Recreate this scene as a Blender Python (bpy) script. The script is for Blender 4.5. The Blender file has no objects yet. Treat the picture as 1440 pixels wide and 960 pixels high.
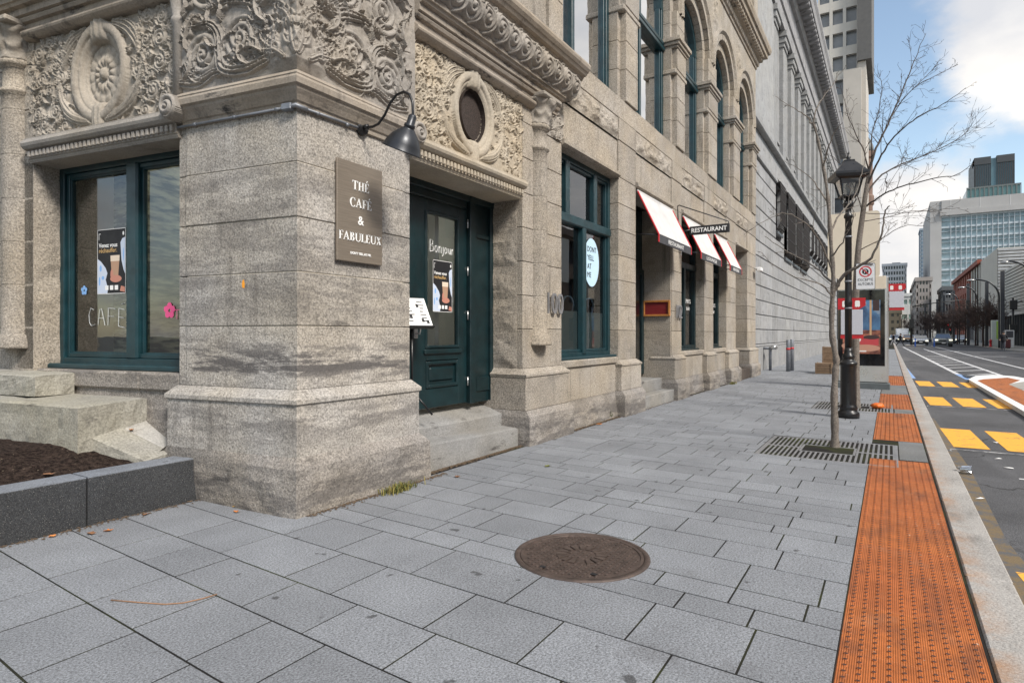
import bpy, math, random
import numpy as np
from mathutils import Vector, Matrix, noise as mnoise
R = math.radians
rnd = random.Random(7)
scene = bpy.context.scene
COL = scene.collection

# ------------------------------------------------------------------ camera
FPX, U0, V0, CAMH = 860.0, 720.0, 470.0, 1.55
YAW = math.atan((1252 - 720) / FPX)
cy_, sy_ = math.cos(YAW), math.sin(YAW)
cam = bpy.data.cameras.new('camera'); camo = bpy.data.objects.new('camera', cam); COL.objects.link(camo)
camo.location = (0, 0, CAMH)
camo.rotation_euler = (R(90), 0, YAW - R(90))
cam.sensor_width = 36; cam.lens = 36 * FPX / 1440; cam.shift_y = -10 / 1440
cam.clip_start = .05; cam.clip_end = 4000
scene.camera = camo

def gpt(u, v, z=0.0):
    r = (u - U0) / FPX; t = (z - CAMH) / ((V0 - v) / FPX)
    return Vector((t * (cy_ + sy_ * r), t * (sy_ - cy_ * r), z))
def wpt(u, v, w):
    r = (u - U0) / FPX
    return Vector((w * (cy_ + sy_ * r), w * (sy_ - cy_ * r), CAMH + (V0 - v) / FPX * w))

# ------------------------------------------------------------------ frames
YF = 4.40
def FS(s, d, z): return (s, YF + d, z)
TH = R(98.9)
Lx, Ly = math.cos(TH), math.sin(TH); Mx, My = math.sin(TH), -math.cos(TH)
CX, CYY = 3.55, 4.40
def FL(s, d, z): return (CX + s * Lx + d * Mx, CYY + s * Ly + d * My, z)
FL.mirror = True
def FW(x, y, z): return (x, y, z)

# ------------------------------------------------------------------ mesh builder
class MB:
    def __init__(s, fr=FW): s.v = []; s.f = []; s.m = []; s.sm = []; s.mi = 0; s.smooth = False; s.fr = fr; s.tint = {}; s.auto = None; s.gap = 0
    def add(s, vs, fs, fr=None):
        fr = fr or s.fr; b = len(s.v); mir = getattr(fr, 'mirror', False)
        s.v += [fr(*p) for p in vs]
        for f in fs:
            f = [b + i for i in f]
            if mir: f.reverse()
            s.f.append(f); s.m.append(s.mi); s.sm.append(s.smooth)
    def box(s, x0, x1, y0, y1, z0, z1, bev=0.0, fr=None, jit=0):
        n0 = len(s.f)
        if s.gap and bev > 0: x0 += s.gap; x1 -= s.gap; z0 += s.gap; z1 -= s.gap
        s._box(x0, x1, y0, y1, z0, z1, bev, fr)
        if s.auto:
            t = s.auto.random()
            for i in range(n0, len(s.f)): s.tint[i] = t
    def _box(s, x0, x1, y0, y1, z0, z1, bev=0.0, fr=None):
        if bev <= 0:
            s.add([(x, y, z) for x in (x0, x1) for y in (y0, y1) for z in (z0, z1)],
                  [(0, 1, 3, 2), (4, 6, 7, 5), (0, 4, 5, 1), (2, 3, 7, 6), (0, 2, 6, 4), (1, 5, 7, 3)], fr); return
        a = ((x0, x1), (y0, y1), (z0, z1)); vs = []; idx = {}
        for c in [(i, j, k) for i in (0, 1) for j in (0, 1) for k in (0, 1)]:
            for ax in range(3):
                p = []
                for q in range(3):
                    w = a[q][c[q]]
                    if q != ax: w += bev if c[q] == 0 else -bev
                    p.append(w)
                idx[c, ax] = len(vs); vs.append(tuple(p))
        fs = []
        def order(f, n):
            A, B, Cc = (Vector(vs[i]) for i in f[:3])
            return f if (B - A).cross(Cc - A).dot(Vector(n)) > 0 else f[::-1]
        for ax in range(3):
            o1, o2 = [q for q in range(3) if q != ax]
            for sgn in (0, 1):
                f = []
                for (i, j) in ((0, 0), (1, 0), (1, 1), (0, 1)):
                    c = [0, 0, 0]; c[ax] = sgn; c[o1] = i; c[o2] = j; f.append(idx[tuple(c), ax])
                n = [0, 0, 0]; n[ax] = 1 if sgn else -1; fs.append(order(f, n))
        for ax in range(3):
            o1, o2 = [q for q in range(3) if q != ax]
            for i in (0, 1):
                for j in (0, 1):
                    c0 = [0, 0, 0]; c1 = [0, 0, 0]; c0[o1] = c1[o1] = i; c0[o2] = c1[o2] = j; c1[ax] = 1
                    c0 = tuple(c0); c1 = tuple(c1)
                    n = [0, 0, 0]; n[o1] = 1 if i else -1; n[o2] = 1 if j else -1
                    fs.append(order([idx[c0, o1], idx[c1, o1], idx[c1, o2], idx[c0, o2]], n))
        for c in [(i, j, k) for i in (0, 1) for j in (0, 1) for k in (0, 1)]:
            fs.append(order([idx[c, 0], idx[c, 1], idx[c, 2]], [1 if q else -1 for q in c]))
        s.add(vs, fs, fr)
    def prism(s, poly, z0, z1, fr=None, bev=0):     # poly in plan (x,y) ccw
        n = len(poly)
        def inset(d):
            out = []
            for i in range(n):
                p0, p, p1 = Vector(poly[i - 1]), Vector(poly[i]), Vector(poly[(i + 1) % n])
                a = (p - p0).normalized(); b = (p1 - p).normalized()
                na, nb = Vector((-a.y, a.x)), Vector((-b.y, b.x)); m = (na + nb)
                m = m / max(.2, (1 + na.dot(nb)))
                out.append(p + m * d)
            return out
        if bev > 0:
            q = inset(bev); rings = [(q, z0), (poly, z0 + bev), (poly, z1 - bev), (q, z1)]
        else: rings = [(poly, z0), (poly, z1)]
        vs = [(p[0], p[1], z) for r, z in rings for p in r]; fs = [tuple(range(n))[::-1], tuple(range(len(vs) - n, len(vs)))]
        for k in range(len(rings) - 1):
            for i in range(n): j = (i + 1) % n; fs.append((k * n + i, k * n + j, (k + 1) * n + j, (k + 1) * n + i))
        s.add(vs, fs, fr)
    def plate(s, poly, y0, y1, fr=None):              # poly in (x,z), thickness in y
        n = len(poly); vs = [(p[0], y0, p[1]) for p in poly] + [(p[0], y1, p[1]) for p in poly]
        fs = [tuple(range(n)), tuple(range(n, 2 * n))[::-1]]
        for i in range(n): j = (i + 1) % n; fs.append((i, i + n, j + n, j))
        s.add(vs, fs, fr)
    def tube(s, pts, rad, n=8, cap=True, fr=None):
        pts = [Vector(p) for p in pts]; rs = rad if hasattr(rad, '__len__') else [rad] * len(pts)
        vs = []; up = None; N = len(pts)
        for i, p in enumerate(pts):
            t = (pts[min(i + 1, N - 1)] - pts[max(i - 1, 0)])
            t = t.normalized() if t.length > 1e-9 else Vector((0, 0, 1))
            if up is None: up = Vector((0, 0, 1)) if abs(t.z) < .9 else Vector((1, 0, 0))
            a = t.cross(up); a = a.normalized() if a.length > 1e-6 else t.orthogonal().normalized()
            b = a.cross(t).normalized(); up = b
            for k in range(n):
                an = 2 * math.pi * k / n; vs.append(tuple(p + (a * math.cos(an) + b * math.sin(an)) * rs[i]))
        fs = []
        for i in range(N - 1):
            for k in range(n): q = (k + 1) % n; fs.append((i * n + k, i * n + q, (i + 1) * n + q, (i + 1) * n + k))
        if cap: fs += [tuple(range(n))[::-1], tuple(range((N - 1) * n, N * n))]
        s.add(vs, fs, fr)
    def lathe(s, c, prof, n=24, fr=None, mod=None, square=False):   # prof (r,z)
        vs = []
        for (r, z) in prof:
            for k in range(n):
                a = 2 * math.pi * k / n; rr = r + (mod(a, z, r) if mod else 0)
                vs.append((c[0] + rr * math.cos(a), c[1] + rr * math.sin(a), z + (c[2] if len(c) > 2 else 0)))
        fs = []
        for i in range(len(prof) - 1):
            for k in range(n): q = (k + 1) % n; fs.append((i * n + k, i * n + q, (i + 1) * n + q, (i + 1) * n + k))
        fs += [tuple(range(n))[::-1], tuple(range((len(prof) - 1) * n, len(prof) * n))]
        s.add(vs, fs, fr)
    def sweep(s, prof, path, cap=True):               # prof (out,z); out = right of path
        P = [Vector(p) for p in path]; N = len(P); k = len(prof); vs = []
        for i in range(N):
            a = (P[i] - P[i - 1]).normalized() if i else (P[1] - P[0]).normalized()
            b = (P[i + 1] - P[i]).normalized() if i < N - 1 else a
            na, nb = Vector((a.y, -a.x)), Vector((b.y, -b.x)); m = (na + nb) / (1 + na.dot(nb))
            for (o, z) in prof: q = P[i] + m * o; vs.append((q.x, q.y, z))
        fs = []
        for i in range(N - 1):
            for j in range(k - 1): fs.append((i * k + j, (i + 1) * k + j, (i + 1) * k + j + 1, i * k + j + 1))
        if cap: fs += [tuple(range(k)), tuple(range((N - 1) * k, N * k))[::-1]]
        s.add(vs, fs, FW)
    def grid(s, nx, ny, fn, fr=None):
        vs = [fn(i, j) for j in range(ny) for i in range(nx)]
        fs = [(j * nx + i, j * nx + i + 1, (j + 1) * nx + i + 1, (j + 1) * nx + i) for j in range(ny - 1) for i in range(nx - 1)]
        s.add(vs, fs, fr)
    def build(s, name, mats, parent=None, loc=None, weld=False):
        me = bpy.data.meshes.new(name); off = parent.location if parent and not loc else (loc or Vector((0, 0, 0)))
        off = Vector(off); top = parent
        while top is not None and top.parent is not None: top = top.parent; off = off + top.location
        me.from_pydata([tuple(Vector(v) - off) for v in s.v], [], s.f)
        mats = mats if isinstance(mats, (list, tuple)) else [mats]
        for m in mats: me.materials.append(m)
        me.polygons.foreach_set('material_index', s.m); me.polygons.foreach_set('use_smooth', s.sm)
        if s.tint:
            at = me.attributes.new('tint', 'FLOAT', 'FACE')
            at.data.foreach_set('value', [s.tint.get(i, .5) for i in range(len(s.f))])
        me.update()
        o = bpy.data.objects.new(name, me); COL.objects.link(o)
        if parent: o.parent = parent
        elif loc: o.location = loc
        return o

def T(name, label, cat, loc=(0, 0, 0), group=None, kind=None):
    o = bpy.data.objects.new(name, None); COL.objects.link(o); o.location = loc; o.empty_display_size = .1
    return tag(o, label, cat, group, kind)
def tag(o, label=None, cat=None, group=None, kind=None):
    if label: o['label'] = label
    if cat: o['category'] = cat
    if group: o['group'] = group
    if kind: o['kind'] = kind
    return o
def dup(root, loc, rotz=None, label=None):
    r = root.copy(); COL.objects.link(r); r.location = loc
    if rotz is not None: r.rotation_euler = (0, 0, rotz)
    if label: r['label'] = label
    def rec(a, b):
        for ch in a.children:
            c = ch.copy(); COL.objects.link(c); c.parent = b; rec(ch, c)
    rec(root, r); return r

# ------------------------------------------------------------------ materials
class N:
    def __init__(s, name):
        s.m = bpy.data.materials.new(name); s.m.use_nodes = True; s.t = s.m.node_tree; s.t.nodes.clear()
        s.out = s.n('ShaderNodeOutputMaterial')
    def n(s, ty, **k):
        o = s.t.nodes.new(ty)
        for a, b in k.items(): setattr(o, a, b)
        return o
    def l(s, a, b): s.t.links.new(a, b)
    def pos(s):
        if not hasattr(s, '_p'): s._p = s.n('ShaderNodeNewGeometry').outputs['Position']
        return s._p
    def noise(s, scale, detail=2, rough=.5, sc3=None, co=None, w=0):
        co = co or s.pos()
        if sc3:
            mp = s.n('ShaderNodeMapping'); mp.inputs['Scale'].default_value = sc3; mp.inputs['Location'].default_value = (w, w * 1.3, w * .7); s.l(co, mp.inputs[0]); co = mp.outputs[0]
        t = s.n('ShaderNodeTexNoise'); t.inputs['Scale'].default_value = scale; t.inputs['Detail'].default_value = detail; t.inputs['Roughness'].default_value = rough
        s.l(co, t.inputs['Vector']); return t.outputs['Fac']
    def rng(s, v, a, b, c, d):
        m = s.n('ShaderNodeMapRange'); m.inputs[1].default_value = a; m.inputs[2].default_value = b; m.inputs[3].default_value = c; m.inputs[4].default_value = d
        s.l(v, m.inputs[0]); return m.outputs[0]
    def math(s, op, a, b=None):
        m = s.n('ShaderNodeMath', operation=op)
        for i, x in enumerate((a, b)):
            if x is None: continue
            if isinstance(x, (int, float)): m.inputs[i].default_value = x
            else: s.l(x, m.inputs[i])
        return m.outputs[0]
    def mix(s, fac, a, b, mode='MIX'):
        m = s.n('ShaderNodeMix', data_type='RGBA', blend_type=mode)
        for i, x in ((0, fac), (6, a), (7, b)):
            if isinstance(x, (int, float)): m.inputs[i].default_value = x if i == 0 else (x, x, x, 1)
            elif isinstance(x, tuple): m.inputs[i].default_value = (*x[:3], 1)
            else: s.l(x, m.inputs[i])
        return m.outputs[2]
    def bsdf(s, col, rough=.7, metal=0, bump=None, spec=.5, emis=None, **k):
        b = s.n('ShaderNodeBsdfPrincipled')
        for nm, x in (('Base Color', col), ('Roughness', rough), ('Metallic', metal), ('Specular IOR Level', spec)):
            if isinstance(x, tuple): b.inputs[nm].default_value = (*x[:3], 1)
            elif isinstance(x, (int, float)): b.inputs[nm].default_value = x
            else: s.l(x, b.inputs[nm])
        if emis: b.inputs['Emission Color'].default_value = (*emis[0], 1); b.inputs['Emission Strength'].default_value = emis[1]
        if bump:
            h, st, dist = bump; bn = s.n('ShaderNodeBump'); bn.inputs['Strength'].default_value = st; bn.inputs['Distance'].default_value = dist
            s.l(h, bn.inputs['Height']); s.l(bn.outputs[0], b.inputs['Normal'])
        s.l(b.outputs[0], s.out.inputs[0]); return s.m

def simple(name, col, rough=.6, metal=0, var=.15, sc=3, bump=0, emis=None, spec=.5):
    k = N(name); f = k.rng(k.noise(sc, 4, .6), .25, .75, 1 - var, 1 + var)
    c = k.mix(1, col, f, 'MULTIPLY')
    rr = k.rng(k.noise(sc * 2.3, 3), .3, .7, max(.03, rough - .08), min(1, rough + .08))
    return k.bsdf(c, rr, metal, (k.noise(sc * 25, 3), bump, .01) if bump else None, spec, emis)

def granite(name, col, stain=.0, spk=.55, grime=.25, seed=0, bump=.6, warm=(1.0, .95, .86), clean=False, spsc=52, blocks=False, streak=0):
    k = N(name)
    f1 = k.rng(k.noise(spsc, 4, .75), .34, .66, 1 - spk, 1 + spk * .75)
    f2 = k.rng(k.noise(2.1, 5, .65), .3, .72, .80, 1.12)
    c = k.mix(1, col, f1, 'MULTIPLY'); c = k.mix(1, c, f2, 'MULTIPLY')
    if blocks: at_ = k.n('ShaderNodeAttribute', attribute_name='tint'); c = k.mix(1, c, k.rng(at_.outputs['Fac'], 0, 1, .87, 1.09), 'MULTIPLY')
    if streak > 0:
        sk = k.rng(k.noise(1, 5, .7, (5.5, 5.5, .55), w=2 + seed), .56, .72, 0, streak); c = k.mix(sk, c, (.07, .062, .055))
    hue = k.rng(k.noise(.9, 3, .5, w=0), .35, .65, 0, 1)
    c = k.mix(hue, c, k.mix(1, c, warm, 'MULTIPLY'))
    st = k.noise(1, 6, .72, (1.6, 1.6, 5.0), w=3 + seed)      # horizontal weather stains
    st = k.rng(st, .58, .70, 0, .62 * (grime / .25))
    c = k.mix(st, c, (.055, .05, .047))
    if spk > .5:                                               # dark mineral grains
        gr = k.rng(k.noise(spsc * .8, 3, .8, (1, 1, 1), w=7), .60, .67, 0, .62); c = k.mix(gr, c, (.085, .078, .074))
        lg = k.rng(k.noise(spsc * 1.3, 2, .7, (1, 1, 1), w=17), .63, .70, 0, .5); c = k.mix(lg, c, (.62, .59, .55))
    if stain > 0:                                              # black crust patches at a height
        sz = k.n('ShaderNodeSeparateXYZ'); k.l(k.pos(), sz.inputs[0])
        band = k.math('MULTIPLY', k.rng(sz.outputs[2], 1.02, 1.22, 0, 1), k.rng(sz.outputs[2], 1.35, 1.62, 1, 0))
        band2 = k.math('ADD', k.rng(sz.outputs[2], .2, .5, .7, 0), k.math('MULTIPLY', k.rng(sz.outputs[2], .5, .75, 0, .6), k.rng(sz.outputs[2], .8, .95, 1, 0)))
        band3 = k.math('MULTIPLY', k.rng(sz.outputs[2], 1.62, 1.8, 0, .42), k.rng(sz.outputs[2], 2.9, 3.3, 1, 0))
        bb = k.math('MAXIMUM', band, k.math('MAXIMUM', band2, band3))
        nz = k.rng(k.noise(1, 6, .7, (1.5, 1.5, 9.0), w=9 + seed), .445, .55, 0, .88)
        c = k.mix(k.math('MULTIPLY', k.math('MULTIPLY', nz, bb), stain), c, (.085, .079, .078))
    fine = k.noise(spsc * 1.1, 4, .7)
    cr = k.math('ADD', k.math('MULTIPLY', fine, .6), k.math('MULTIPLY', k.noise(14, 4, .6), .8))
    return k.bsdf(c, .88, 0, (cr, bump, .018), .25)

M = {}
M['stone'] = granite('granite_wall', (.385, .350, .305), grime=.14, blocks=True, streak=.5)
M['pier'] = granite('granite_pier', (.405, .385, .360), stain=1.0, grime=.22, seed=4, blocks=True, streak=.5)
M['base'] = granite('granite_base', (.30, .28, .26), stain=.9, grime=.34, seed=8, bump=.9)
M['carve'] = granite('carved_sandstone', (.43, .388, .322), spk=.18, grime=.10, seed=2, bump=.25, warm=(1, .93, .82))
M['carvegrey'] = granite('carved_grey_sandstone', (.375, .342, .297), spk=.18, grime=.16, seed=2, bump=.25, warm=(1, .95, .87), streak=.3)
M['frieze'] = granite('carved_granite', (.335, .312, .285), spk=.2, grime=.2, seed=5, bump=.3)
M['corn'] = granite('weathered_moulding', (.34, .30, .255), spk=.18, grime=.5, seed=6, bump=.3, streak=.6)
M['step'] = granite('step_granite', (.27, .268, .262), spk=.3, grime=.4, seed=3, bump=.2)
M['mossy'] = granite('mossy_stone', (.34, .33, .30), spk=.35, grime=.4, seed=11, warm=(1, .97, .86))
M['grey'] = granite('grey_limestone', (.33, .335, .34), spk=.18, grime=.22, seed=13, bump=.3, warm=(1, .985, .955), spsc=30, blocks=True, streak=.45)
M['greydk'] = granite('grey_limestone_weathered', (.30, .30, .31), spk=.12, grime=.4, seed=14, bump=.3, warm=(1, .99, .97), spsc=30)
M['curbdk'] = granite('dark_granite_curb', (.05, .052, .055), spk=.6, grime=.15, seed=15, bump=.4, warm=(.95, .97, 1), spsc=110)
M['curbtop'] = granite('split_granite_top', (.21, .225, .25), spk=.45, grime=.12, seed=15, bump=.5, warm=(.95, .97, 1), spsc=90)
M['kerb'] = granite('kerb_granite', (.40, .38, .35), spk=.3, grime=.08, seed=16, bump=.3, spsc=110)
M['teal'] = simple('teal_paint', (.008, .034, .042), .38, 0, .35, 5, .05)
M['tealdk'] = simple('dark_teal_paint', (.005, .018, .021), .4, 0, .4, 4, .08)
M['black'] = simple('black_paint', (.012, .012, .013), .35, .0, .3, 6)
M['iron'] = simple('cast_iron', (.085, .062, .052), .5, .3, .45, 12, .3)
M['lampmetal'] = simple('lamp_enamel', (.03, .033, .038), .35, .4, .2, 5)
M['galv'] = simple('galvanised_metal', (.24, .255, .28), .55, .5, .25, 8)
M['steel'] = simple('brushed_steel', (.58, .58, .57), .32, .8, .08, 2)
M['white'] = simple('white_paint', (.78, .78, .77), .5, 0, .05, 4)
M['cream'] = simple('cream_panel', (.68, .61, .49), .55, 0, .06, 3)
M['red'] = simple('red_paint', (.48, .018, .025), .5, 0, .12, 5)
M['redpanel'] = simple('dark_red_panel', (.17, .018, .02), .4, 0, .1, 5)
M['valance'] = simple('charcoal_canvas', (.055, .056, .062), .85, 0, .2, 9)
M['canvas'] = simple('white_canvas', (.56, .555, .545), .8, 0, .12, 4, .15)
M['wood'] = simple('varnished_wood', (.40, .17, .045), .4, 0, .3, 12)
M['crate'] = simple('raw_plywood', (.20, .135, .085), .8, 0, .2, 8)
M['num'] = simple('number_steel', (.30, .30, .31), .45, .5, .15, 8)
M['skin'] = simple('skin', (.45, .28, .2), .6)
M['cloth'] = simple('dark_cloth', (.015, .016, .02), .9)
M['jeans'] = simple('grey_trousers', (.06, .065, .08), .9)
M['tyre'] = simple('tyre_rubber', (.02, .02, .02), .8)
M['orange'] = simple('orange_skin', (.75, .16, .02), .5)
M['soil'] = N('soil_mulch')
k = M['soil']; f = k.noise(26, 6, .85); c = k.mix(k.rng(f, .40, .66, 0, 1), (.014, .010, .009), (.15, .105, .085)); c = k.mix(k.rng(k.noise(34, 2, .5), .68, .72, 0, .8), c, (.34, .27, .20)); M['soil'] = k.bsdf(c, .95, 0, (f, 1, .08), .1)
# asphalt
k = N('asphalt'); f = k.rng(k.noise(120, 3, .75), .3, .7, .35, 1.7); g = k.rng(k.noise(.7, 6, .65), .3, .7, .75, 1.3)
lt = k.rng(k.noise(160, 1, .5), .66, .72, 0, .6)
c = k.mix(1, (.082, .083, .088), f, 'MULTIPLY'); c = k.mix(1, c, g, 'MULTIPLY'); c = k.mix(lt, c, (.3, .29, .28))
wear = k.rng(k.noise(1, 5, .6, (.06, .9, 1)), .5, .64, 0, .4); c = k.mix(wear, c, (.17, .168, .167))
vo = k.n('ShaderNodeTexVoronoi', feature='DISTANCE_TO_EDGE'); vo.inputs['Scale'].default_value = .55; wp = k.n('ShaderNodeVectorMath', operation='ADD'); wn_ = k.n('ShaderNodeTexNoise'); wn_.inputs['Scale'].default_value = 1.6; wn_.inputs['Detail'].default_value = 5; k.l(k.pos(), wn_.inputs[0]); k.l(k.pos(), wp.inputs[0]); k.l(wn_.outputs['Color'], wp.inputs[1]); k.l(wp.outputs[0], vo.inputs['Vector'])
ckm = k.math('MULTIPLY', k.rng(vo.outputs['Distance'], .004, .012, .8, 0), k.rng(k.noise(.35, 3), .48, .56, 0, 1)); c = k.mix(ckm, c, (.02, .02, .02))
pt = k.rng(k.noise(1, 2, .4, (.16, .5, 1), w=6), .56, .58, 0, .35); c = k.mix(pt, c, (.045, .045, .048))
M['asphalt'] = k.bsdf(c, .8, 0, (k.noise(90, 3, .7), .6, .015), .3)
k = N('kerb_granite_rusty'); f = k.rng(k.noise(70, 4, .8), .35, .65, .60, 1.35); g = k.rng(k.noise(1.4, 6, .7), .3, .7, .78, 1.15); c = k.mix(1, (.36, .345, .325), f, 'MULTIPLY'); c = k.mix(1, c, g, 'MULTIPLY')
sy = k.n('ShaderNodeSeparateXYZ'); k.l(k.pos(), sy.inputs[0]); ru = k.math('MULTIPLY', k.rng(sy.outputs[1], -.56, -.41, 0, 1), k.rng(k.noise(2.4, 6, .75), .42, .62, 0, .75)); c = k.mix(ru, c, (.36, .17, .06)); dk = k.rng(k.noise(1, 6, .75, (1.2, 3, 1), w=3), .56, .68, 0, .5); c = k.mix(dk, c, (.13, .12, .11))
M['kerb'] = k.bsdf(c, .8, 0, (k.noise(70, 4, .75), .5, .012), .3)
def worn(name, col, base=(.10, .10, .102), amt=.5):
    k = N(name); f = k.rng(k.noise(7, 7, .75), amt - .06, amt + .06, 0, 1); g = k.rng(k.noise(90, 2), .3, .7, .8, 1.15)
    c = k.mix(f, k.mix(1, col, g, 'MULTIPLY'), base); return k.bsdf(c, .75, 0, (k.noise(90, 3, .7), .3, .01), .3)
M['yellow'] = worn('yellow_road_paint', (.80, .40, .055), amt=.62)
M['roadwhite'] = worn('white_road_paint', (.62, .63, .64), amt=.58)
M['roadblue'] = worn('blue_road_paint', (.24, .37, .62), amt=.62)
M['conc'] = granite('pale_concrete', (.37, .365, .35), spk=.25, grime=.3, seed=21, bump=.15, spsc=60)
# paving with per slab tint
k = N('paving_slab'); at = k.n('ShaderNodeAttribute', attribute_name='tint')
f = k.rng(k.noise(85, 4, .8), .37, .63, .42, 1.5); g = k.rng(k.noise(1.3, 6, .68), .3, .7, .82, 1.12)
ti = k.rng(at.outputs['Fac'], 0, 1, .90, 1.08)
c = k.mix(1, (.228, .240, .258), f, 'MULTIPLY'); c = k.mix(1, c, g, 'MULTIPLY'); c = k.mix(1, c, ti, 'MULTIPLY')
sp = k.rng(k.noise(6.3, 2, .4, w=0), .715, .745, 0, .75); c = k.mix(sp, c, (.035, .034, .035))
sp2 = k.rng(k.noise(1, 5, .7, (1.1, 1.1, 1), w=5), .60, .72, 0, .35); c = k.mix(sp2, c, (.10, .098, .10))
lt = k.rng(k.noise(260, 1, .5), .68, .74, 0, .5); c = k.mix(lt, c, (.6, .6, .62))
M['slab'] = k.bsdf(c, .72, 0, (k.noise(120, 4, .75), .6, .010), .35)
M['joint'] = N('joint_sand'); k = M['joint']; f = k.rng(k.noise(1.3, 4, .6), .5, .66, 0, 1); c = k.mix(f, (.022, .021, .02), (.04, .045, .018)); M['joint'] = k.bsdf(c, .95, 0, (k.noise(90, 3), .6, .01), .1)
# tactile plates
k = N('rusty_orange_iron'); f = k.rng(k.noise(5, 6, .7), .3, .7, .72, 1.22); oi = k.n('ShaderNodeObjectInfo'); c = k.mix(oi.outputs['Random'], (.47, .142, .031), (.39, .110, .028)); c = k.mix(1, c, f, 'MULTIPLY'); fd = k.rng(k.noise(2.2, 6, .7), .55, .72, 0, .5); c = k.mix(fd, c, (.36, .20, .12)); fk = k.rng(k.noise(26, 2, .5), .71, .74, 0, .8); c = k.mix(fk, c, (.62, .50, .38))
sp = k.rng(k.noise(1, 6, .7, (1.5, 3.5, 1)), .50, .68, 0, .75); c = k.mix(sp, c, (.13, .048, .025))
wv = k.n('ShaderNodeTexWave'); wv.bands_direction = 'Y'; wv.inputs['Scale'].default_value = 32; k.l(k.pos(), wv.inputs[0])
c = k.mix(k.rng(wv.outputs['Fac'], .0, .35, .45, 0), c, (.10, .035, .018))
M['tact'] = k.bsdf(c, .62, 0, (wv.outputs['Fac'], .5, .006), .35)
M['tactdot'] = simple('worn_iron_dome', (.075, .032, .02), .55, .2, .5, 30)
# glass
def glass(name, tint=(.86, .9, .9), extra=.05, wav=.6, rough=.0):
    k = N(name); tr = k.n('ShaderNodeBsdfTransparent'); tr.inputs[0].default_value = (*tint, 1)
    gl = k.n('ShaderNodeBsdfGlossy'); gl.inputs['Roughness'].default_value = rough; gl.inputs[0].default_value = (.95, .97, 1, 1)
    fr = k.n('ShaderNodeFresnel'); fr.inputs[0].default_value = 1.5
    bn = k.n('ShaderNodeBump'); bn.inputs['Strength'].default_value = wav * .1; bn.inputs['Distance'].default_value = .05; k.l(k.noise(2.2, 2), bn.inputs['Height']); k.l(bn.outputs[0], gl.inputs['Normal'])
    mx = k.n('ShaderNodeMixShader'); k.l(k.math('ADD', k.math('MULTIPLY', fr.outputs[0], 1.3), extra), mx.inputs[0]); k.l(tr.outputs[0], mx.inputs[1]); k.l(gl.outputs[0], mx.inputs[2]); k.l(mx.outputs[0], k.out.inputs[0])
    return k.m
M['glass'] = glass('window_glass', extra=.05, wav=.12)
M['glassup'] = glass('upper_window_glass', (.42, .45, .47), .5, .25)
M['glasscar'] = glass('car_glass', (.2, .22, .24), .2)
M['lampglass'] = glass('lantern_glass', (.85, .86, .84), .3)
M['plastic'] = glass('clear_plastic', (.82, .84, .86), .2)
M['inter'] = simple('plaster_interior', (.46, .47, .45), .9, 0, .15, 1.5)
M['interdk'] = simple('dark_interior', (.10, .10, .095), .9, 0, .3, 2)
M['floorin'] = simple('interior_floor', (.18, .15, .12), .5, 0, .2, 3)
k = N('stacked_interior_stone'); br = k.n('ShaderNodeTexNoise'); c = k.mix(k.rng(k.noise(1, 4, .6, (3, 3, 16)), .42, .6, 0, 1), (.10, .095, .07), (.42, .41, .30)); M['instone'] = k.bsdf(c, .9)
def emat(name, col, st):
    k = N(name); e = k.n('ShaderNodeEmission'); e.inputs[0].default_value = (*col, 1); e.inputs[1].default_value = st; k.l(e.outputs[0], k.out.inputs[0]); return k.m
M['fluoro'] = emat('lit_tube', (1, .95, .82), 13)
M['redlight'] = emat('red_signal', (1, .04, .05), 1.3)
def flat(name, col, rough=.6): return simple(name, col, rough, 0, .03, 4)
M['w_ink'] = flat('white_ink', (.82, .82, .80)); M['k_ink'] = flat('black_ink', (.012, .012, .014)); M['gold_ink'] = flat('gold_ink', (.55, .36, .15))
M['pink_ink'] = flat('pink_ink', (.85, .10, .28)); M['blue_ink'] = flat('blue_ink', (.22, .42, .75)); M['ltblue'] = flat('pale_blue_ink', (.52, .72, .86))
M['latte'] = flat('latte_ink', (.42, .26, .17)); M['lattefoam'] = flat('foam_ink', (.72, .60, .47)); M['fabric_ink'] = flat('pale_fabric_ink', (.55, .62, .74)); M['handink'] = flat('warm_hand_ink', (.50, .22, .16))
M['greysign'] = flat('pale_grey_sign', (.62, .64, .66)); M['orangeink'] = flat('orange_sticker', (.85, .33, .02))
k = N('engraved_bronze'); sz = k.n('ShaderNodeSeparateXYZ'); k.l(k.pos(), sz.inputs[0])
f = k.rng(k.noise(1, 5, .7, (3, 3, 90)), .3, .7, .8, 1.2); c = k.mix(1, (.29, .245, .195), f, 'MULTIPLY'); M['bronze'] = k.bsdf(c, .42, .55, (k.noise(1, 3, .6, (2, 2, 60)), .06, .01))

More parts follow.
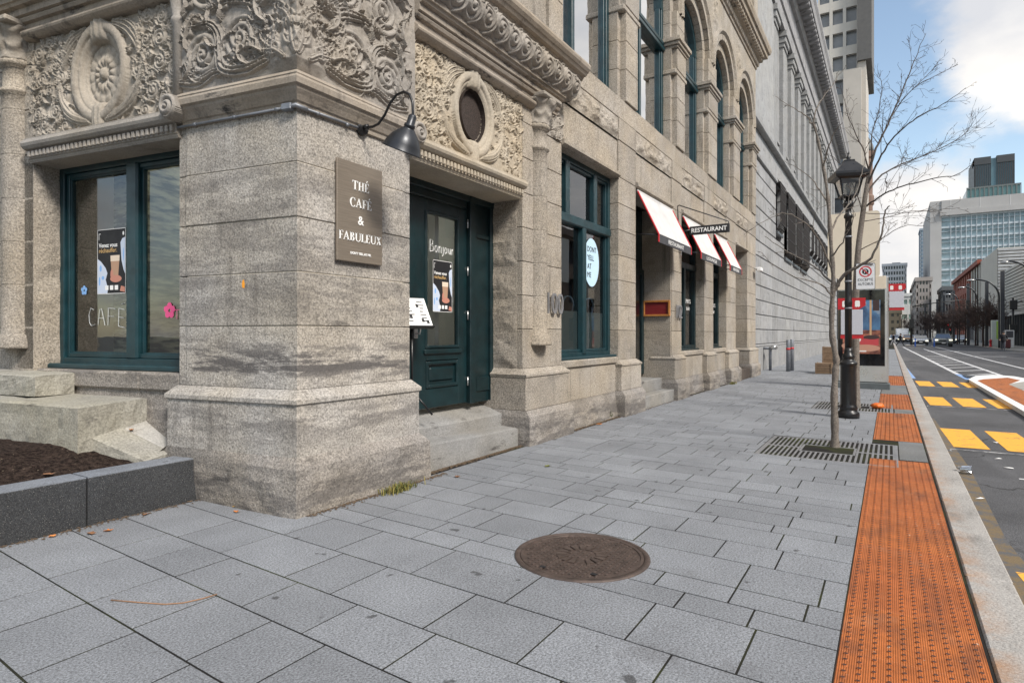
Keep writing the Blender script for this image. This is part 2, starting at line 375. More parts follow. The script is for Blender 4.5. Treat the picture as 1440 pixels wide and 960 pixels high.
# ------------------------------------------------------------------ carved relief height fields
class Relief:
    def __init__(s, w, h, step):
        s.nx, s.ny = int(w / step) + 1, int(h / step) + 1
        s.U, s.V = np.meshgrid(np.linspace(0, w, s.nx), np.linspace(0, h, s.ny)); s.H = np.zeros_like(s.U)
    def put(s, h): s.H = np.maximum(s.H, h)
    def spiral(s, cx, cy, r, hand=1, turns=2.0, amp=.045, ph=0):
        dx, dy = s.U - cx, s.V - cy; d = np.hypot(dx, dy); th = np.arctan2(dy, dx) * hand + ph
        t = (d / r) ** .8 * turns - th / (2 * np.pi); f = t - np.floor(t)
        rid = np.sin(np.pi * f) ** .75
        h = amp * .95 * (.10 + .90 * rid) * np.clip((1.02 - d / r) * 9, 0, 1) * (.75 + .35 * (1 - d / r))
        bos = amp * .95 * np.sqrt(np.clip(1 - (d / (r * .13)) ** 2, 0, 1))
        s.put(np.maximum(h, bos))
    def stroke(s, pts, w0, w1, amp=.04, gr=2, wm=None):
        P = np.array(pts, float); n = len(P); Q = []
        for i in range(n - 1):
            p0, p1, p2, p3 = P[max(i - 1, 0)], P[i], P[i + 1], P[min(i + 2, n - 1)]
            for t in np.linspace(0, 1, 9)[:-1]:
                Q.append(.5 * ((2 * p1) + (-p0 + p2) * t + (2 * p0 - 5 * p1 + 4 * p2 - p3) * t * t + (-p0 + 3 * p1 - 3 * p2 + p3) * t ** 3))
        Q.append(P[-1]); Q = np.array(Q); wm = wm if wm else max(w0, w1)
        x0, y0 = Q.min(0) - wm; x1, y1 = Q.max(0) + wm
        st = s.U[0, 1] - s.U[0, 0]; sv = s.V[1, 0] - s.V[0, 0]
        i0, i1 = max(0, int(x0 / st)), min(s.nx, int(x1 / st) + 2); j0, j1 = max(0, int(y0 / sv)), min(s.ny, int(y1 / sv) + 2)
        if i1 <= i0 or j1 <= j0: return
        U, V = s.U[j0:j1, i0:i1], s.V[j0:j1, i0:i1]
        best = np.full(U.shape, 9.); sg = np.zeros(U.shape); tt = np.zeros(U.shape)
        for i in range(len(Q) - 1):
            a, b = Q[i], Q[i + 1]; e = b - a; L = e @ e + 1e-12
            q = np.clip(((U - a[0]) * e[0] + (V - a[1]) * e[1]) / L, 0, 1)
            dx, dy = U - a[0] - q * e[0], V - a[1] - q * e[1]; d = np.hypot(dx, dy); m = d < best
            best[m] = d[m]; sg[m] = np.sign(e[0] * dy - e[1] * dx)[m]; tt[m] = ((i + q) / (len(Q) - 1))[m]
        w = np.where(tt < .5, w0 + (wm - w0) * tt * 2, wm + (w1 - wm) * (tt - .5) * 2)
        x = best / w
        h = amp * np.sqrt(np.clip(1 - x * x, 0, 1)) * (.72 + .28 * np.cos(x * sg * np.pi * gr))
        s.H[j0:j1, i0:i1] = np.maximum(s.H[j0:j1, i0:i1], h)
    def leaf(s, x, y, ang, ln, amp=.04, curl=.6, lobes=3):
        amp *= 1.25
        pts = [(x + ln * t * math.cos(ang + curl * t), y + ln * t * math.sin(ang + curl * t)) for t in (0, .35, .7, 1)]
        s.stroke(pts, ln * .07, ln * .03, amp * 1.1, 2, ln * .14)
        for k in range(lobes):
            t = .25 + .22 * k; bx, by = x + ln * t * math.cos(ang + curl * t), y + ln * t * math.sin(ang + curl * t)
            for sd in (-1, 1):
                a = ang + curl * t + sd * .85; l2 = ln * (.42 - .07 * k)
                s.stroke([(bx, by), (bx + l2 * .55 * math.cos(a), by + l2 * .55 * math.sin(a)), (bx + l2 * math.cos(a - sd * .5), by + l2 * math.sin(a - sd * .5))], l2 * .10, l2 * .05, amp * .8, 1, l2 * .21)
    def rough(s, a=.003, f=30):
        for j in range(s.ny):
            for i in range(s.nx): s.H[j, i] += a * mnoise.noise((s.U[j, i] * f, s.V[j, i] * f, 1.7))
    def mesh(s, mb, fr, s0, z0, d0, flip=False, hole=None, miter=0):
        nx, ny = s.nx, s.ny; w = s.U[0, -1]
        def fn(i, j): return (s0 + (w - s.U[j, i] if flip else s.U[j, i]) - miter * (s.H[j, i] - d0) * max(0, 1 - s.U[j, i] / .4), d0 - s.H[j, i], z0 + s.V[j, i])
        ii = range(nx - 1, -1, -1) if flip else range(nx)
        vs = [fn(i, j) for j in range(ny) for i in ii]; fs = []
        for j in range(ny - 1):
            for i in range(nx - 1):
                fs.append((j * nx + i, j * nx + i + 1, (j + 1) * nx + i + 1, (j + 1) * nx + i))
        if hole is not None:
            keep = []
            for f in fs:
                a = vs[f[0]]
                if not hole(a[0] - s0, a[2] - z0): keep.append(f)
            fs = keep
        mb.add(vs, fs, fr)

def fill_scrolls(rl, w, h, free, n, seed, rmin=.05, rmax=.12, amp=.036):
    q = random.Random(seed); placed = []
    for _ in range(n * 60):
        if len(placed) >= n: break
        r = rmax - (rmax - rmin) * (len(placed) / n) ** .7 * q.uniform(.85, 1); x, y = q.uniform(r * .8, w - r * .8), q.uniform(r * .8, h - r * .8)
        if not free(x, y, r) or any(math.hypot(x - a, y - b) < (r + c) * 1.02 for a, b, c in placed): continue
        placed.append((x, y, r))
    for (x, y, r) in placed:
        hd = q.choice((-1, 1)); a = q.uniform(0, 6.28); rl.spiral(x, y, r, hd, 1.9 if r < .07 else 2.6, amp * q.uniform(.85, 1.1), a)
        for k in range(3):
            b = a + k * 2.1 + q.uniform(-.3, .3); bx, by = x + r * .9 * math.cos(b), y + r * .9 * math.sin(b)
            rl.leaf(bx, by, b + hd * .9, r * q.uniform(.9, 1.4), amp * .9, hd * q.uniform(.4, 1.2), 2)

# carved lunette panel with an oval (u = distance from pier edge)
def oval_panel(seed, glazed):
    w, h = 2.36, 1.11; rl = Relief(w, h, .0072); cx, cy, ax, ay = 1.16, .57, .43, .52
    rl.H[:] = 0
    def free(x, y, r): return ((x - cx) / (ax + r * .9)) ** 2 + ((y - cy) / (ay + r * .9)) ** 2 > 1
    for sd in (-1, 1):                          # palm bundles leaving the lower clasp
        for k in range(4):
            b = cx + sd * (.12 + .012 * k)
            rl.stroke([(b, .05 + .012 * k), (b + sd * (.22 + .02 * k), .10 + .03 * k), (b + sd * (.40 + .015 * k), .20 + .06 * k), (b + sd * (.50 + .05 * math.sin(k)), .36 + .11 * k)], .03, .01, .055, 3, .05)
        for k in range(3):
            b = cx + sd * .22
            rl.stroke([(b, h - .05 - .02 * k), (b + sd * .2, h - .10 - .05 * k), (b + sd * .34, h - .22 - .07 * k), (b + sd * .38, h - .36 - .05 * k)], .025, .008, .05, 3, .042)
            rl.spiral(b + sd * .42, h - .40 - .04 * k, .05, sd, 1.4, .04, k) if k == 1 else None
    def free2(x, y, r): return free(x, y, r) and not (abs(abs(x - cx) - .45) < .10 and y < .42)
    fill_scrolls(rl, w, h, free2, 46, seed, .042, .105, .038)
    q = random.Random(seed + 5)
    for _ in range(150):
        x, y = q.uniform(.03, w - .03), q.uniform(.03, h - .03)
        if free(x, y, .05): rl.leaf(x, y, q.uniform(0, 6.28), q.uniform(.08, .15), .028, q.choice((-1, 1)) * q.uniform(.6, 1.4), 2)
    d = np.sqrt(((rl.U - cx) / ax) ** 2 + ((rl.V - cy) / ay) ** 2)
    ring = np.where((d < 1.0) & (d > .60), .030 + .030 * np.sqrt(np.clip(1 - ((d - .90) / .10) ** 2, 0, 1)) - .055 * np.clip((.80 - d) / .2, 0, 1) + .012 * np.sqrt(np.clip(1 - ((d - .73) / .05) ** 2, 0, 1)), -1)
    rl.H = np.where(d < 1.0, np.where(d > .6, ring, -.05), rl.H)
    for (yy, ww, hh) in ((cy + ay * .90, .13, .16), (cy - ay * .90, .09, .15)):      # clasps
        x = np.abs(rl.U - cx) / ww; y = np.abs(rl.V - yy) / hh
        cl = .08 * np.sqrt(np.clip(1 - x ** 2.4, 0, 1)) * np.sqrt(np.clip(1 - y ** 4, 0, 1)) * (.93 + .07 * np.cos((rl.U - cx) / ww * np.pi * 3))
        rl.put(np.where((x < 1) & (y < 1), cl, -1))
    if not glazed:                              # rosette inside the blind oval
        ro = Relief(w, h, .0072); th = np.arctan2((rl.V - cy) / 1.25, rl.U - cx); dd = np.hypot((rl.U - cx), (rl.V - cy) / 1.25)
        fl = -.045 + .035 * np.clip(np.abs(np.cos(th * 7)) ** .6, 0, 1) * np.clip((.27 - dd) * 10, 0, 1) * (.6 + .4 * np.cos(dd * 55))
        fl = np.maximum(fl, -.045 + .06 * np.sqrt(np.clip(1 - (dd / .055) ** 2, 0, 1)))
        rl.H = np.where(d < .6, fl, rl.H)
    seam = np.exp(-((rl.V - .53) / .006) ** 2); rl.H = rl.H - .008 * seam * (d > 1)
    rl.rough(.003, 30)
    return rl, (cx, cy, ax * .6, ay * .6)

def corner_frieze(seed):
    w, h = 1.44, 1.6; rl = Relief(w, h, .0078)   # u measured from the corner outwards
    q = random.Random(seed)
    rl.H[:] = .012
    # swelling urn at the corner
    d = np.hypot(rl.U / .34, (rl.V - .20) / .30); rl.put(.085 * np.sqrt(np.clip(1 - d ** 2, 0, 1)) * (.92 + .08 * np.cos(rl.U * 60)))
    d2 = np.hypot(rl.U / .20, (rl.V - .58) / .24); rl.put(.075 * np.sqrt(np.clip(1 - d2 ** 2, 0, 1)) * (.9 + .1 * np.cos(rl.U * 60)))
    d3 = np.hypot(rl.U / .3, (rl.V - .38) / .07); rl.put(.09 * np.sqrt(np.clip(1 - d3 ** 2, 0, 1)))
    for (x, y, r, hd) in ((.60, .38, .22, 1), (1.06, .30, .23, -1), (.52, .92, .20, -1), (1.0, .95, .25, 1), (.62, 1.35, .2, 1), (1.12, 1.42, .2, -1)):
        rl.spiral(x, y, r, hd, 3.3, .055, q.uniform(0, 6))
    for k in range(1):
        o = .03
        rl.stroke([(.30, .10 + o), (.55, .06 + o * .8), (.82, .12 + o), (.86, .42 + o), (1.0, .56 + o * .7), (1.3, .55 + o)], .07, .03, .06, 4, .085)
        rl.stroke([(1.36, .06 + o), (1.15, .03 + o), (.9, .10 + o * .8), (.78, .05 + o)], .05, .02, .05, 3, .06)
        rl.stroke([(.18, .7 + o), (.36, .62 + o), (.5, .68 + o), (.75, .72 + o), (.95, .66 + o)], .07, .03, .065, 4, .085)
        rl.stroke([(.16, .95 + o), (.28, 1.15 + o), (.5, 1.18 + o), (.8, 1.2 + o), (1.3, 1.16 + o)], .07, .03, .065, 4, .085)
    for (x, y, a, l, c) in ((.34, .2, .9, .3, -.9), (.3, .45, .5, .34, .9), (.82, .2, 1.2, .3, 1), (1.28, .4, 1.5, .34, .6), (.85, .6, 2.2, .3, -1), (1.32, .72, 2.4, .3, -.9), (.8, 1.1, .4, .3, 1), (.3, .85, .3, .3, -1),
                            (1.3, .1, 2.6, .28, -.7), (.5, .12, .2, .26, 1), (1.3, 1.1, 2, .3, 1), (.85, .35, -.4, .2, 1), (.22, 1.2, 1.2, .3, -1)):
        rl.leaf(x, y, a, l, .055, c, 3)
    qq = random.Random(seed + 1)
    for _ in range(46):
        x, y = qq.uniform(.3, 1.38), qq.uniform(.08, 1.5); a_ = qq.uniform(0, 6.28); rl.leaf(x, y, a_, qq.uniform(.16, .30), .036, qq.choice((-1, 1)) * qq.uniform(.7, 1.5), 3)
    rl.rough(.006, 22)
    ov = Relief(w, h, .0078)
    for (x, y, a_, l_, c_) in ((.02, .12, 1.2, .3, .3), (.12, .1, .9, .28, -.5), (.22, .14, 1.3, .26, .6), (.05, .34, 1.4, .26, -.4), (.16, .38, 1.0, .24, .6), (.04, .56, 1.3, .26, .5), (.14, .58, .8, .22, -.6), (.27, .3, .9, .2, .7)): ov.leaf(x, y, a_, l_, .028, c_, 3)
    rl.H = np.where((rl.U < .36) & (rl.V < .9), rl.H + ov.H * .8, rl.H)
    rl.H *= np.clip(.25 + rl.V * 9, 0, 1)
    seam = np.exp(-((rl.V - .70 - .02 * np.sin(rl.U * 9)) / .006) ** 2); rl.H -= .012 * seam
    return rl

def rock_block(mb, fr, s0, s1, z0, z1, d0, dback, amp=.05, seed=0, step=.03, slope=0.0, topband=0):
    """rock faced block: displaced front sheet with pinched margins plus closed sides"""
    nx, ny = max(3, int((s1 - s0) / step)), max(3, int((z1 - z0) / step))
    def fn(i, j):
        u, v = i / (nx - 1), j / (ny - 1); s_, z_ = s0 + (s1 - s0) * u, z0 + (z1 - z0) * v
        e = min(1, 9 * min(u, 1 - u) * (s1 - s0), 9 * min(v, 1 - v) * (z1 - z0)); e = max(0, e)
        n = mnoise.fractal((s_ * 3.1 + seed, z_ * 4.2, seed * .7), 1.0, 2.1, 5) * .8 + .35
        return (s_, d0 - amp * n * e + slope * v, z_)
    mb.grid(nx, ny, fn, fr)
    dt = d0 + slope
    mb.add([(s0, d0, z0), (s1, d0, z0), (s1, dt, z1), (s0, dt, z1), (s0, dback, z0), (s1, dback, z0), (s1, dback, z1), (s0, dback, z1)],
           [(3, 2, 6, 7), (1, 5, 6, 2), (0, 3, 7, 4)], fr)

def bumpy(mb, i0, amp, f, seed=0):
    for i in range(i0, len(mb.v)):
        p = Vector(mb.v[i]); mb.v[i] = tuple(p + mnoise.noise_vector(p * f + Vector((seed, 0, 0))) * amp)

# ------------------------------------------------------------------ lettering
_tc = {}
def glyphs(txt, bold=0):
    key = (txt, bold)
    if key not in _tc:
        cu = bpy.data.curves.new('lettering', 'FONT'); cu.body = txt; cu.align_x = 'LEFT'; cu.offset = bold; cu.resolution_u = 3; cu.extrude = .5
        ob = bpy.data.objects.new('lettering', cu); COL.objects.link(ob)
        dg = bpy.context.evaluated_depsgraph_get(); me = bpy.data.meshes.new_from_object(ob.evaluated_get(dg))
        vs = [tuple(v.co) for v in me.vertices]; fs = [tuple(p.vertices) for p in me.polygons]
        bpy.data.objects.remove(ob); bpy.data.curves.remove(cu); bpy.data.meshes.remove(me); _tc[key] = (vs, fs)
    return _tc[key]
def put_text(mb, txt, org, xd, zd, height=None, width=None, depth=.004, center=True, bold=0):
    """org = centre (or left baseline) of the text; xd reading direction, zd up; raised along the outward normal"""
    vs, fs = glyphs(txt, bold); xd, zd = Vector(xd).normalized(), Vector(zd).normalized(); nd = xd.cross(zd)
    xs = [v[0] for v in vs]; ys = [v[1] for v in vs]; w, h = max(xs) - min(xs), max(ys) - min(ys)
    sx = width / w if width else height / h; sy = height / h if height else sx
    if width and not height: sy = sx
    ox = (max(xs) + min(xs)) / 2 if center else min(xs); oy = (max(ys) + min(ys)) / 2 if center else min(ys)
    o = Vector(org)
    mb.add([tuple(o + xd * (v[0] - ox) * sx + zd * (v[1] - oy) * sy + nd * ((v[2] + .5) * depth)) for v in vs], fs, FW)

def arcpts(cx, cy, rx, ry, a0, a1, n=14): return [(cx + rx * math.cos(R(a0 + (a1 - a0) * i / n)), cy + ry * math.sin(R(a0 + (a1 - a0) * i / n))) for i in range(n + 1)]
def serif_glyph(ch):
    """list of polygons in a cap-height-1 box and the advance width"""
    def r(x0, y0, x1, y1): return [(x0, y0), (x1, y0), (x1, y1), (x0, y1)]
    S, t, f = .19, .07, .05
    foot = lambda x: [r(x - .07, 0, x + S + .07, f)]; head = lambda x: [r(x - .07, 1 - f, x + S + .07, 1)]
    acute = [[(.26, 1.08), (.34, 1.08), (.50, 1.30), (.36, 1.30)]]
    if ch == 'T': return [r(.29, 0, .29 + S, 1 - t), r(0, 1 - t, .77, 1), r(0, .78, .05, 1 - t), r(.72, .78, .77, 1 - t)] + foot(.29), .82
    if ch == 'H': return [r(.08, 0, .08 + S, 1), r(.58, 0, .58 + S, 1), r(.08 + S, .48, .58, .54)] + foot(.08) + head(.08) + foot(.58) + head(.58), .90
    if ch in 'EÉF':
        g = [r(.08, 0, .08 + S, 1), r(.01, 1 - f, .62, 1), r(.57, .78, .62, 1 - f), r(.08 + S, .48, .5, .54), r(.46, .40, .50, .62)]
        g += [r(.01, 0, .66, f), r(.61, f, .66, .24)] if ch != 'F' else foot(.08)
        return g + (acute if ch == 'É' else []), .72 if ch != 'F' else .66
    if ch == 'L': return [r(.08, 0, .08 + S, 1), r(.01, 0, .64, f), r(.59, f, .64, .26)] + head(.08), .70
    if ch == 'A': return [[(.02, 0), (.10, 0), (.42, .86), (.40, 1)], [(.40, 1), (.48, 1), (.84, 0), (.62, 0), (.40, .70)], r(.20, .30, .62, .36), r(-.04, 0, .18, f), r(.55, 0, .92, f)], .92
    if ch == 'X': return [[(.05, 1), (.28, 1), (.80, 0), (.57, 0)], [(.66, 1), (.74, 1), (.18, 0), (.09, 0)], r(0, 1 - f, .34, 1), r(.56, 1 - f, .84, 1), r(0, 0, .26, f), r(.50, 0, .86, f)], .88
    if ch == 'C':
        o = arcpts(.46, .5, .44, .52, 42, 318, 22); i = arcpts(.48, .5, .26, .46, 38, 322, 22)
        return [[o[k], o[k + 1], i[k + 1], i[k]] for k in range(22)] + [r(.70, .70, .78, .98), r(.72, .05, .78, .25)], .86
    if ch == 'B':
        g = [r(.08, 0, .08 + S, 1), r(.01, 0, .3, f), r(.01, 1 - f, .3, 1)]
        for (cy, ry, rx) in ((.765, .235, .30), (.26, .26, .36)):
            o = arcpts(.34, cy, rx, ry, -90, 90, 12); i = arcpts(.32, cy, rx - S * .95, ry - f, -90, 90, 12); g += [[o[k], o[k + 1], i[k + 1], i[k]] for k in range(12)]
        return g + [r(.25, 1 - f, .36, 1), r(.25, .48, .36, .535), r(.25, 0, .36, f)], .78
    if ch == 'U':
        o = arcpts(.46, .34, .38, .36, 180, 360, 14); i = arcpts(.48, .34, .27, .28, 180, 360, 14); i = [(max(x, .08 + S), y) if k < 4 else (x, y) for k, (x, y) in enumerate(i)]
        return [[o[k], o[k + 1], i[k + 1], i[k]] for k in range(14)] + [r(.08, .34, .08 + S, 1), r(.75, .34, .84, 1)] + head(.08) + [r(.66, 1 - f, .92, 1)], .94
    return [], .4
def put_serif(mb, txt, org, xd, zd, height, track=.06, depth=.004):
    xd, zd = Vector(xd).normalized(), Vector(zd).normalized(); nd = xd.cross(zd); x = 0; polys = []
    for ch in txt:
        g, w = serif_glyph(ch); polys += [[(px + x, py) for px, py in p] for p in g]; x += w + track
    o = Vector(org) - xd * (x - track) * height / 2
    for p in polys:
        n = len(p); a = [o + xd * q[0] * height + zd * q[1] * height for q in p]
        ar = sum(p[i][0] * p[(i + 1) % n][1] - p[(i + 1) % n][0] * p[i][1] for i in range(n))
        if ar < 0: a = a[::-1]
        vs = [tuple(q) for q in a] + [tuple(q + nd * depth) for q in a]
        mb.add(vs, [tuple(range(n))[::-1], tuple(range(n, 2 * n))] + [(i, (i + 1) % n, n + (i + 1) % n, n + i) for i in range(n)], FW)
def flatpoly(mb, pts, org, xd, zd, off=.001):
    """thin inked polygon (x,z in local sign coordinates)"""
    xd, zd = Vector(xd).normalized(), Vector(zd).normalized(); nd = xd.cross(zd); o = Vector(org) + nd * off
    n = len(pts); ar = sum(pts[i][0] * pts[(i + 1) % n][1] - pts[(i + 1) % n][0] * pts[i][1] for i in range(n))
    if ar < 0: pts = pts[::-1]
    mb.add([tuple(o + xd * p[0] + zd * p[1]) for p in pts], [tuple(range(n))], FW)
def ell(cx, cy, rx, ry, n=28): return [(cx + rx * math.cos(2 * math.pi * i / n), cy + ry * math.sin(2 * math.pi * i / n)) for i in range(n)]
def rc(x0, y0, x1, y1): return [(x0, y0), (x1, y0), (x1, y1), (x0, y1)]
SX, SZ = (1, 0, 0), (0, 0, 1)                 # street facade reading axes
LXD = (-Lx, -Ly, 0)                           # side facade reading direction

# ================================================================== corner stone building
bld = T('stone_building', 'ornate beige stone corner building with carved panels, arched upper windows and teal joinery', 'building', (CX, CYY, 0))
SILLZ = 6.08
wall = MB(FS); wall.auto = random.Random(1); wall.gap = .003
def course(mb, fr, s0, s1, z0, z1, d0, d1, ln=1.0, bev=.007, seed=0, jitter=.004):
    q = random.Random(int(s0 * 100) + int(z0 * 977) + seed); n = max(1, round((s1 - s0) / ln)); cuts = [s0] + [s0 + (s1 - s0) * (i + q.uniform(-.15, .15)) / n for i in range(1, n)] + [s1]
    for a, b in zip(cuts, cuts[1:]): mb.box(a, b, d0 + q.uniform(-jitter, jitter), d1, z0, z1, bev, fr)
ZC = [1.06, 1.625, 2.10, 2.58, 3.06, 3.55, 4.05, 4.55]
def pier_low(s0, s1, ds=0, rough=1):
    """base, plinth, moulding and shaft of a street pier"""
    for a, b in zip(ZC, ZC[1:]): wall.box(s0, s1, ds, .75, a, b, .008)
    course(wall, FS, s0 - .0, s1 + .0, 4.55, 5.25, ds, .75, 1.2)
    wall.box(s0 - .07, s1 + .07, ds - .09, .75, .48, .94, .008)
    wall.add([(s0 - .07, ds - .09, .94), (s1 + .07, ds - .09, .94), (s1 + .07, .5, .94), (s0 - .07, .5, .94), (s0 - .085, ds - .105, .955), (s1 + .085, ds - .105, .955), (s1 + .085, ds - .105, .985), (s0 - .085, ds - .105, .985), (s1, ds - .001, 1.065), (s0, ds - .001, 1.065), (s1 + .085, .5, .985), (s0 - .085, .5, .985), (s1, .5, 1.065), (s0, .5, 1.065)],
             [(0, 1, 5, 4), (4, 5, 6, 7), (7, 6, 8, 9), (6, 10, 12, 8), (11, 7, 9, 13), (1, 2, 10, 6, 5), (3, 0, 4, 7, 11)])
def pier_base(s0, s1, ds=0, seed=1, ext=.12):
    base = MB(FS)
    rock_block(base, FS, s0 - ext, s1 + ext, -.05, .40, ds - .17, .7, .035, seed)
    base.add([(s0 - ext, ds - .17, .40), (s1 + ext, ds - .17, .40), (s1 + .075, ds - .10, .482), (s0 - .075, ds - .10, .482), (s0 - ext, .5, .40), (s1 + ext, .5, .40), (s1 + .075, .5, .482), (s0 - .075, .5, .482)], [(0, 1, 2, 3), (4, 0, 3, 7), (1, 5, 6, 2), (3, 2, 6, 7)])
    base.build('pier_base', M['base'], bld)
piers = [(7.40, 8.60), (10.97, 11.90), (14.32, 15.10), (17.30, 18.30), (20.0, 21.35), (23.3, 24.9)]
for i, (a, b) in enumerate(piers):
    pier_low(a, b); pier_base(a, b, 0, 3 + i, .10 if i else .10)
# walls below the windows
for i, (a, b) in enumerate(((8.60, 10.97), (15.10, 17.30), (18.30, 20.0))):
    course(wall, FS, a, b, .46, 1.0, .04, .6, 1.25); wall.box(a, b, .0, .6, 1.0, 1.13, .02)
    base = MB(FS); rock_block(base, FS, a + .1, b - .1, -.05, .465, -.03, .6, .03, 20 + i, slope=.06)
    base.box(a + .1, b - .1, .025, .6, .45, .462); base.build('window_plinth', M['base'], bld)
# lintel courses, carved band, sill band
openings = [(8.60, 10.97), (11.90, 14.32), (15.10, 17.30), (18.30, 20.0), (21.35, 23.3)]
for (a, b) in openings:
    wall.box(a, b, .03, .75, 4.62, 5.25, .008)
    wall.add([(a, .03, 4.66), (b, .03, 4.66), (b, -.05, 4.62), (a, -.05, 4.62), (a, -.05, 4.56), (b, -.05, 4.56), (b, .0, 4.53), (a, .0, 4.53), (a, .6, 4.53), (b, .6, 4.53)], [(3, 2, 1, 0), (4, 5, 2, 3), (7, 6, 5, 4), (8, 9, 6, 7), (0, 7, 4, 3), (1, 2, 5, 6)])
    rock_block(wall, FS, a + .02, b - .02, 5.255, 5.67, .005, .6, .085, int(a * 7), .028)
for (a, b) in piers: wall.box(a, b, -.012, .75, 5.25, 5.68, .008)
course(wall, FS, 8.60, 24.9, 5.68, SILLZ, 0, .6, 2.4)
# piers 2 jamb return stones toward the door recess
q = random.Random(5)
for a, b in zip([.6, 1.06, 1.58, 2.05, 2.52, 3.0], [1.06, 1.58, 2.05, 2.52, 3.0, 3.46]):
    rock_block(wall, lambda s, d, z: (7.40 + d, YF + .62 - s, z), 0, .52, a, b, -.0, .3, .03, a * 3, .03)
# ---------------- upper storey
ups = [(8.70, 11.15), (12.03, 14.5), (15.38, 17.5), (18.70, 20.75), (21.96, 23.95)]
upp = [(8.0, 8.70), (11.15, 12.03), (14.5, 15.38), (17.5, 18.70), (20.75, 21.96), (23.95, 24.9)]
ZU = [SILLZ, 6.7, 7.25, 7.8]
for (a, b) in upp:
    for z0, z1 in zip(ZU, ZU[1:]): wall.box(a + .12, b - .12, -.04, .5, z0, z1, .008); wall.box(a, b, .09, .5, z0, z1, .008)
    wall.box(a - .02, b + .02, -.05, .5, 7.8, 7.92, .02); wall.box(a + .08, b - .08, -.055, .5, 7.92, 8.42, .008); wall.box(a, b, .07, .5, 7.92, 8.42)
    for k, (o, z0, z1) in enumerate(((.03, 8.42, 8.48), (.07, 8.48, 8.56), (.11, 8.56, 8.66))): wall.box(a - o + .04, b + o - .04, -.05 - o, .5, z0, z1, .008)
ZSP = 9.35; ZTOP = 11.75
for (a, b) in ups:
    c, r = (a + b) / 2, (b - a) / 2
    nvs = 15
    for k in range(nvs):          # two orders of voussoirs
        a0, a1 = math.pi * k / nvs, math.pi * (k + 1) / nvs
        for (r0, r1, d0) in ((r, r + .26, .10), (r + .262, r + .42, -.03)):
            ii = [(c + rr * math.cos(t), ZSP + rr * math.sin(t)) for rr, t in ((r0, a0 + .006), (r1, a0 + .004), (r1, a1 - .004), (r0, a1 - .006))]
            wall.plate(ii, d0, .5)
        ro = [(r + .42, 0), (r + .50, -.09), (r + .56, -.09), (r + .58, 0)]
        for (ra, da), (rb, db) in zip(ro, ro[1:]):
            wall.add([(c + ra * math.cos(a0), da, ZSP + ra * math.sin(a0)), (c + rb * math.cos(a0), db, ZSP + rb * math.sin(a0)), (c + rb * math.cos(a1), db, ZSP + rb * math.sin(a1)), (c + ra * math.cos(a1), da, ZSP + ra * math.sin(a1))], [(0, 1, 2, 3)])
for i, (a, b) in enumerate(upp):   # stilted jambs
    for z0, z1 in ((8.66, 9.02), (9.02, 9.36)): wall.box(a, b, .10, .5, z0, z1, .006); wall.box(a + .13, b - .13, -.03, .5, z0, z1, .006)
# spandrel wall
bd = [8.0] + [((u[1] + v[0]) / 2) for u, v in zip(ups, ups[1:])] + [24.9]
for i, (a, b) in enumerate(ups):
    c, r = (a + b) / 2, (b - a) / 2 + .55; n = 24; l0, l1 = bd[i], bd[i + 1]
    pts = [(max(l0, min(l1, c + r * math.cos(math.pi - math.pi * k / n))), ZSP + r * math.sin(math.pi * k / n)) for k in range(n + 1)]
    pts = [(l0, ZSP)] + pts + [(l1, ZSP)]
    for p, p2 in zip(pts, pts[1:]):
        if p2[0] - p[0] > 1e-4: wall.add([(p[0], 0, p[1]), (p2[0], 0, p2[1]), (p2[0], 0, ZTOP), (p[0], 0, ZTOP)], [(0, 1, 2, 3)])
    rock_block(wall, FS, l0 + .05 if i else l0 + .4, min(l1, l0 + .75) if i else l0 + .8, 10.6, 11.55, .0, .2, .05, i * 5 + 2, .05)
wall.box(8.0, 24.9, .12, .6, ZTOP, 17.5)
for k in range(12):
    a = 8.3 + k * 1.5; course(wall, FS, a, a + .7, 12.6, 17.5, .02, .4, 2)
wall.box(24.72, 24.9, .02, 9.5, 0, 17.5); wall.box(8.0, 8.62, .02, .5, 5.68, 17.5)
# ---------------- side (left) facade: pier beyond the window, wall beneath it
for a, b in zip(ZC[:-1], ZC[1:]): wall.box(3.72, 6.4, 0, .7, a, b, .008, FL)
wall.box(3.72, 6.4, -.10, .7, -.1, 1.06, .01, FL); wall.box(3.72, 6.4, 0, .7, 4.55, 5.0, .008, FL)
for (a, b, sd_) in ((1.47, 2.05, 31), (2.055, 3.72, 32)):
    base = MB(FL); rock_block(base, FL, a, b, .3, 1.0, .06, .6, .022, sd_); base.box(a, b, .02, .6, .99, 1.17, .02, FL); base.build('window_plinth', M['base'], bld)
base = MB(FW)
for a, b in zip([1.17, 1.7, 2.2, 2.72, 3.1], [1.7, 2.2, 2.72, 3.1, 3.46]):
    rock_block(wall, lambda s, d, z: FL(3.72 + d, s, z), 0.0, .5, a, b, 0, .3, .02, a * 5, .03)
# solid back-up behind both carved bays and the upper corner
wall.box(5.02, 7.5, .10, .6, 3.455, 12, 0, FS); wall.box(1.45, 3.8, .10, .6, 3.455, 12, 0, FL); wall.box(3.8, 6.4, .02, .7, 4.95, 12, 0, FL)
wall.box(5.0, 8.0, .02, .5, 5.6, 17.5, 0, FS); wall.box(.2, 6.4, .02, .5, 5.6, 17.5, 0, FL)
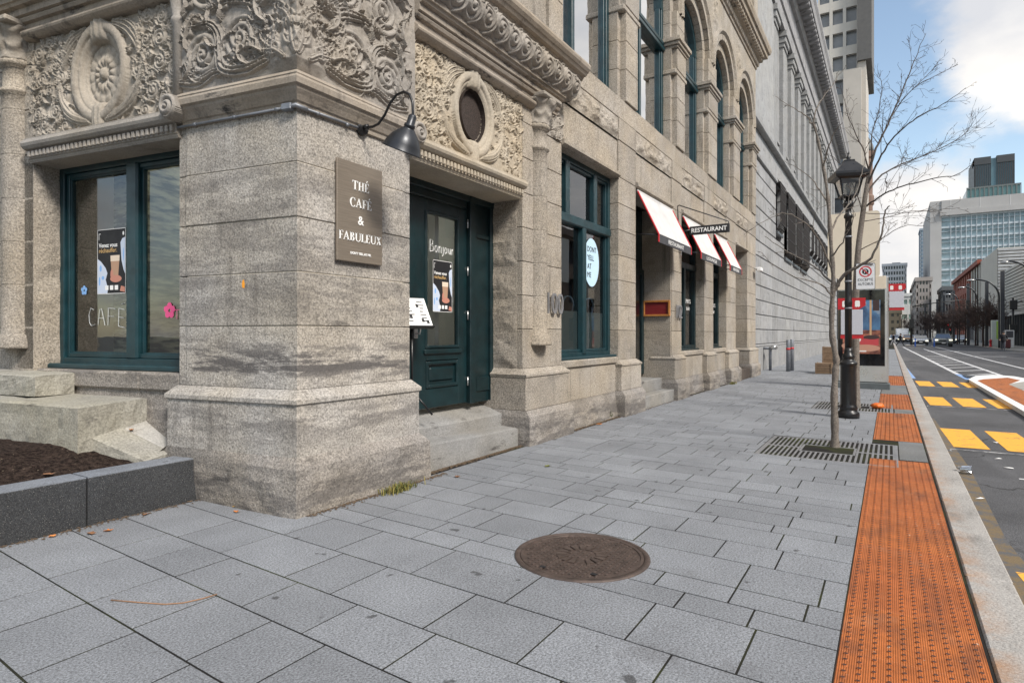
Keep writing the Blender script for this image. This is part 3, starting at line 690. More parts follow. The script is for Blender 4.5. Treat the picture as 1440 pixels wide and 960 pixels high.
# ---------------- corner pier
def pier_plan(o, cut=1.467, endx=5.04, back=.6):
    k = o * math.tan(R(81.1 / 2))
    a = FL(cut, -o, 0); c = FL(-k, -o, 0); b = FS(endx, -o, 0); e = FS(endx, back, 0); f = FL(cut, back, 0)
    ins = (FS(4.3, back, 0)[0], FS(4.3, back, 0)[1])
    return [a[:2], c[:2], b[:2], e[:2], ins, f[:2]]
pier = MB(FW); pier.auto = random.Random(6); pier.gap = .003
zz = [1.06, 1.625, 2.10, 2.58, 3.06, 3.545]
for a, b in zip(zz, zz[1:]):
    n0_ = len(pier.f); pier.prism(pier_plan(random.Random(a).uniform(0, .008), 1.345, 4.935), a + .003, b - .003, bev=.006); tt_ = pier.auto.random()
    for i_ in range(n0_, len(pier.f)): pier.tint[i_] = tt_
    pier.box(1.347, 1.467, .012, .6, a, b, .007, FL); pier.box(4.937, 5.04, .012, .6, a, b, .007, FS)
pier.prism(pier_plan(0, 1.44, 5.02), 3.53, 5.6)
def ring(mb, o0, z0, o1, z1, e0=0, e1=0):
    A, B = pier_plan(o0, 1.467 + e0, 5.04 + e0), pier_plan(o1, 1.467 + e1, 5.04 + e1); n = len(A)
    mb.add([(p[0], p[1], z0) for p in A] + [(p[0], p[1], z1) for p in B], [(i, (i + 1) % n, n + (i + 1) % n, n + i) for i in range(n)])
for (o0, z0, o1, z1) in ((.0, 1.063, .10, .985), ):
    ring(pier, .105, .985, .0, 1.064, .05, 0); ring(pier, .105, .95, .105, .985, .05, .05); ring(pier, .085, .935, .105, .95, .03, .05)
def noisy_prism(mb, o0, z0, o1, z1, e0, e1, amp, seed, step=.035, tap=(0, 0)):
    """three visible faces of the corner block as displaced sheets"""
    for fr, s0, s1, sg in ((FS, CX, 5.04, 1), (FL, 0, 1.467, 1)):
        L0 = (s1 - s0); kx = math.tan(R(81.1 / 2)); nx = max(3, int((L0 + .1) / step)); ny = max(3, int((z1 - z0) / step))
        def fn(i, j):
            u, v = i / (nx - 1), j / (ny - 1); o = o0 + (o1 - o0) * v; e = e0 + (e1 - e0) * v; z = z0 + (z1 - z0) * v
            x = (s0 - kx * o) + (s1 + e - s0 + kx * o) * u
            w = min(1, 8 * v * (z1 - z0), 8 * (1 - v) * (z1 - z0), u * (L0) * 8, (1 - u) * L0 * 8); w = max(0, w)
            nn = mnoise.fractal((x * 2.6 + seed + (17 if fr is FL else 0), z * 3.4, seed), 1, 2.1, 5) * .8 + .3
            if fr is FL: o -= (tap[0] + (tap[1] - tap[0]) * v) * min(1.15, max(0, x) / 1.1)
            return (x, -o - amp * nn * w, z)
        mb.grid(nx, ny, fn, fr)
        e, e2 = s1 + e0, s1 + e1
        mb.add([(e, -o0, z0), (e, .5, z0), (e2, .5, z1), (e2, -o1, z1)], [(0, 1, 2, 3)], fr)
mo = MB(FW); mo.prism(pier_plan(-.005, 1.33, 4.92), 1.0, 3.53); mo.build('mortar', simple('lime_mortar', (.40, .36, .29), .95, 0, .25, 6), bld)
noisy_prism(pier, .09, .49, .085, .936, .03, .03, .014, 3)
noisy_prism(base, .165, -.05, .155, .40, .14, .13, .03, 6, tap=(.12, .07))
noisy_prism(base, .155, .40, .09, .492, .13, .035, .004, 9, tap=(.07, 0))
bp = pier.build('corner_pier', M['pier'], bld); wl = wall.build('wall', M['stone'], bld); bs = base.build('pier_base', M['base'], bld)
# cornice band of the pier
cb = MB(FW); pth = [FL(1.36, 0, 0)[:2], (CX, CYY), (4.93, YF)]
prof = [(-.02, 3.52), (.028, 3.525), (.034, 3.565), (.05, 3.575), (.075, 3.62), (.10, 3.655), (.105, 3.675), (.13, 3.69), (.135, 3.74), (.12, 3.765), (.125, 3.775), (.10, 3.80), (.06, 3.83), (-.02, 3.845)]
cb.sweep(prof, pth); cbo = cb.build('string_course', M['corn'], bld)
vol = None
for fr, s_ in ((FL, 1.39), (FS, 4.985)):
    rl = Relief(.26, .26, .006); dd = np.hypot(rl.U - .13, rl.V - .13); rl.H = np.where(dd < .115, .17, 0.0)
    rr = Relief(.26, .26, .006); rr.spiral(.13, .13, .11, 1, 2.1, .04); rl.H = rl.H + np.where(dd < .112, rr.H, 0)
    mb = MB(fr); rl.mesh(mb, fr, s_ - .13, 3.555, -.0, False, lambda a, b: math.hypot(a - .13, b - .13) > .125); mb.build('volute_boss', M['frieze'], bld)
# corner frieze
fz = MB(FS); rl = corner_frieze(3); rl.mesh(fz, FS, CX, 3.84, -.03, miter=.855); rl2 = corner_frieze(3); rl2.mesh(fz, FL, 0, 3.84, -.03, miter=.855)
fz.box(4.985, 5.06, -.05, .4, 3.80, 5.6, .01, FS); fz.box(1.38, 1.47, -.03, .4, 3.80, 5.6, .01, FL)
fz.smooth = True; fz.build('carved_frieze', M['frieze'], bld)
cs = MB(FL); cs.smooth = True
cs.lathe((1.41, -.03), [(.055, 3.8), (.055, 4.5), (.07, 4.52), (.07, 4.56), (.055, 4.58), (.085, 4.74), (.10, 4.80), (.10, 4.86), (.055, 4.87), (.055, 5.5)], 14, FL); cs.build('slender_shaft', M['frieze'], bld)
# oval panels with their lintel mouldings
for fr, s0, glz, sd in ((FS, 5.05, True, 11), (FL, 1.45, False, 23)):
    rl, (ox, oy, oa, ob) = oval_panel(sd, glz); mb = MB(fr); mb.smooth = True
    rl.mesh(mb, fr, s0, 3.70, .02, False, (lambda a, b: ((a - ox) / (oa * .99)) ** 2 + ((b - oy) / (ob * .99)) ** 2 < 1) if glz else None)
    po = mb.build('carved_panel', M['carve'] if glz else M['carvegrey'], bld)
    if glz:
        g = MB(fr); n = 40
        g.add([(s0 + ox + oa * 1.02 * math.cos(2 * math.pi * i / n), .07, 3.70 + oy + ob * 1.02 * math.sin(2 * math.pi * i / n)) for i in range(n)], [tuple(range(n))])
        g.add([(s0 + ox + rr * oa * math.cos(2 * math.pi * i / n), dd, 3.70 + oy + rr * ob * math.sin(2 * math.pi * i / n)) for rr, dd in ((1.0, .0), (1.0, .08)) for i in range(n)], [(i, (i + 1) % n, n + (i + 1) % n, n + i) for i in range(n)])
        g.build('oval_grille', simple('brown_mesh_grille', (.045, .032, .026), .7, .2, .5, 40, .6), po)
    lm = MB(fr); e0, e1 = s0 - .02, s0 + 2.30
    if fr is FS: pth = [(e0, YF), (e1, YF)]
    else: pth = [FL(e1, 0, 0)[:2], FL(e0, 0, 0)[:2]]
    lm.sweep([(-.05, 3.445), (.02, 3.447), (.03, 3.46), (.03, 3.475), (.045, 3.478), (.045, 3.565), (.085, 3.575), (.11, 3.60), (.12, 3.63), (.11, 3.66), (.085, 3.675), (.085, 3.69), (.05, 3.705), (-.05, 3.715)], pth)
    nd = 34
    for k in range(nd):
        a = e0 + .02 + (e1 - e0 - .04) * k / nd; w = (e1 - e0) / nd
        lm.box(a, a + w * .6, -.075, 0, 3.49, 3.555, .006)
    lm.box(e0, e1, -.02, .6, 3.44, 3.446, 0)
    lm.build('lintel_moulding', M['carve'] if fr is FS else M['frieze'], bld)
# entablature with scrolled band (each bay)
for fr, s0, s1 in ((FS, 5.04, 8.36), (FL, 1.467, 4.9)):
    e = MB(fr); pth = [(s0, YF), (s1, YF)] if fr is FS else [FL(s1, 0, 0)[:2], FL(s0, 0, 0)[:2]]
    lowend = 7.62 if fr is FS else 3.78
    pth2 = [(s0, YF), (lowend, YF)] if fr is FS else [FL(lowend, 0, 0)[:2], FL(s0, 0, 0)[:2]]
    e.sweep([(-.05, 4.78), (.03, 4.785)] + [(.05 + .055 * math.sin(math.pi * t / 6), 4.79 + .115 * t / 6) for t in range(7)] + [(.03, 4.91), (-.05, 4.915)], pth2)
    e.sweep([(-.05, 4.905), (.045, 4.908), (.05, 4.96), (.085, 4.97), (.10, 5.0), (.09, 5.02), (.12, 5.03), (.12, 5.10), (.165, 5.11), (.18, 5.14), (.20, 5.145), (.20, 5.20), (-.05, 5.21)], pth)
    e.sweep([(-.05, 5.50), (.26, 5.505), (.30, 5.53), (.31, 5.56), (.36, 5.575), (.385, 5.61), (.40, 5.62), (.43, 5.66), (.44, 5.70), (.43, 5.735), (.30, 5.78), (-.05, 5.86)], [(s0, YF), (s1 + .38, YF)] if fr is FS else [FL(s1 + .3, 0, 0)[:2], FL(s0, 0, 0)[:2]])
    en = e.build('cornice', M['corn'], bld)
    L_ = s1 - s0 + .22; rl = Relief(L_, .36, .0095); q = random.Random(4); nsc = int(L_ / .30)
    for k in range(nsc + 1):
        x = .13 + k * .30; hd = 1 if k % 2 else -1
        rl.spiral(x, .18, .155, hd, 2.3, .05, k)
        rl.stroke([(x + .02, .02), (x + .15, .10), (x + .18, .26), (x + .28, .34)], .03, .012, .045, 1); rl.leaf(x + .15, .30, 1.2 * hd, .12, .045, .8, 2)
    rl.rough(.004, 30)
    mb = MB(fr); mb.smooth = True; w = rl.U[0, -1]
    for j in range(rl.ny):
        for i in range(rl.nx):
            t = rl.V[j, i] / .36; o = .16 + .12 * math.sin(math.pi * min(1, t * .8)) + .06 * t; h = rl.H[j, i]
            mb.v.append(fr(s0 + rl.U[j, i], -o - h, 5.17 + rl.V[j, i] - h * .35))
    for j in range(rl.ny - 1):
        for i in range(rl.nx - 1):
            f = [j * rl.nx + i, j * rl.nx + i + 1, (j + 1) * rl.nx + i + 1, (j + 1) * rl.nx + i]; mb.f.append(f if fr is FS else f[::-1]); mb.m.append(0); mb.sm.append(True)
    mb.box(s0, s0 + w, -.14, .1, 5.18, 5.5); 
    ex = s0 + w
    mb.add([(ex, -.16, 5.17), (ex, .1, 5.17), (ex, .1, 5.52), (ex, -.28, 5.52), (ex, -.29, 5.4), (ex, -.25, 5.26)], [(0, 1, 2, 3, 4, 5)])
    mb.build('scrolled_band', M['frieze'], en)
# colonnettes with leafy capitals
for fr, s_ in ((FS, 7.85), (FL, 4.04)):
    c = MB(fr); c.smooth = True; d_ = .035; r = .182
    prof = [(r + .06, 1.39), (r + .065, 1.42), (r + .05, 1.45), (r + .055, 1.48), (r + .04, 1.50), (r + .035, 1.53), (r + .01, 1.55), (r, 1.56)]
    for z in (2.10, 2.58, 3.06, 3.55, 4.05): prof += [(r, z - .012), (r, z - .006), (r - .009, z), (r, z + .006), (r, z + .012)]
    prof += [(r, 4.22), (r + .03, 4.24), (r + .035, 4.26), (r + .01, 4.29), (r - .01, 4.30), (r - .01, 4.52), (r + .03, 4.54), (r + .045, 4.57), (r + .03, 4.60), (r - .01, 4.61)]
    prof = [(a - .02, z) for a, z in prof]
    c.lathe((s_, d_), prof, 28, fr); co = c.build('colonnette', M['stone'], bld)
    c = MB(fr); c.smooth = True
    def md(a, z, r0):
        t = (z - 4.6) / .34; return (.035 * abs(math.cos(a * 4)) ** .5 * (.3 + t) + .025 * max(0, math.sin(t * 14 + 3 * abs(math.cos(a * 4)))))
    c.lathe((s_, d_), [(.17 + .09 * (t / 16) ** 2.2, 4.60 + .34 * t / 16) for t in range(17)], 64, fr, md)
    c.smooth = False; c.box(s_ - .27, s_ + .27, d_ - .29, d_ + .1, 4.935, 5.0, .015, fr)
    c.build('capital', M['frieze'], co)
fp = Relief(.56, .44, .008); fill_scrolls(fp, .56, .44, lambda x, y, r: True, 9, 4, .04, .10, .04); fp.rough(.004); mb = MB(FS); mb.smooth = True; fp.mesh(mb, FS, 8.08, 4.56, -.005); mb.build('carved_block', M['frieze'], bld)
# top cornice
tc = MB(FW); tc.sweep([(-.05, 11.70), (.04, 11.705), (.05, 11.80), (.10, 11.82), (.12, 11.90), (.12, 11.96), (.22, 12.0), (.24, 12.12), (.38, 12.16), (.40, 12.30), (.46, 12.32), (.50, 12.45), (.50, 12.55), (.2, 12.7), (-.05, 12.72)], [(8.0, YF), (24.9, YF), (24.9, YF + 3)])
for k in range(70): tc.box(8.2 + k * .238, 8.32 + k * .238, YF - .33, YF, 12.02, 12.13)
tc.build('cornice', M['corn'], bld)
# ---------------- interior shell (seen through the panes)
sh = MB(FW)
def inward(a): return a
sh.box(3.95, 24.7, YF + .95, 9.5, .50, .60); sh.mi = 1
sh.box(4.9, 24.7, 9.5, 9.7, .5, 5.2); sh.box(4.9, 24.7, YF + .6, 9.7, 5.1, 5.2); sh.box(8.0, 8.15, YF + .62, 9.5, .6, 5.1); sh.box(14.7, 14.85, YF + .62, 9.5, .6, 5.1); sh.box(20.5, 20.65, YF + .62, 9.5, .6, 5.1)
sh.box(4.9, 24.7, YF + 3.2, YF + 3.3, SILLZ, 13); sh.box(4.5, 24.7, YF + .55, 9.7, 13, 13.1)
sh.box(.3, 6.4, 2.9, 3.0, .4, 5.2, 0, FL); sh.box(3.78, 3.9, .4, 3, .4, 5.2, 0, FL); sh.box(.6, 6.4, .45, 3, 5.1, 5.18, 0, FL); sh.mi = 0; sh.box(.9, 6, .5, 3, .9, 1.0, 0, FL)
sh.mi = 2; sh.box(3.05, 3.5, .75, 1.3, 1.0, 5.1, 0, FL)
sh.mi = 3
for x in (9.0, 11.3, 12.9, 14.6, 16.2, 18.6, 19.8, 21.8, 23.2):
    sh.box(x, x + .12, YF + 1.2, YF + 1.3, SILLZ, 12.9)
sh.build('interior', [M['floorin'], M['inter'], M['instone'], M['interdk']], bld)
for (a, b, c) in ((5.55, 6.9, 6.3), (5.2, 7.4, 8.0)): lt = MB(FW); lt.box(a, b, c, c + .12, 3.62, 3.68); lt.build('ceiling_fill_light', M['fluoro'], bld)
lt = MB(FL); lt.box(1.8, 3.2, 1.9, 2.05, 3.95, 4.0); lt.build('ceiling_fill_light', M['fluoro'], bld)  # added tube, none visible there; fills the room behind the left window with light

# ---------------- joinery
def frame_box(mb, s0, s1, z0, z1, d0, d1, w, bev=.008):
    mb.box(s0, s0 + w, d0, d1, z0, z1, bev); mb.box(s1 - w, s1, d0, d1, z0, z1, bev); mb.box(s0 + w, s1 - w, d0, d1, z1 - w, z1, bev); mb.box(s0 + w, s1 - w, d0, d1, z0, z0 + w, bev)
def pane(mb, s0, s1, z0, z1, d): mb.add([(s0, d, z0), (s1, d, z0), (s1, d, z1), (s0, d, z1)], [(0, 1, 2, 3)])
# left cafe window
w = MB(FL); frame_box(w, 1.44, 3.735, 1.20, 3.47, .27, .40, .09); frame_box(w, 1.53, 3.645, 1.29, 3.38, .30, .38, .05)
w.box(2.42, 2.60, .265, .40, 1.28, 3.40, .02); frame_box(w, 1.55, 2.42, 1.32, 3.35, .32, .37, .035, .004); frame_box(w, 2.60, 3.62, 1.32, 3.35, .32, .37, .035, .004)
w.box(1.44, 3.75, .14, .42, 1.165, 1.225, .015)
wo = w.build('window', M['teal'], bld); g = MB(FL); pane(g, 1.5, 2.45, 1.3, 3.37, .35); pane(g, 2.58, 3.68, 1.3, 3.37, .35); g.build('pane', M['glass'], wo)
# street window with three lights above two
w = MB(FS); d0 = .17; frame_box(w, 8.60, 10.97, 1.14, 4.53, d0, d0 + .14, .10); frame_box(w, 8.70, 10.87, 1.24, 4.43, d0 + .03, d0 + .12, .05)
w.box(8.62, 10.95, d0 - .03, d0 + .12, 3.40, 3.56, .02); w.box(9.72, 9.86, d0 - .02, d0 + .12, 1.2, 3.44, .015)
for x in (9.16, 10.28): w.box(x - .07, x + .07, d0 - .01, d0 + .12, 3.52, 4.45, .015)
w.box(8.6, 10.99, d0 - .13, d0 + .1, 1.12, 1.17, .012)
wo = w.build('window', M['teal'], bld); g = MB(FS); pane(g, 8.7, 9.8, 1.2, 3.45, d0 + .08); pane(g, 9.8, 10.9, 1.2, 3.45, d0 + .085); pane(g, 8.7, 10.9, 3.5, 4.45, d0 + .08); g.build('pane', M['glass'], wo)
# frosted lower film and blind behind that window
f = MB(FS); f.box(8.72, 9.72, d0 + .10, d0 + .104, 1.25, 1.95); f.box(9.86, 10.84, d0 + .10, d0 + .104, 1.25, 1.95); f.build('frosted_film', flat('frosted_teal_film', (.30, .38, .37)), wo)
f = MB(FS); f.box(8.72, 9.60, d0 + .20, d0 + .205, 2.45, 3.2); f.build('blind', flat('pale_blind', (.45, .50, .52)), wo)
# restaurant windows
for (a, b) in ((15.10, 17.30), (18.30, 20.0)):
    w = MB(FS); d0 = .24; frame_box(w, a, b, 1.14, 4.53, d0, d0 + .14, .12); w.box((a + b) / 2 - .07, (a + b) / 2 + .07, d0 - .01, d0 + .13, 1.2, 3.4, .015); w.box(a, b, d0 - .02, d0 + .13, 3.3, 3.45, .015); w.box(a, b, d0 - .1, d0 + .1, 1.12, 1.17, .01)
    wo = w.build('window', M['tealdk'], bld); g = MB(FS); pane(g, a + .1, b - .1, 1.2, 4.45, d0 + .08); g.build('pane', M['glass'], wo)
# arched upper windows
for (a, b) in ups:
    w = MB(FS); d0 = .27; c, r = (a + b) / 2, (b - a) / 2; fw = .13
    for (x0, x1) in ((a, a + fw), (b - fw, b)): w.box(x0, x1, d0, d0 + .14, SILLZ, ZSP, .01)
    for (x0, x1) in ((a + fw, a + fw + .06), (b - fw - .06, b - fw)): w.box(x0, x1, d0 + .03, d0 + .12, SILLZ + .1, ZSP, .008)
    w.box(a, b, d0 - .02, d0 + .14, SILLZ, SILLZ + .12, .01); w.box(a, b, d0 - .05, d0 + .14, 8.36, 8.46, .015); w.box(a, b, d0 - .03, d0 + .14, 8.5, 8.60, .015)
    for x in (c - .35, ): w.box(x - .05, x + .05, d0, d0 + .12, SILLZ, ZSP + math.sqrt(r * r - .16), .01)
    n = 16
    for k in range(n):
        a0, a1 = math.pi * k / n, math.pi * (k + 1) / n
        w.plate([(c + rr * math.cos(t), ZSP + rr * math.sin(t)) for rr, t in ((r - .17, a0), (r, a0), (r, a1), (r - .17, a1))], d0, d0 + .14)
    wo = w.build('window', M['teal'], bld); g = MB(FS); pane(g, a + .05, b - .05, SILLZ + .05, 8.4, d0 + .09)
    g.add([(a + .05, d0 + .09, 8.55)] + [(b - .05, d0 + .09, 8.55)] + [(c + (r - .05) * math.cos(math.pi * k / 16), d0 + .09, ZSP + (r - .05) * math.sin(math.pi * k / 16)) for k in range(17)], [tuple(range(19))])
    g.build('pane', M['glassup'], wo)
    bl = MB(FS)
    for k in range(22): bl.add([(c - .28, d0 + .22, SILLZ + .3 + k * .09), (b - .2, d0 + .22, SILLZ + .3 + k * .09), (b - .2, d0 + .27, SILLZ + .36 + k * .09), (c - .28, d0 + .27, SILLZ + .36 + k * .09)], [(0, 1, 2, 3)])
    if a < 10: bl.build('slatted_blind', M['inter'], wo)
# cafe door
df = MB(FS); dd = .52
df.box(5.04, 5.62, dd, dd + .1, .5, 3.45, .01); df.box(6.80, 6.92, dd - .05, dd + .12, .6, 3.45, .012); df.box(5.62, 6.80, dd, dd + .1, 3.26, 3.45, .012); df.box(5.04, 7.4, dd - .04, dd + .1, 3.36, 3.45, .01)
df.box(6.92, 7.40, dd + .02, dd + .10, .6, 3.45); df.box(6.97, 7.02, dd - .0, dd + .06, .62, 3.3, .006); df.box(7.33, 7.40, dd - .03, dd + .1, .6, 3.4, .01); df.box(7.0, 7.35, dd, dd + .06, 2.9, 2.96, .006); df.box(7.0, 7.35, dd, dd + .06, .75, .95, .006)
dfo = df.build('door_frame', M['tealdk'], bld)
d = MB(FS); a, b, y0, y1 = 5.63, 6.79, dd + .01, dd + .07
d.box(a, 5.93, y0, y1, .62, 3.25, .006); d.box(6.60, b, y0, y1, .62, 3.25, .006); d.box(5.93, 6.60, y0, y1, 3.09, 3.25, .006); d.box(5.93, 6.60, y0, y1, .62, .86, .006); d.box(5.93, 6.60, y0, y1, 1.22, 1.38, .006); d.box(5.93, 6.60, y0 + .03, y1, .86, 1.22)
frame_box(d, 5.93, 6.60, .87, 1.21, y0 - .012, y1, .045, .01); d.box(6.02, 6.51, y0 + .005, y1, .95, 1.13, .02); frame_box(d, 5.91, 6.62, 1.37, 3.11, y0 - .015, y1, .04, .01); d.box(5.88, 6.65, y0 - .03, y0 + .02, 1.30, 1.36, .01)
do = d.build('door', simple('teal_door_paint', (.0045, .019, .022), .38, 0, .4, 5, .06), bld)
g = MB(FS); pane(g, 5.93, 6.60, 1.38, 3.1, y0 + .03); g.build('pane', M['glass'], do)
h = MB(FS); h.smooth = True; h.tube([(5.735, y0 - .005, 1.55), (5.735, y0 - .06, 1.56), (5.735, y0 - .07, 1.60), (5.735, y0 - .07, 1.72), (5.735, y0 - .05, 1.76), (5.735, y0 - .005, 1.77)], .012, 8); h.smooth = False; h.box(5.70, 5.77, y0 - .008, y0 + .01, 1.50, 1.82, .004); h.build('handle', M['steel'], do)
for z in (.85, 1.75, 2.35, 3.0):
    h = MB(FS); h.smooth = True; h.tube([(6.795, y0 - .015, z), (6.795, y0 - .015, z + .12)], .011, 8); h.build('hinge', M['steel'], do)
# restaurant door, service door
d = MB(FS); d.box(11.9, 14.3, .72, .80, .55, 4.5); frame_box(d, 12.0, 13.1, .6, 3.1, .66, .74, .12); frame_box(d, 13.1, 14.25, .6, 3.1, .66, .74, .12); do = d.build('door', M['tealdk'], bld); g = MB(FS); pane(g, 12.1, 13.0, .75, 3.0, .70); pane(g, 13.2, 14.15, .75, 3.0, .70); g.build('pane', M['glass'], do)
for jx in (14.27, 11.88):
    j = MB(FS)
    for a, b in zip([.5, 1.06, 1.62, 2.1, 2.58, 3.06, 3.55], [1.06, 1.62, 2.1, 2.58, 3.06, 3.55, 4.53]): j.box(jx, jx + .07, .02, .74, a, b, .006)
    j.build('door_jamb', M['stone'], bld)
d = MB(FS); d.box(21.35, 23.3, .6, .7, .3, 4.5); d.box(21.35, 23.3, -.1, .6, .0, .35, .01); frame_box(d, 21.4, 23.25, .35, 3.2, .52, .62, .12); d.build('door', simple('brown_door', (.09, .07, .055), .6), bld)
# steps
def worn_step(x0, x1, y0, y1, z0, zl, zr, zb, seed):
    s = MB(FW); n = 40; m_ = 12; e = .012
    def top(i, j):
        u, v = i / n, j / m_; z = zl + (zr - zl) * u + (zb - zl) * v * (1 if zb else 0)
        z += .004 * mnoise.noise((u * 9 + seed, v * 3, 0)) - .012 * math.sin(math.pi * u) * (1 - v) - (e if j == 0 else 0)
        return (x0 + (x1 - x0) * u, y0 + (y1 - y0) * v + (0 if j else -.0), z)
    s.grid(n + 1, m_ + 1, top)
    s.grid(n + 1, 5, lambda i, j: (x0 + (x1 - x0) * i / n, y0 - .006 * mnoise.noise((i * .3 + seed, j * .6, 2)) * (j < 4), z0 + (top(i, 0)[2] - z0) * j / 4))
    for x, i in ((x0, 0), (x1, n)):
        vs = [(x, y0, z0), (x, y1, z0)] + [top(i, j) for j in range(m_, -1, -1)]; s.add(vs, [tuple(range(len(vs)))])
    s.build('step', M['step'], bld)
worn_step(5.22, 7.93, 4.42, 5.1, -.05, .315, .235, .34, 1); worn_step(5.06, 7.42, 4.69, 5.3, .22, .465, .43, .64, 2)
for (x0, x1, y0, y1, z0, z1) in ((11.98, 14.25, 4.32, 5.2, -.05, .26), (11.95, 14.27, 4.62, 5.3, .25, .52)):
    s = MB(FW); s.box(x0, x1, y0, y1, z0, z1, .015); s.box(x0 + .03, x1 - .03, y0 - .012 + .03, y1, z1 - .12, z1 - .0005)
    s.build('step', M['step'], bld)

# ================================================================== things fixed to the building
t = T('wall_sign', 'brushed bronze plaque with white serif lettering THÉ CAFÉ & FABULEUX on the corner pier', 'sign', FS(4.26, -.03, 2.24))
m = MB(FS); m.box(3.962, 4.556, -.045, -.02, 2.24, 3.19, .004); m.build('plate', M['bronze'], t)
m = MB(FS)
for x in (4.0, 4.52):
    for z in (2.29, 3.14): m.smooth = False; m.box(x - .012, x + .012, -.03, .01, z - .012, z + .012)
m.build('standoff', M['steel'], t)
m = MB()
for s, z, hgt, tr in (('THÉ', 2.93, .088, .06), ('CAFÉ', 2.765, .088, .06), ('FABULEUX', 2.44, .088, .06)): m = MB(); put_serif(m, s, FS(4.26, -.046, z), SX, SZ, hgt * (.93 if s[0] == 'F' else 1), tr * .6); m.build('lettering', M['w_ink'], t)
m = MB(); put_text(m, '&', FS(4.26, -.046, 2.645), SX, SZ, height=.085, bold=.01); m.build('lettering', M['w_ink'], t)
m = MB(); put_text(m, "DON'T YELL AT ME.", FS(4.26, -.046, 2.325), SX, SZ, width=.27, depth=.004, bold=.035)
m.build('lettering', M['w_ink'], t)
# conduit
t = T('conduit', 'thin galvanised conduit pipe running round the pier under its string course', 'pipe', FL(.7, -.03, 3.53))
m = MB(); m.smooth = True; kk = .03 * math.tan(R(40.5))
c1, c2 = Vector(FL(1.47, -.03, 3.53)), Vector(FL(.10, -.03, 3.53)); m.tube([c1, c2], .012, 8); e1, e2 = Vector(FS(3.63, -.03, 3.53)), Vector(FS(4.25, -.03, 3.545)); m.tube([c2, Vector(FL(-kk, -.045, 3.53)), e1], .020, 8); m.tube([e1, e2], .012, 8)
for f, s in ((FL, 1.2), (FL, .7), (FL, .2), (FS, 3.75), (FS, 4.1)): m.tube([f(s - .015, -.03, 3.53), f(s + .015, -.03, 3.53)], .017, 8)
m.build('tube', M['galv'], t)
m = MB(FL); m.box(.02, .13, -.06, -.005, 3.50, 3.56, .008); m.build('junction_box', M['galv'], t)
# gooseneck lamp
t = T('wall_lamp', 'dark gooseneck barn lamp leaning out from the pier above the bronze plaque', 'lamp', FS(4.30, 0, 3.55))
m = MB(); m.smooth = True; m.tube([FS(4.30, .0, 3.56), FS(4.30, -.035, 3.56), FS(4.30, -.05, 3.56)], [.075, .075, .06], 20); m.tube([FS(4.30, -.04, 3.56), FS(4.30, -.10, 3.56)], .024, 10); m.build('wall_mount', M['black'], t)
m = MB(); m.smooth = True
P = [(-.05, 3.56), (-.16, 3.545), (-.24, 3.56), (-.32, 3.63), (-.39, 3.73), (-.47, 3.79), (-.56, 3.80), (-.63, 3.76), (-.665, 3.68), (-.67, 3.58), (-.665, 3.53)]
PP = []
for i in range(len(P) - 1):
    for u in (0, .33, .66): PP.append((P[i][0] * (1 - u) + P[i + 1][0] * u, P[i][1] * (1 - u) + P[i + 1][1] * u))
PP.append(P[-1]); m.tube([FS(4.30, a, b) for a, b in PP], .0125, 10); m.build('arm', M['black'], t)
ax = Vector((0, .42, -.9)).normalized(); o = Vector(FS(4.30, -.668, 3.55)); bx = Vector((1, 0, 0)); by = ax.cross(bx)
def shade_fr(x, y, z): return tuple(o + bx * x + by * y + ax * z)
m = MB(shade_fr); m.smooth = True
m.lathe((0, 0), [(.02, -.02), (.038, 0), (.04, .07), (.052, .075), (.052, .10), (.046, .105), (.06, .12), (.10, .16), (.135, .20), (.165, .26), (.182, .315), (.19, .325), (.186, .328), (.16, .262), (.10, .17), (.03, .12)], 32); m.build('lamp_shade', M['lampmetal'], t)
m = MB(shade_fr); m.smooth = True; m.lathe((0, 0), [(.01, .12), (.02, .16), (.038, .20), (.038, .22), (.02, .245), (.004, .25)], 16); m.build('bulb', M['white'], t)
# house numbers
for txt, s0, z0, hh, wd in (('100', 8.27, 2.02, .32, .50), ('102', 14.73, 2.10, .32, .44)):
    m = MB(); put_text(m, txt, FS(s0 + .03, -.03, z0), SX, SZ, height=hh, width=wd, depth=.03, bold=-.006)
    tag(m.build('house_number', M['num'], None, FS(s0, 0, z0)), 'slim raised grey metal number %s on the pier %s' % (txt, 'right of the cafe door' if txt == '100' else 'right of the restaurant entrance'), 'number')
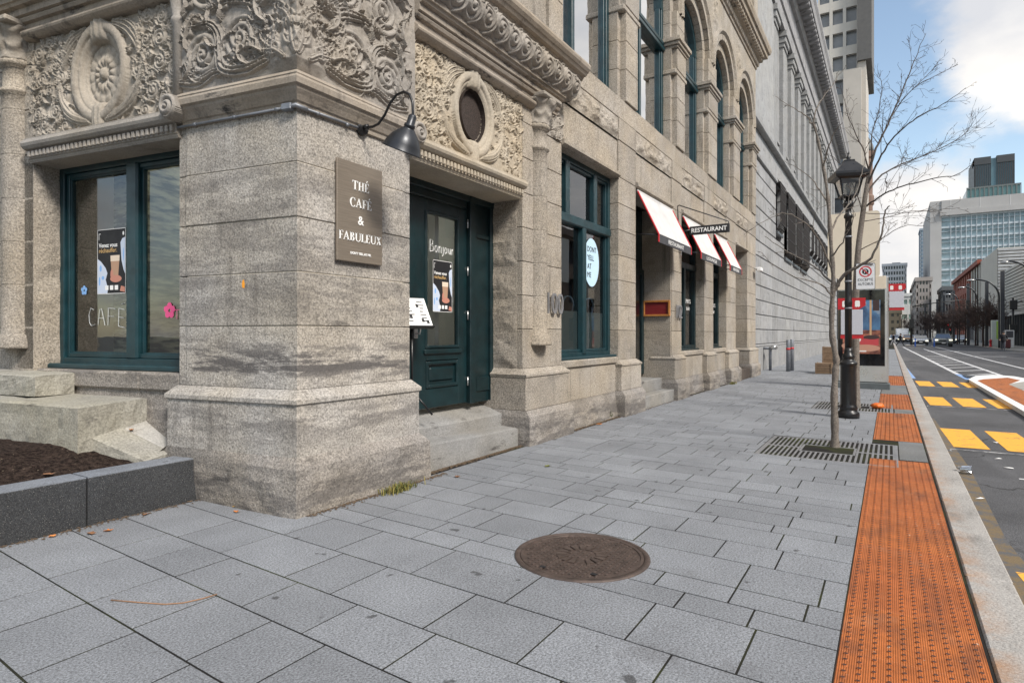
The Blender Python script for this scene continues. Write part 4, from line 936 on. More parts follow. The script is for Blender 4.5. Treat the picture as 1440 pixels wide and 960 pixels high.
# posters
def poster(org, xd, wd, hh, label, inside):
    t = T('poster', label, 'poster', org); x = Vector(xd); o = Vector(org)
    def P(m, pts, off): flatpoly(m, [((a - .5) * wd, (b - .5) * hh) for a, b in pts], o, x, SZ, off)
    nd = x.normalized().cross(Vector(SZ))
    m = MB(); a = [o + x * sx * wd / 2 + Vector(SZ) * sz * hh / 2 for sx, sz in ((-1, -1), (1, -1), (1, 1), (-1, 1))]
    m.add([tuple(p) for p in a] + [tuple(p - nd * .002) for p in a], [(0, 1, 2, 3), (7, 6, 5, 4), (0, 4, 5, 1), (1, 5, 6, 2), (2, 6, 7, 3), (3, 7, 4, 0)]); m.build('sheet', M['k_ink'], t)
    m = MB()
    for r_ in (rc(0, 0, 1, .008), rc(0, .992, 1, 1), rc(0, 0, .012, 1), rc(.988, 0, 1, 1)): P(m, r_, .0005)
    put_text(m, 'Venez vous', o + x * wd * -.12 + Vector(SZ) * hh * .255 + nd * .0006, x, SZ, width=wd * .66, depth=.0005, bold=.02)
    for k in range(3): P(m, rc(.28 + .17 * k, .06, .40 + .17 * k, .13), .0012)
    P(m, rc(.05, .93, .12, .94), .0006); P(m, rc(.05, .84, .065, .94), .0006); P(m, ell(.92, .92, .03, .03), .0006)
    m.build('white_print', M['w_ink'], t)
    m = MB(); put_text(m, 'réchauffer.', o + x * wd * -.12 + Vector(SZ) * hh * .175 + nd * .0006, x, SZ, width=wd * .64, depth=.0005, bold=.01); m.build('gold_print', M['gold_ink'], t)
    m = MB(); P(m, [(0.01, .55), (.14, .50), (.30, .40), (.36, .32), (.30, .22), (.38, .08), (.36, .01), (.01, .01)], .0006); m.build('cloth_print', M['fabric_ink'], t); m = MB(); P(m, [(.82, .78), (.88, .84), (.985, .86), (.985, .3), (.93, .36), (.86, .5)], .0006); m.build('cloth_print', M['fabric_ink'], t)
    m = MB()
    for cx, cy, rx, ry in ((.12, .40, .04, .05), (.20, .25, .05, .03), (.08, .2, .03, .07), (.92, .6, .02, .1)): P(m, ell(cx, cy, rx, ry), .0009)
    m.build('fold_print', M['blue_ink'], t)
    m = MB(); P(m, [(.47, .57), (.79, .57), (.74, .26), (.52, .26)], .0007); m.build('glass_print', M['latte'], t)
    m = MB(); P(m, [(.47, .59), (.79, .59), (.785, .50), (.475, .50)], .0010); m.build('foam_print', M['lattefoam'], t)
    m = MB(); P(m, ell(.66, .23, .2, .055), .0008); P(m, ell(.52, .30, .05, .08), .0009); P(m, [(.84, .12), (.98, .1), (.98, .02), (.8, .04)], .0008); m.build('hand_print', M['handink'], t)
    return t
poster(FL(2.94, .345, 2.36), LXD, .47, .72, 'black poster with a glass of hot chocolate taped inside the left cafe window', True)
poster(FS(6.27, .535, 2.17), SX, .40, .66, 'black hot chocolate poster behind the glass of the cafe door', True)
# hand drawn window lettering and stickers
m = MB(); tw = .006
def scrawl(m, strokes, org, xd, s, rad=.006, zs=1):
    for st in strokes: m.tube([Vector(org) + Vector(xd) * a * s + Vector(SZ) * b * s * zs for a, b in st], rad, 4)
cafe = [[(.20, .86), (.05, .95), (-.05, .6), (-.02, .2), (.08, .02), (.26, .1)], [(.42, .08), (.52, .9), (.60, .92), (.78, .05)], [(.45, .42), (.74, .4)], [(.95, .95), (.93, .05)], [(.93, .93), (1.3, .88)], [(.94, .5), (1.22, .5)],
        [(1.48, .92), (1.46, .0)], [(1.48, .9), (1.78, .82)], [(1.48, .45), (1.72, .42)], [(1.46, .0), (1.78, -.08)], [(1.6, 1.1), (1.78, 1.16)]]
scrawl(m, cafe, FL(3.30, .342, 1.64), LXD, .33, .0036, .66); tag(m.build('window_lettering', flat('chalk_ink', (.42, .44, .44)), None, FL(3, .342, 1.6)), 'handwritten white CAFÉ lettering low on the left window pane', 'lettering')
m = MB(); scrawl(m, [[(0, 0), (0, 1), (.35, .9), (.3, .6), (0, .52), (.42, .42), (.4, .08), (0, 0)], [(.75, .0), (.6, .2), (.65, .5), (.85, .55), (.95, .3), (.85, .02), (.75, 0)], [(1.15, 0), (1.15, .55)], [(1.15, .35), (1.3, .55), (1.45, .45), (1.45, 0)], [(1.72, .55), (1.72, -.1), (1.6, -.25)],
     [(2.0, .02), (1.9, .25), (2.0, .52), (2.2, .5), (2.22, .15), (2.0, .02)], [(2.4, .5), (2.42, .1), (2.6, .02), (2.7, .5), (2.72, 0)], [(2.9, 0), (2.9, .5)], [(2.9, .3), (3.05, .5)]], FS(6.03, .548, 2.60), SX, .155, .0045)
tag(m.build('window_lettering', M['w_ink'], None, FS(6.2, .54, 2.6)), 'handwritten white Bonjour above the poster on the cafe door glass', 'lettering')
def flower(org, xd, r, mat, label):
    m = MB()
    for k in range(5): a = R(90 + 72 * k); flatpoly(m, ell(r * .6 * math.cos(a), r * .6 * math.sin(a), r * .42, r * .42, 14), org, xd, SZ, .001 + .0003 * k)
    o = m.build('window_sticker', [mat, M['w_ink']], None, Vector(org)); tag(o, label, 'sticker'); return o
flower(FL(2.02, .343, 1.80), LXD, .085, M['pink_ink'], 'pink flower sticker on the right pane of the left cafe window'); flower(FL(3.40, .343, 2.05), LXD, .055, M['blue_ink'], 'small blue flower sticker at the left edge of the cafe window')
m = MB(); put_text(m, 'TEA', FL(1.82, .342, 1.76), LXD, SZ, height=.10, width=.26, depth=.001, bold=-.02); tag(m.build('window_lettering', M['pink_ink'], None, FL(1.8, .342, 1.76)), 'pink handwritten word beside the pink flower sticker', 'lettering')
m = MB(); ci = MB()
ob = FL(1.66, .342, 2.15); o1 = ell(0, 0, .18, .36, 36); o2 = ell(0, 0, .165, .345, 36)
for i in range(36): flatpoly(m, [o1[i], o1[(i + 1) % 36], o2[(i + 1) % 36], o2[i]], ob, LXD, SZ, .001)
tag(m.build('window_sticker', M['w_ink'], None, ob), 'white oval outline sticker half hidden by the corner pier', 'sticker')
# oval decal on the street window
t = T('window_decal', 'pale blue oval window decal reading DONT YELL AT ME', 'sticker', FS(10.27, .24, 2.86))
m = MB(); flatpoly(m, ell(0, 0, .33, .44, 48), FS(10.27, .245, 2.86), SX, SZ, .002); m.build('oval', M['ltblue'], t)
m = MB()
for k, s in enumerate(("DONT", "YELL", "AT", "ME")): put_text(m, s, FS(10.08, .240, 3.05 - .155 * k), SX, SZ, height=.095, depth=.001, center=False, bold=.0)
m.build('lettering', M['k_ink'], t)
m = MB(); m.smooth = True
for cx in (9.45, 10.3): m.tube([FS(cx + .2 * math.cos(a / 3), .30 + .02 * a / 20, 2.05 + .16 * math.sin(a / 3)) for a in range(0, 30)], .009, 6)
tag(m.build('wreath_ornament', M['ltblue'], None, FS(9.9, .3, 1.9)), 'pale looped ornament standing inside the window with the oval decal', 'ornament')
# orange sticker on the pier
m = MB(); flatpoly(m, [(-.012, -.035), (.016, -.04), (.02, 0), (.008, .04), (-.009, .03), (-.017, 0)], FL(.62, -.002, 2.01), LXD, SZ, .004); tag(m.build('sticker', M['orangeink'], None, FL(.62, 0, 2.0)), 'tiny torn orange sticker on the corner pier', 'sticker')
# awnings
AW = [(11.95, 14.28, 'RESTAURANT', 'white sloping awning with RESTAURANT valance over the restaurant entrance'), (15.16, 17.26, 'LOUNGE', 'white awning with LOUNGE valance, middle one of the three'), (18.36, 19.96, 'BRASSERIE', 'narrowest white awning, farthest along the stone facade')]
for (a, b, s, lab) in AW:
    t = T('awning', lab, 'awning', FS((a + b) / 2, 0, 3.5), 'white shop awnings'); p = .46
    m = MB(FS); m.smooth = True
    def sag(i, j, o=0):
        u, v = i / 18, j / 10; sg = .028 * math.sin(math.pi * u) ** .6 * math.sin(math.pi * v) + .006 * mnoise.noise((a + u * 6, v * 3, 1.0)); return (a + (b - a) * u, -.02 - (p - .02) * (1 - v) + sg + o, 3.56 + .91 * v - sg * .5)
    m.grid(19, 11, sag); m.grid(19, 11, lambda i, j: sag(18 - i, j, .012)); m.smooth = False
    m.box(a, b, -.03, .0, 4.44, 4.50, .005); m.build('canopy', M['canvas'], t)
    m = MB(FS); m.box(a, b, -p - .008, -p + .008, 3.39, 3.565, .003); v = m.build('valance', M['valance'], t)
    m = MB(); put_text(m, s, FS((a + b) / 2, -p - .009, 3.475), SX, SZ, height=.085, width=min(1.1, (b - a) * .5), depth=.002, bold=0); m.build('lettering', M['w_ink'], v)
    for x in (a, b): m = MB(FS); m.tube([(x, -.02, 4.47), (x, -p, 3.56), (x, -p, 3.40)], .017, 6); m.build('red_piping', M['red'], t)
    for x in (a + .03, b - .03): m = MB(FS); m.smooth = True; m.tube([(x, .0, 3.60), (x, -p + .02, 3.55)], .014, 8); m.build('support_arm', M['lampmetal'], t)
    m = MB(FS); m.box(a + .1, b - .1, .01, .03, 3.5, 4.4, 0); 
    m = MB(); q = random.Random(s); xd = Vector((1, 0, 0)); up = Vector((0, p - .02, .91)).normalized()
    for k in range(2):
        o1 = arcpts(0, 0, .62 - .05 * k, .34 - .03 * k, 30, 150, 20); o2 = arcpts(0, 0, .60 - .05 * k, .32 - .03 * k, 30, 150, 20)
        for i in range(20): flatpoly(m, [o1[i], o1[i + 1], o2[i + 1], o2[i]], Vector(FS((a + b) / 2, -p / 2 + .012, 3.95)), xd, up, .006)
    for k in range(9): flatpoly(m, rc(-.45 + .1 * k, -.22 + .03 * (k % 3), -.40 + .1 * k, .05 + .03 * (k % 2)), Vector(FS((a + b) / 2, -p / 2 + .012, 3.95)), xd, up, .006)
    m.build('faded_print', flat('faded_print', (.44, .45, .46)), t)
# blade sign
t = T('hanging_sign', 'black RESTAURANT blade sign with white capitals projecting between the awnings', 'sign', FS(14.75, -.3, 4.0))
m = MB(); m.box(14.72, 14.80, YF - 1.22, YF - .30, 3.93, 4.13, .008); bo = m.build('board', M['k_ink'], t)
m = MB(); put_text(m, 'RESTAURANT', (14.718, YF - .76, 4.03), (0, -1, 0), SZ, height=.105, width=.82, depth=.004, bold=.02); m.build('lettering', M['w_ink'], bo)
m = MB(); m.smooth = True; m.tube([(14.76, YF, 4.66), (14.76, YF - .04, 4.68), (14.76, YF - 1.2, 4.18), (14.76, YF - 1.2, 4.12)], .014, 6); m.tube([(14.76, YF, 4.66), (14.76, YF - .03, 4.03), (14.76, YF - .35, 4.03)], .014, 6); m.tube([(14.70, YF, 4.03), (14.74, YF - .34, 4.05)], .02, 6); m.build('bracket', M['black'], t)
# menu case on the entrance jamb
t = T('menu_case', 'wooden framed dark red menu case on the restaurant entrance jamb', 'sign', (14.26, YF + .36, 2.0))
m = MB(lambda s, d, z: (14.27 + d, YF + .68 - s, z)); frame_box(m, 0, .66, 1.98, 2.36, -.06, 0, .045, .006); m.build('frame', M['wood'], t)
m = MB(lambda s, d, z: (14.27 + d, YF + .68 - s, z)); m.box(.04, .62, -.03, 0, 2.02, 2.32); m.build('panel', M['redpanel'], t)
# window texts of the lounge windows
for x, lab in ((16.75, 'small white lettering on the window under the LOUNGE awning'), (19.55, 'small white lettering on the window under the farthest awning')):
    m = MB()
    put_text(m, 'SPIRITS', FS(x, .305, 2.45), SX, SZ, height=.11, width=.5, depth=.001); put_text(m, 'BAR', FS(x, .305, 2.25), SX, SZ, height=.09, width=.3, depth=.001); tag(m.build('window_lettering', M['w_ink'], None, FS(x, .3, 2.3)), lab, 'lettering')
# menu stand
t = T('menu_stand', 'black tripod stand holding a white printed menu by the cafe door', 'stand', (5.50, 4.78, .60))
m = MB(); m.smooth = True; m.tube([(5.47, 4.76, .72), (5.47, 4.76, 1.62)], .014, 8); m.tube([(5.47, 4.76, 1.5), (5.47, 4.76, 1.66)], .02, 8); m.build('pole', M['black'], t)
for a in (-60, 60, 180): m = MB(); m.smooth = True; m.tube([(5.47, 4.76, .90), (5.47 + .24 * math.cos(R(a)), 4.76 + .24 * math.sin(R(a)), .61)], .012, 6); m.build('leg', M['black'], t)
o = Vector((5.50, 4.72, 1.80)); xd = Vector((.93, -.36, 0)).normalized(); zd = Vector((.20, .52, .83)).normalized(); xd = (xd - zd * xd.dot(zd)).normalized(); nn = xd.cross(zd)
def trf(x, y, z): return tuple(o + xd * x + zd * z + nn * -y)
m = MB(trf); m.box(-.17, .17, .004, .02, -.20, .20, .003); m.box(-.17, .17, -.04, .02, -.215, -.20, .003); tr = m.build('tray', M['black'], t)
m = MB(trf); m.box(-.165, .165, -.001, .003, -.195, .215); me_ = m.build('menu_sheet', M['w_ink'], t)
m = MB(); q = random.Random(3)
for k in range(7):
    for x in (-.11, .05): flatpoly(m, rc(x + q.uniform(-.02, .01), .15 - k * .045, x + q.uniform(.04, .09), .165 - k * .045), o, xd, zd, .002)
for x, z in ((.02, .08), (-.1, -.08), (.04, -.13), (.10, -.15)): flatpoly(m, rc(x, z, x + .035, z + .05), o, xd, zd, .0025)
m.build('print', M['k_ink'], me_)
# security camera
t = T('security_camera', 'small pale security camera high on the far end of the stone facade', 'camera', FS(24.6, -.2, 4.0))
m = MB(); m.smooth = True; m.tube([FS(24.6, 0, 4.05), FS(24.6, -.15, 4.05), FS(24.6, -.2, 4.0)], .03, 8); m.build('bracket', M['white'], t)
m = MB(); m.box(24.3, 24.72, YF - .3, YF - .14, 3.92, 4.06, .02); m.build('housing', M['white'], t)

# ================================================================== ground, pavement, kerb, road
g = MB(); g.box(-300, 2500, -900, 900, -.6, -.16); tag(g.build('ground', M['asphalt']), kind='structure')
g = MB(); g.box(-60, 900, -10.0, -.64, -.3, -.035); tag(g.build('road', M['asphalt']), kind='structure')
g = MB(); g.box(-30, 900, -24, -10.0, -.3, .09, .02); tag(g.build('far_pavement', M['conc']), kind='structure')
g = MB(); g.box(-30, 900, -.405, 5.0, -.3, -.0022); g.box(-30, 3.42, 5.0, 5.6, -.3, -.0022); g.box(75, 900, -.405, 12, -.3, -.001); tag(g.build('pavement_bed', M['joint']), kind='structure')
SHX = .055
cuts = [(8.42, 10.08, -.09, 1.52), (14.2, 15.8, -.06, 1.42), (-40, 27.0, -.41, .218), (8.98, 10.5, -.41, -.085)]
def subtract(r, c):
    x0, x1, y0, y1 = r; a0, a1, b0, b1 = c
    if a1 <= x0 or a0 >= x1 or b1 <= y0 or b0 >= y1: return [r]
    out = []
    if a0 > x0: out.append((x0, a0, y0, y1))
    if a1 < x1: out.append((a1, x1, y0, y1))
    m0, m1 = max(x0, a0), min(x1, a1)
    if b0 > y0: out.append((m0, m1, y0, b0))
    if b1 < y1: out.append((m0, m1, b1, y1))
    return out
g = MB(); q = random.Random(12); x = -3.0
def shear(px, py, pz): return (px + SHX * (py - .2) * (1 if px > 0 else 1), py, pz)
while x < 75:
    far = x > 28
    hgt = q.choice((.40, .48, .50, .55) if x < 3.0 else (.20, .24, .30, .34, .40, .45)) * (1.6 if far else 1)
    y1 = 4.30 if x > 3.2 else 5.52
    if x > 24: y1 = 4.74
    y = -.40
    while y < y1:
        ln = q.choice((.45, .55, .60, .75) if x < 3.0 else (.30, .40, .45, .50, .60, .60, .75)); ln = ln * (1.5 if far else 1)
        e = min(y + ln, y1)
        if y1 - e < .22: e = y1
        rs = [(x, x + hgt, y, e)]
        for c in cuts: rs = [b for a in rs for b in subtract(a, c)]
        for (a0, a1, b0, b1) in rs:
            if a1 - a0 < .03 or b1 - b0 < .03: continue
            n0 = len(g.f); dz = q.uniform(-.0008, .0014); gp = .0058
            g.box(a0 + gp, a1 - gp, b0 + gp, b1 - gp, -.05, dz, .0012, shear); ti = q.random()
            for i in range(n0, len(g.f)): g.tint[i] = ti
        y = e
    x += hgt
tag(g.build('pavement', M['slab']), kind='structure')
# kerb
g = MB(); x = -5.0; q = random.Random(2)
while x < 140:
    L_ = q.choice((.9, 1.2, 1.2, 1.5)); g.box(x + .005, x + L_ - .005, -.655, -.41, -.3, q.uniform(-.002, .003), .012); x += L_
tag(g.build('kerb', M['kerb']), kind='structure')
for (a, b, y0, y1) in ((8.97, 10.50, -.395, -.095), (14.12, 14.98, -.395, -.07), (18.65, 22.0, -.395, .21)):
    g = MB(); g.box(a, b, y0, y1, -.1, .0, .005); tag(g.build('concrete_strip', granite('grey_infill', (.17, .18, .19), spk=.3, grime=.3, seed=int(a)), None), kind='structure')
# dirt along the walls
g = MB(); q = random.Random(9)
def dirt(p0, p1, n, wd):
    for k in range(n):
        t = q.random(); x, y = p0[0] + (p1[0] - p0[0]) * t, p0[1] + (p1[1] - p0[1]) * t; y -= abs(q.gauss(0, wd)); s = q.uniform(.004, .016); a = q.uniform(0, 6.3); z = .003
        g.add([(x + s * math.cos(a + k_ * 2.1) * q.uniform(.6, 1.4), y + s * math.sin(a + k_ * 2.1), z + q.uniform(0, .006)) for k_ in range(3)] + [(x, y, z + s * .7)], [(0, 1, 3), (1, 2, 3), (2, 0, 3)])
dirt((5.3, 4.39), (7.95, 4.39), 1500, .04); dirt((3.5, 4.24), (5.4, 4.24), 600, .04); dirt((8.7, 4.36), (11, 4.36), 700, .05); dirt((0, 5.52), (3.4, 5.52), 600, .04); dirt((11, 4.3), (24.8, 4.3), 700, .05)
tag(g.build('wall_dirt', simple('leaf_litter', (.10, .07, .045), .95, 0, .6, 60)), kind='stuff')
# ------------------------------------------------ planter beside the corner
for k, (a, b) in enumerate(((2.409, 3.375), (.9, 2.400), (-1.2, .892), (-3.5, -1.21))):
    t = T('granite_curb', ['dark granite planter curb block nearest the corner pier', 'dark granite planter curb block at the left edge of the photo', 'dark granite planter curb block', 'dark granite planter curb block'][k], 'curb', ((a + b) / 2, 5.65, 0), 'granite planter curbs')
    m = MB(); m.box(a, b, 5.53, 5.80, -.1, .39, .01); m.build('block', M['curbdk'], t)
    m = MB(); rock_block(m, lambda s, d, z: (s, 5.805 - (z), .392 - d), a + .004, b - .004, 0, .27, 0, .01, .012, k, .02); m.build('top_face', M['curbtop'], t)
    if k == 1: break
m = MB(); m.box(3.377, 3.47, 5.50, 5.80, -.1, .415, .008); tag(m.build('mortar_joint', M['conc'], None, Vector((3.42, 5.6, 0))), 'pale mortar strip joining the planter curb to the corner pier', 'mortar')
m = MB(); n = 90
def soilf(i, j):
    x, y = -2.5 + 6.2 * i / (n - 1), 5.78 + 5.2 * j / (n - 1); return (x, y, .365 + .17 * min(1, max(0, (y - 5.84) / .6)) ** .9 + .02 * mnoise.fractal((x * 4, y * 4, 1), 1, 2, 4) + .012 * mnoise.noise((x * 30, y * 30, 2)))
m.smooth = True; m.grid(n, n, soilf); tag(m.build('planter_soil', M['soil']), kind='structure')
def stone(name, label, pts, z0, z1s, mat, seed, amp=.012):
    """block with four plan corners (L frame) and own height at each top corner, faces roughened"""
    m = MB(FL); nn = 14
    def top(i, j):
        u, v = i / (nn - 1), j / (nn - 1)
        def bl(q_): return q_[0] * (1 - u) * (1 - v) + q_[1] * u * (1 - v) + q_[2] * u * v + q_[3] * (1 - u) * v
        s, d, z = bl([p[0] for p in pts]), bl([p[1] for p in pts]), bl(z1s)
        e = min(u, 1 - u, v, 1 - v); z -= .012 * (1 if e <= 0 else 0)
        return (s, d, z + amp * .5 * mnoise.noise((s * 5, d * 5, seed)))
    m.grid(nn, nn, top)
    for a in range(4):
        b = (a + 1) % 4
        def side(i, j, a=a, b=b):
            u, v = i / 13, j / 7; s, d = pts[a][0] + (pts[b][0] - pts[a][0]) * u, pts[a][1] + (pts[b][1] - pts[a][1]) * u; zt = z1s[a] + (z1s[b] - z1s[a]) * u - .012
            z = z0 + (zt - z0) * v; w = 0 if i in (0, 13) or j in (7,) else 1
            nx_, ny_ = (pts[b][1] - pts[a][1]), -(pts[b][0] - pts[a][0]); ln = math.hypot(nx_, ny_); k_ = amp * 1.6 * mnoise.fractal((s * 6, z * 7, d * 6 + seed), 1, 2, 4) * w
            return (s + nx_ / ln * k_, d + ny_ / ln * k_, z)
        m.grid(14, 8, side)
    o = m.build(name, mat, None, Vector(FL(pts[0][0], pts[0][1], z0))); tag(o, label, 'stone', 'rough stone blocks stepping along the cafe wall'); return o
stone('stone_block', 'mossy stone block jutting from under the cafe window above the soil', [(1.93, -.64), (3.2, -.64), (3.2, .06), (1.98, .06)], .2, [.895, .90, .92, .92], M['mossy'], 1)
stone('stone_block', 'mossy stone block at the far left, lower course beside the soil', [(3.21, -.66), (6.2, -.66), (6.2, .06), (3.21, .06)], .2, [.90, .91, .92, .92], M['mossy'], 2)
stone('stone_block', 'upper stone block with a split joint against the pier left of the window', [(3.05, -.36), (4.0, -.36), (4.0, .02), (3.05, .02)], .92, [1.13, 1.14, 1.15, 1.15], M['mossy'], 3)
stone('stone_block', 'upper stone block at the left edge beyond the split joint', [(4.02, -.42), (6.2, -.42), (6.2, .02), (4.02, .02)], .92, [1.15, 1.15, 1.16, 1.16], M['mossy'], 4)
stone('stone_block', 'sloping stone coping running down to the planter curb', [(1.47, -.335), (2.2, -.60), (2.2, -.26), (1.52, -.03)], .2, [.40, .72, .76, .425], M['mossy'], 5, .006)
stone('concrete_apron', 'pale cracked concrete apron between sloping coping and the corner pier', [(1.525, -.035), (2.2, -.265), (2.2, .08), (1.55, .08)], .2, [.42, .765, .80, .46], M['conc'], 6, .006)
# ------------------------------------------------ manhole
mc = gpt(818, 781); t = T('manhole_cover', 'round rusty iron manhole cover set in the grey pavement', 'manhole cover', (mc.x, mc.y, 0))
m = MB(); m.smooth = True; rr = .462; m.lathe((mc.x, mc.y), [(rr + .012, -.02), (rr + .008, .008), (rr, .012), (rr - .028, .012), (rr - .03, .004), (rr - .036, .004)], 72); m.build('frame', M['iron'], t)
m = MB(); m.lathe((mc.x, mc.y), [(rr - .034, -.02), (rr - .034, .0105), (rr - .055, .0105), (rr - .06, -.003), (.001, -.003)], 72)
for i in range(-10, 11):
    for j in range(-10, 11):
        x, y = (i + (.5 if j % 2 else 0)) * .043, j * .041
        r_ = math.hypot(x, y)
        if r_ < rr - .07 and not .085 < r_ < .185: m.box(mc.x + x - .015, mc.x + x + .015, mc.y + y - .009, mc.y + y + .009, -.004, .0125, .003)
for k in range(16):
    a = 2 * math.pi * k / 16; ca, sa = math.cos(a), math.sin(a)
    m.add([(mc.x + r_ * ca - w_ * sa, mc.y + r_ * sa + w_ * ca, z_) for z_ in (-.003, .013) for (r_, w_) in ((.10, -.012), (.175, -.026), (.175, .026), (.10, .012))], [(4, 5, 6, 7), (0, 1, 5, 4), (1, 2, 6, 5), (2, 3, 7, 6), (3, 0, 4, 7)])
m.build('cover', M['iron'], t)
m = MB(); m.box(mc.x - .36, mc.x - .33, mc.y + .10, mc.y + .14, .012, .0135); m.box(mc.x - .30, mc.x - .27, mc.y - .24, mc.y - .20, .012, .0135); m.build('lifting_hole', M['k_ink'], t)
# ------------------------------------------------ tactile plates
def plate_mesh():
    m = MB(); m.box(-.303, .303, -.304, .304, -.03, .0, .003); m.mi = 1
    for i in range(10):
        for j in range(10):
            x, y = -.27 + .06 * i, -.27 + .06 * j
            n = 8; v = [(x + r_ * math.cos(2 * math.pi * k / n), y + r_ * math.sin(2 * math.pi * k / n), z) for r_, z in ((.0125, .0), (.0095, .0055)) for k in range(n)]
            m.mi = 0; m.add(v, [(k, (k + 1) % n, n + (k + 1) % n, n + k) for k in range(n)]); m.mi = 1; m.add(v[n:], [tuple(range(n))])
    return m
pm = plate_mesh(); proto = pm.build('tactile_plate', [M['tact'], M['tactdot']]); first = True
TPL = 'rust orange tactile plate with dark domes in the strip along the kerb'
for (xs, n) in ((2.19, 11), (10.53, 6), (15.0, 6), (22.0, 8)):
    for k in range(n):
        o = proto if first else proto.copy()
        if not first: COL.objects.link(o)
        first = False; o.location = (xs + .305 + .61 * k, -.087, .001)
        tag(o, TPL, 'tactile plate', 'tactile plates along the kerb')
# ------------------------------------------------ road paint
def paint(pts, mat, z=-.031, name='road_marking'):
    m = MB(); m.add([(p[0], p[1], z) for p in pts], [tuple(range(len(pts)))]); 
    a = sum(pts[i][0] * pts[(i + 1) % len(pts)][1] - pts[(i + 1) % len(pts)][0] * pts[i][1] for i in range(len(pts)))
    if a < 0: m.f = [f[::-1] for f in m.f]
    o = m.build(name, mat); tag(o, kind='structure'); return o
for (xa, xb) in ((4.72, 5.24), (10.6, 12.6), (16.6, 18.75), (22.6, 24.9)):
    for k in range(4): y = -.76 - .60 * k - (.0 if xa > 5 else .0); paint([(xa, y), (xb, y + .05), (xb, y - .36), (xa, y - .41)], M['yellow'])
def line(p0, p1, w, mat): paint([(p0[0], p0[1] - w / 2), (p0[0], p0[1] + w / 2), (p1[0], p1[1] + w / 2), (p1[0], p1[1] - w / 2)], mat)
line((58, -.22), (26.3, -.66), .24, M['roadblue']); line((90, -1.35), (30, -2.28), .17, M['roadwhite']); line((30, -2.28), (26.6, -2.34), .2, M['roadblue'])
line((80, -3.1), (16, -3.78), .16, M['roadwhite']); line((130, -4.6), (20, -5.35), .16, M['roadwhite'])
for k in range(9):
    x = 29 + k * 3.0; t_ = (x - 26.6) / 60; paint([(x, -2.38 + .9 * t_), (x + .35, -2.38 + .9 * t_), (x + 2.3, -3.55 + .5 * t_), (x + 1.95, -3.55 + .5 * t_)], M['roadwhite'])
for k in range(3): x = 10.2 + 6.1 * k; line((x, -.7), (x + .08, -.7), .02, M['roadwhite']); paint([(10.35 + 6 * k, -.7), (10.42 + 6 * k, -.7), (10.35 + 6 * k, -3.0), (10.28 + 6 * k, -3.0)], worn('faint_paint%d' % k, (.45, .45, .45), amt=.5))
for (x, y, a, b) in ((9.6, -1.5, .06, .5), (8.6, -1.2, .05, .3), (7.7, -1.15, .06, .22), (70, -3, .5, 2.5), (55, -5, .4, 2)): paint([(x, y), (x + a, y), (x + a * 1.2, y - b), (x - a * .1, y - b)], M['roadwhite'])
# gutter dust
paint([(3.0, -.66), (14, -.66), (14, -.70), (9, -.80), (6, -.76), (3, -.95)], worn('gutter_dust', (.17, .125, .07), amt=.52), -.0325, 'gutter_dust')
# traffic island
t = T('traffic_island', 'white kerbed traffic island with an L shaped orange tactile inset', 'traffic island', (20, -3, -.03))
m = MB(); ol = [(6, -2.20), (6, -4.0), (25.5, -4.0), (27.6, -3.7), (28.3, -3.2), (27.2, -2.6), (25.0, -2.20)]; m.prism(ol[::-1], -.06, .075, bev=.02); m.build('kerb', M['white'], t)
m = MB(); m.prism([(6, -2.97), (6, -3.8), (25.2, -3.8), (23.2, -2.97)][::-1], .0, .079); m.build('infill', M['conc'], t)
m = MB(); m.prism([(6, -2.36), (6, -2.96), (23.0, -2.96), (25.3, -3.55), (26.6, -3.4), (25.2, -2.6), (24.4, -2.36)][::-1], .0, .081); m.build('tactile_inset', M['tact'], t)
m = MB(); m.box(27.4, 28.8, -2.75, -2.35, -.03, .015, .01); tag(m.build('rubber_ramp', M['lampmetal'], None, Vector((28, -2.5, -.03))), 'dark flat wedge lying on the road at the island tip', 'ramp')
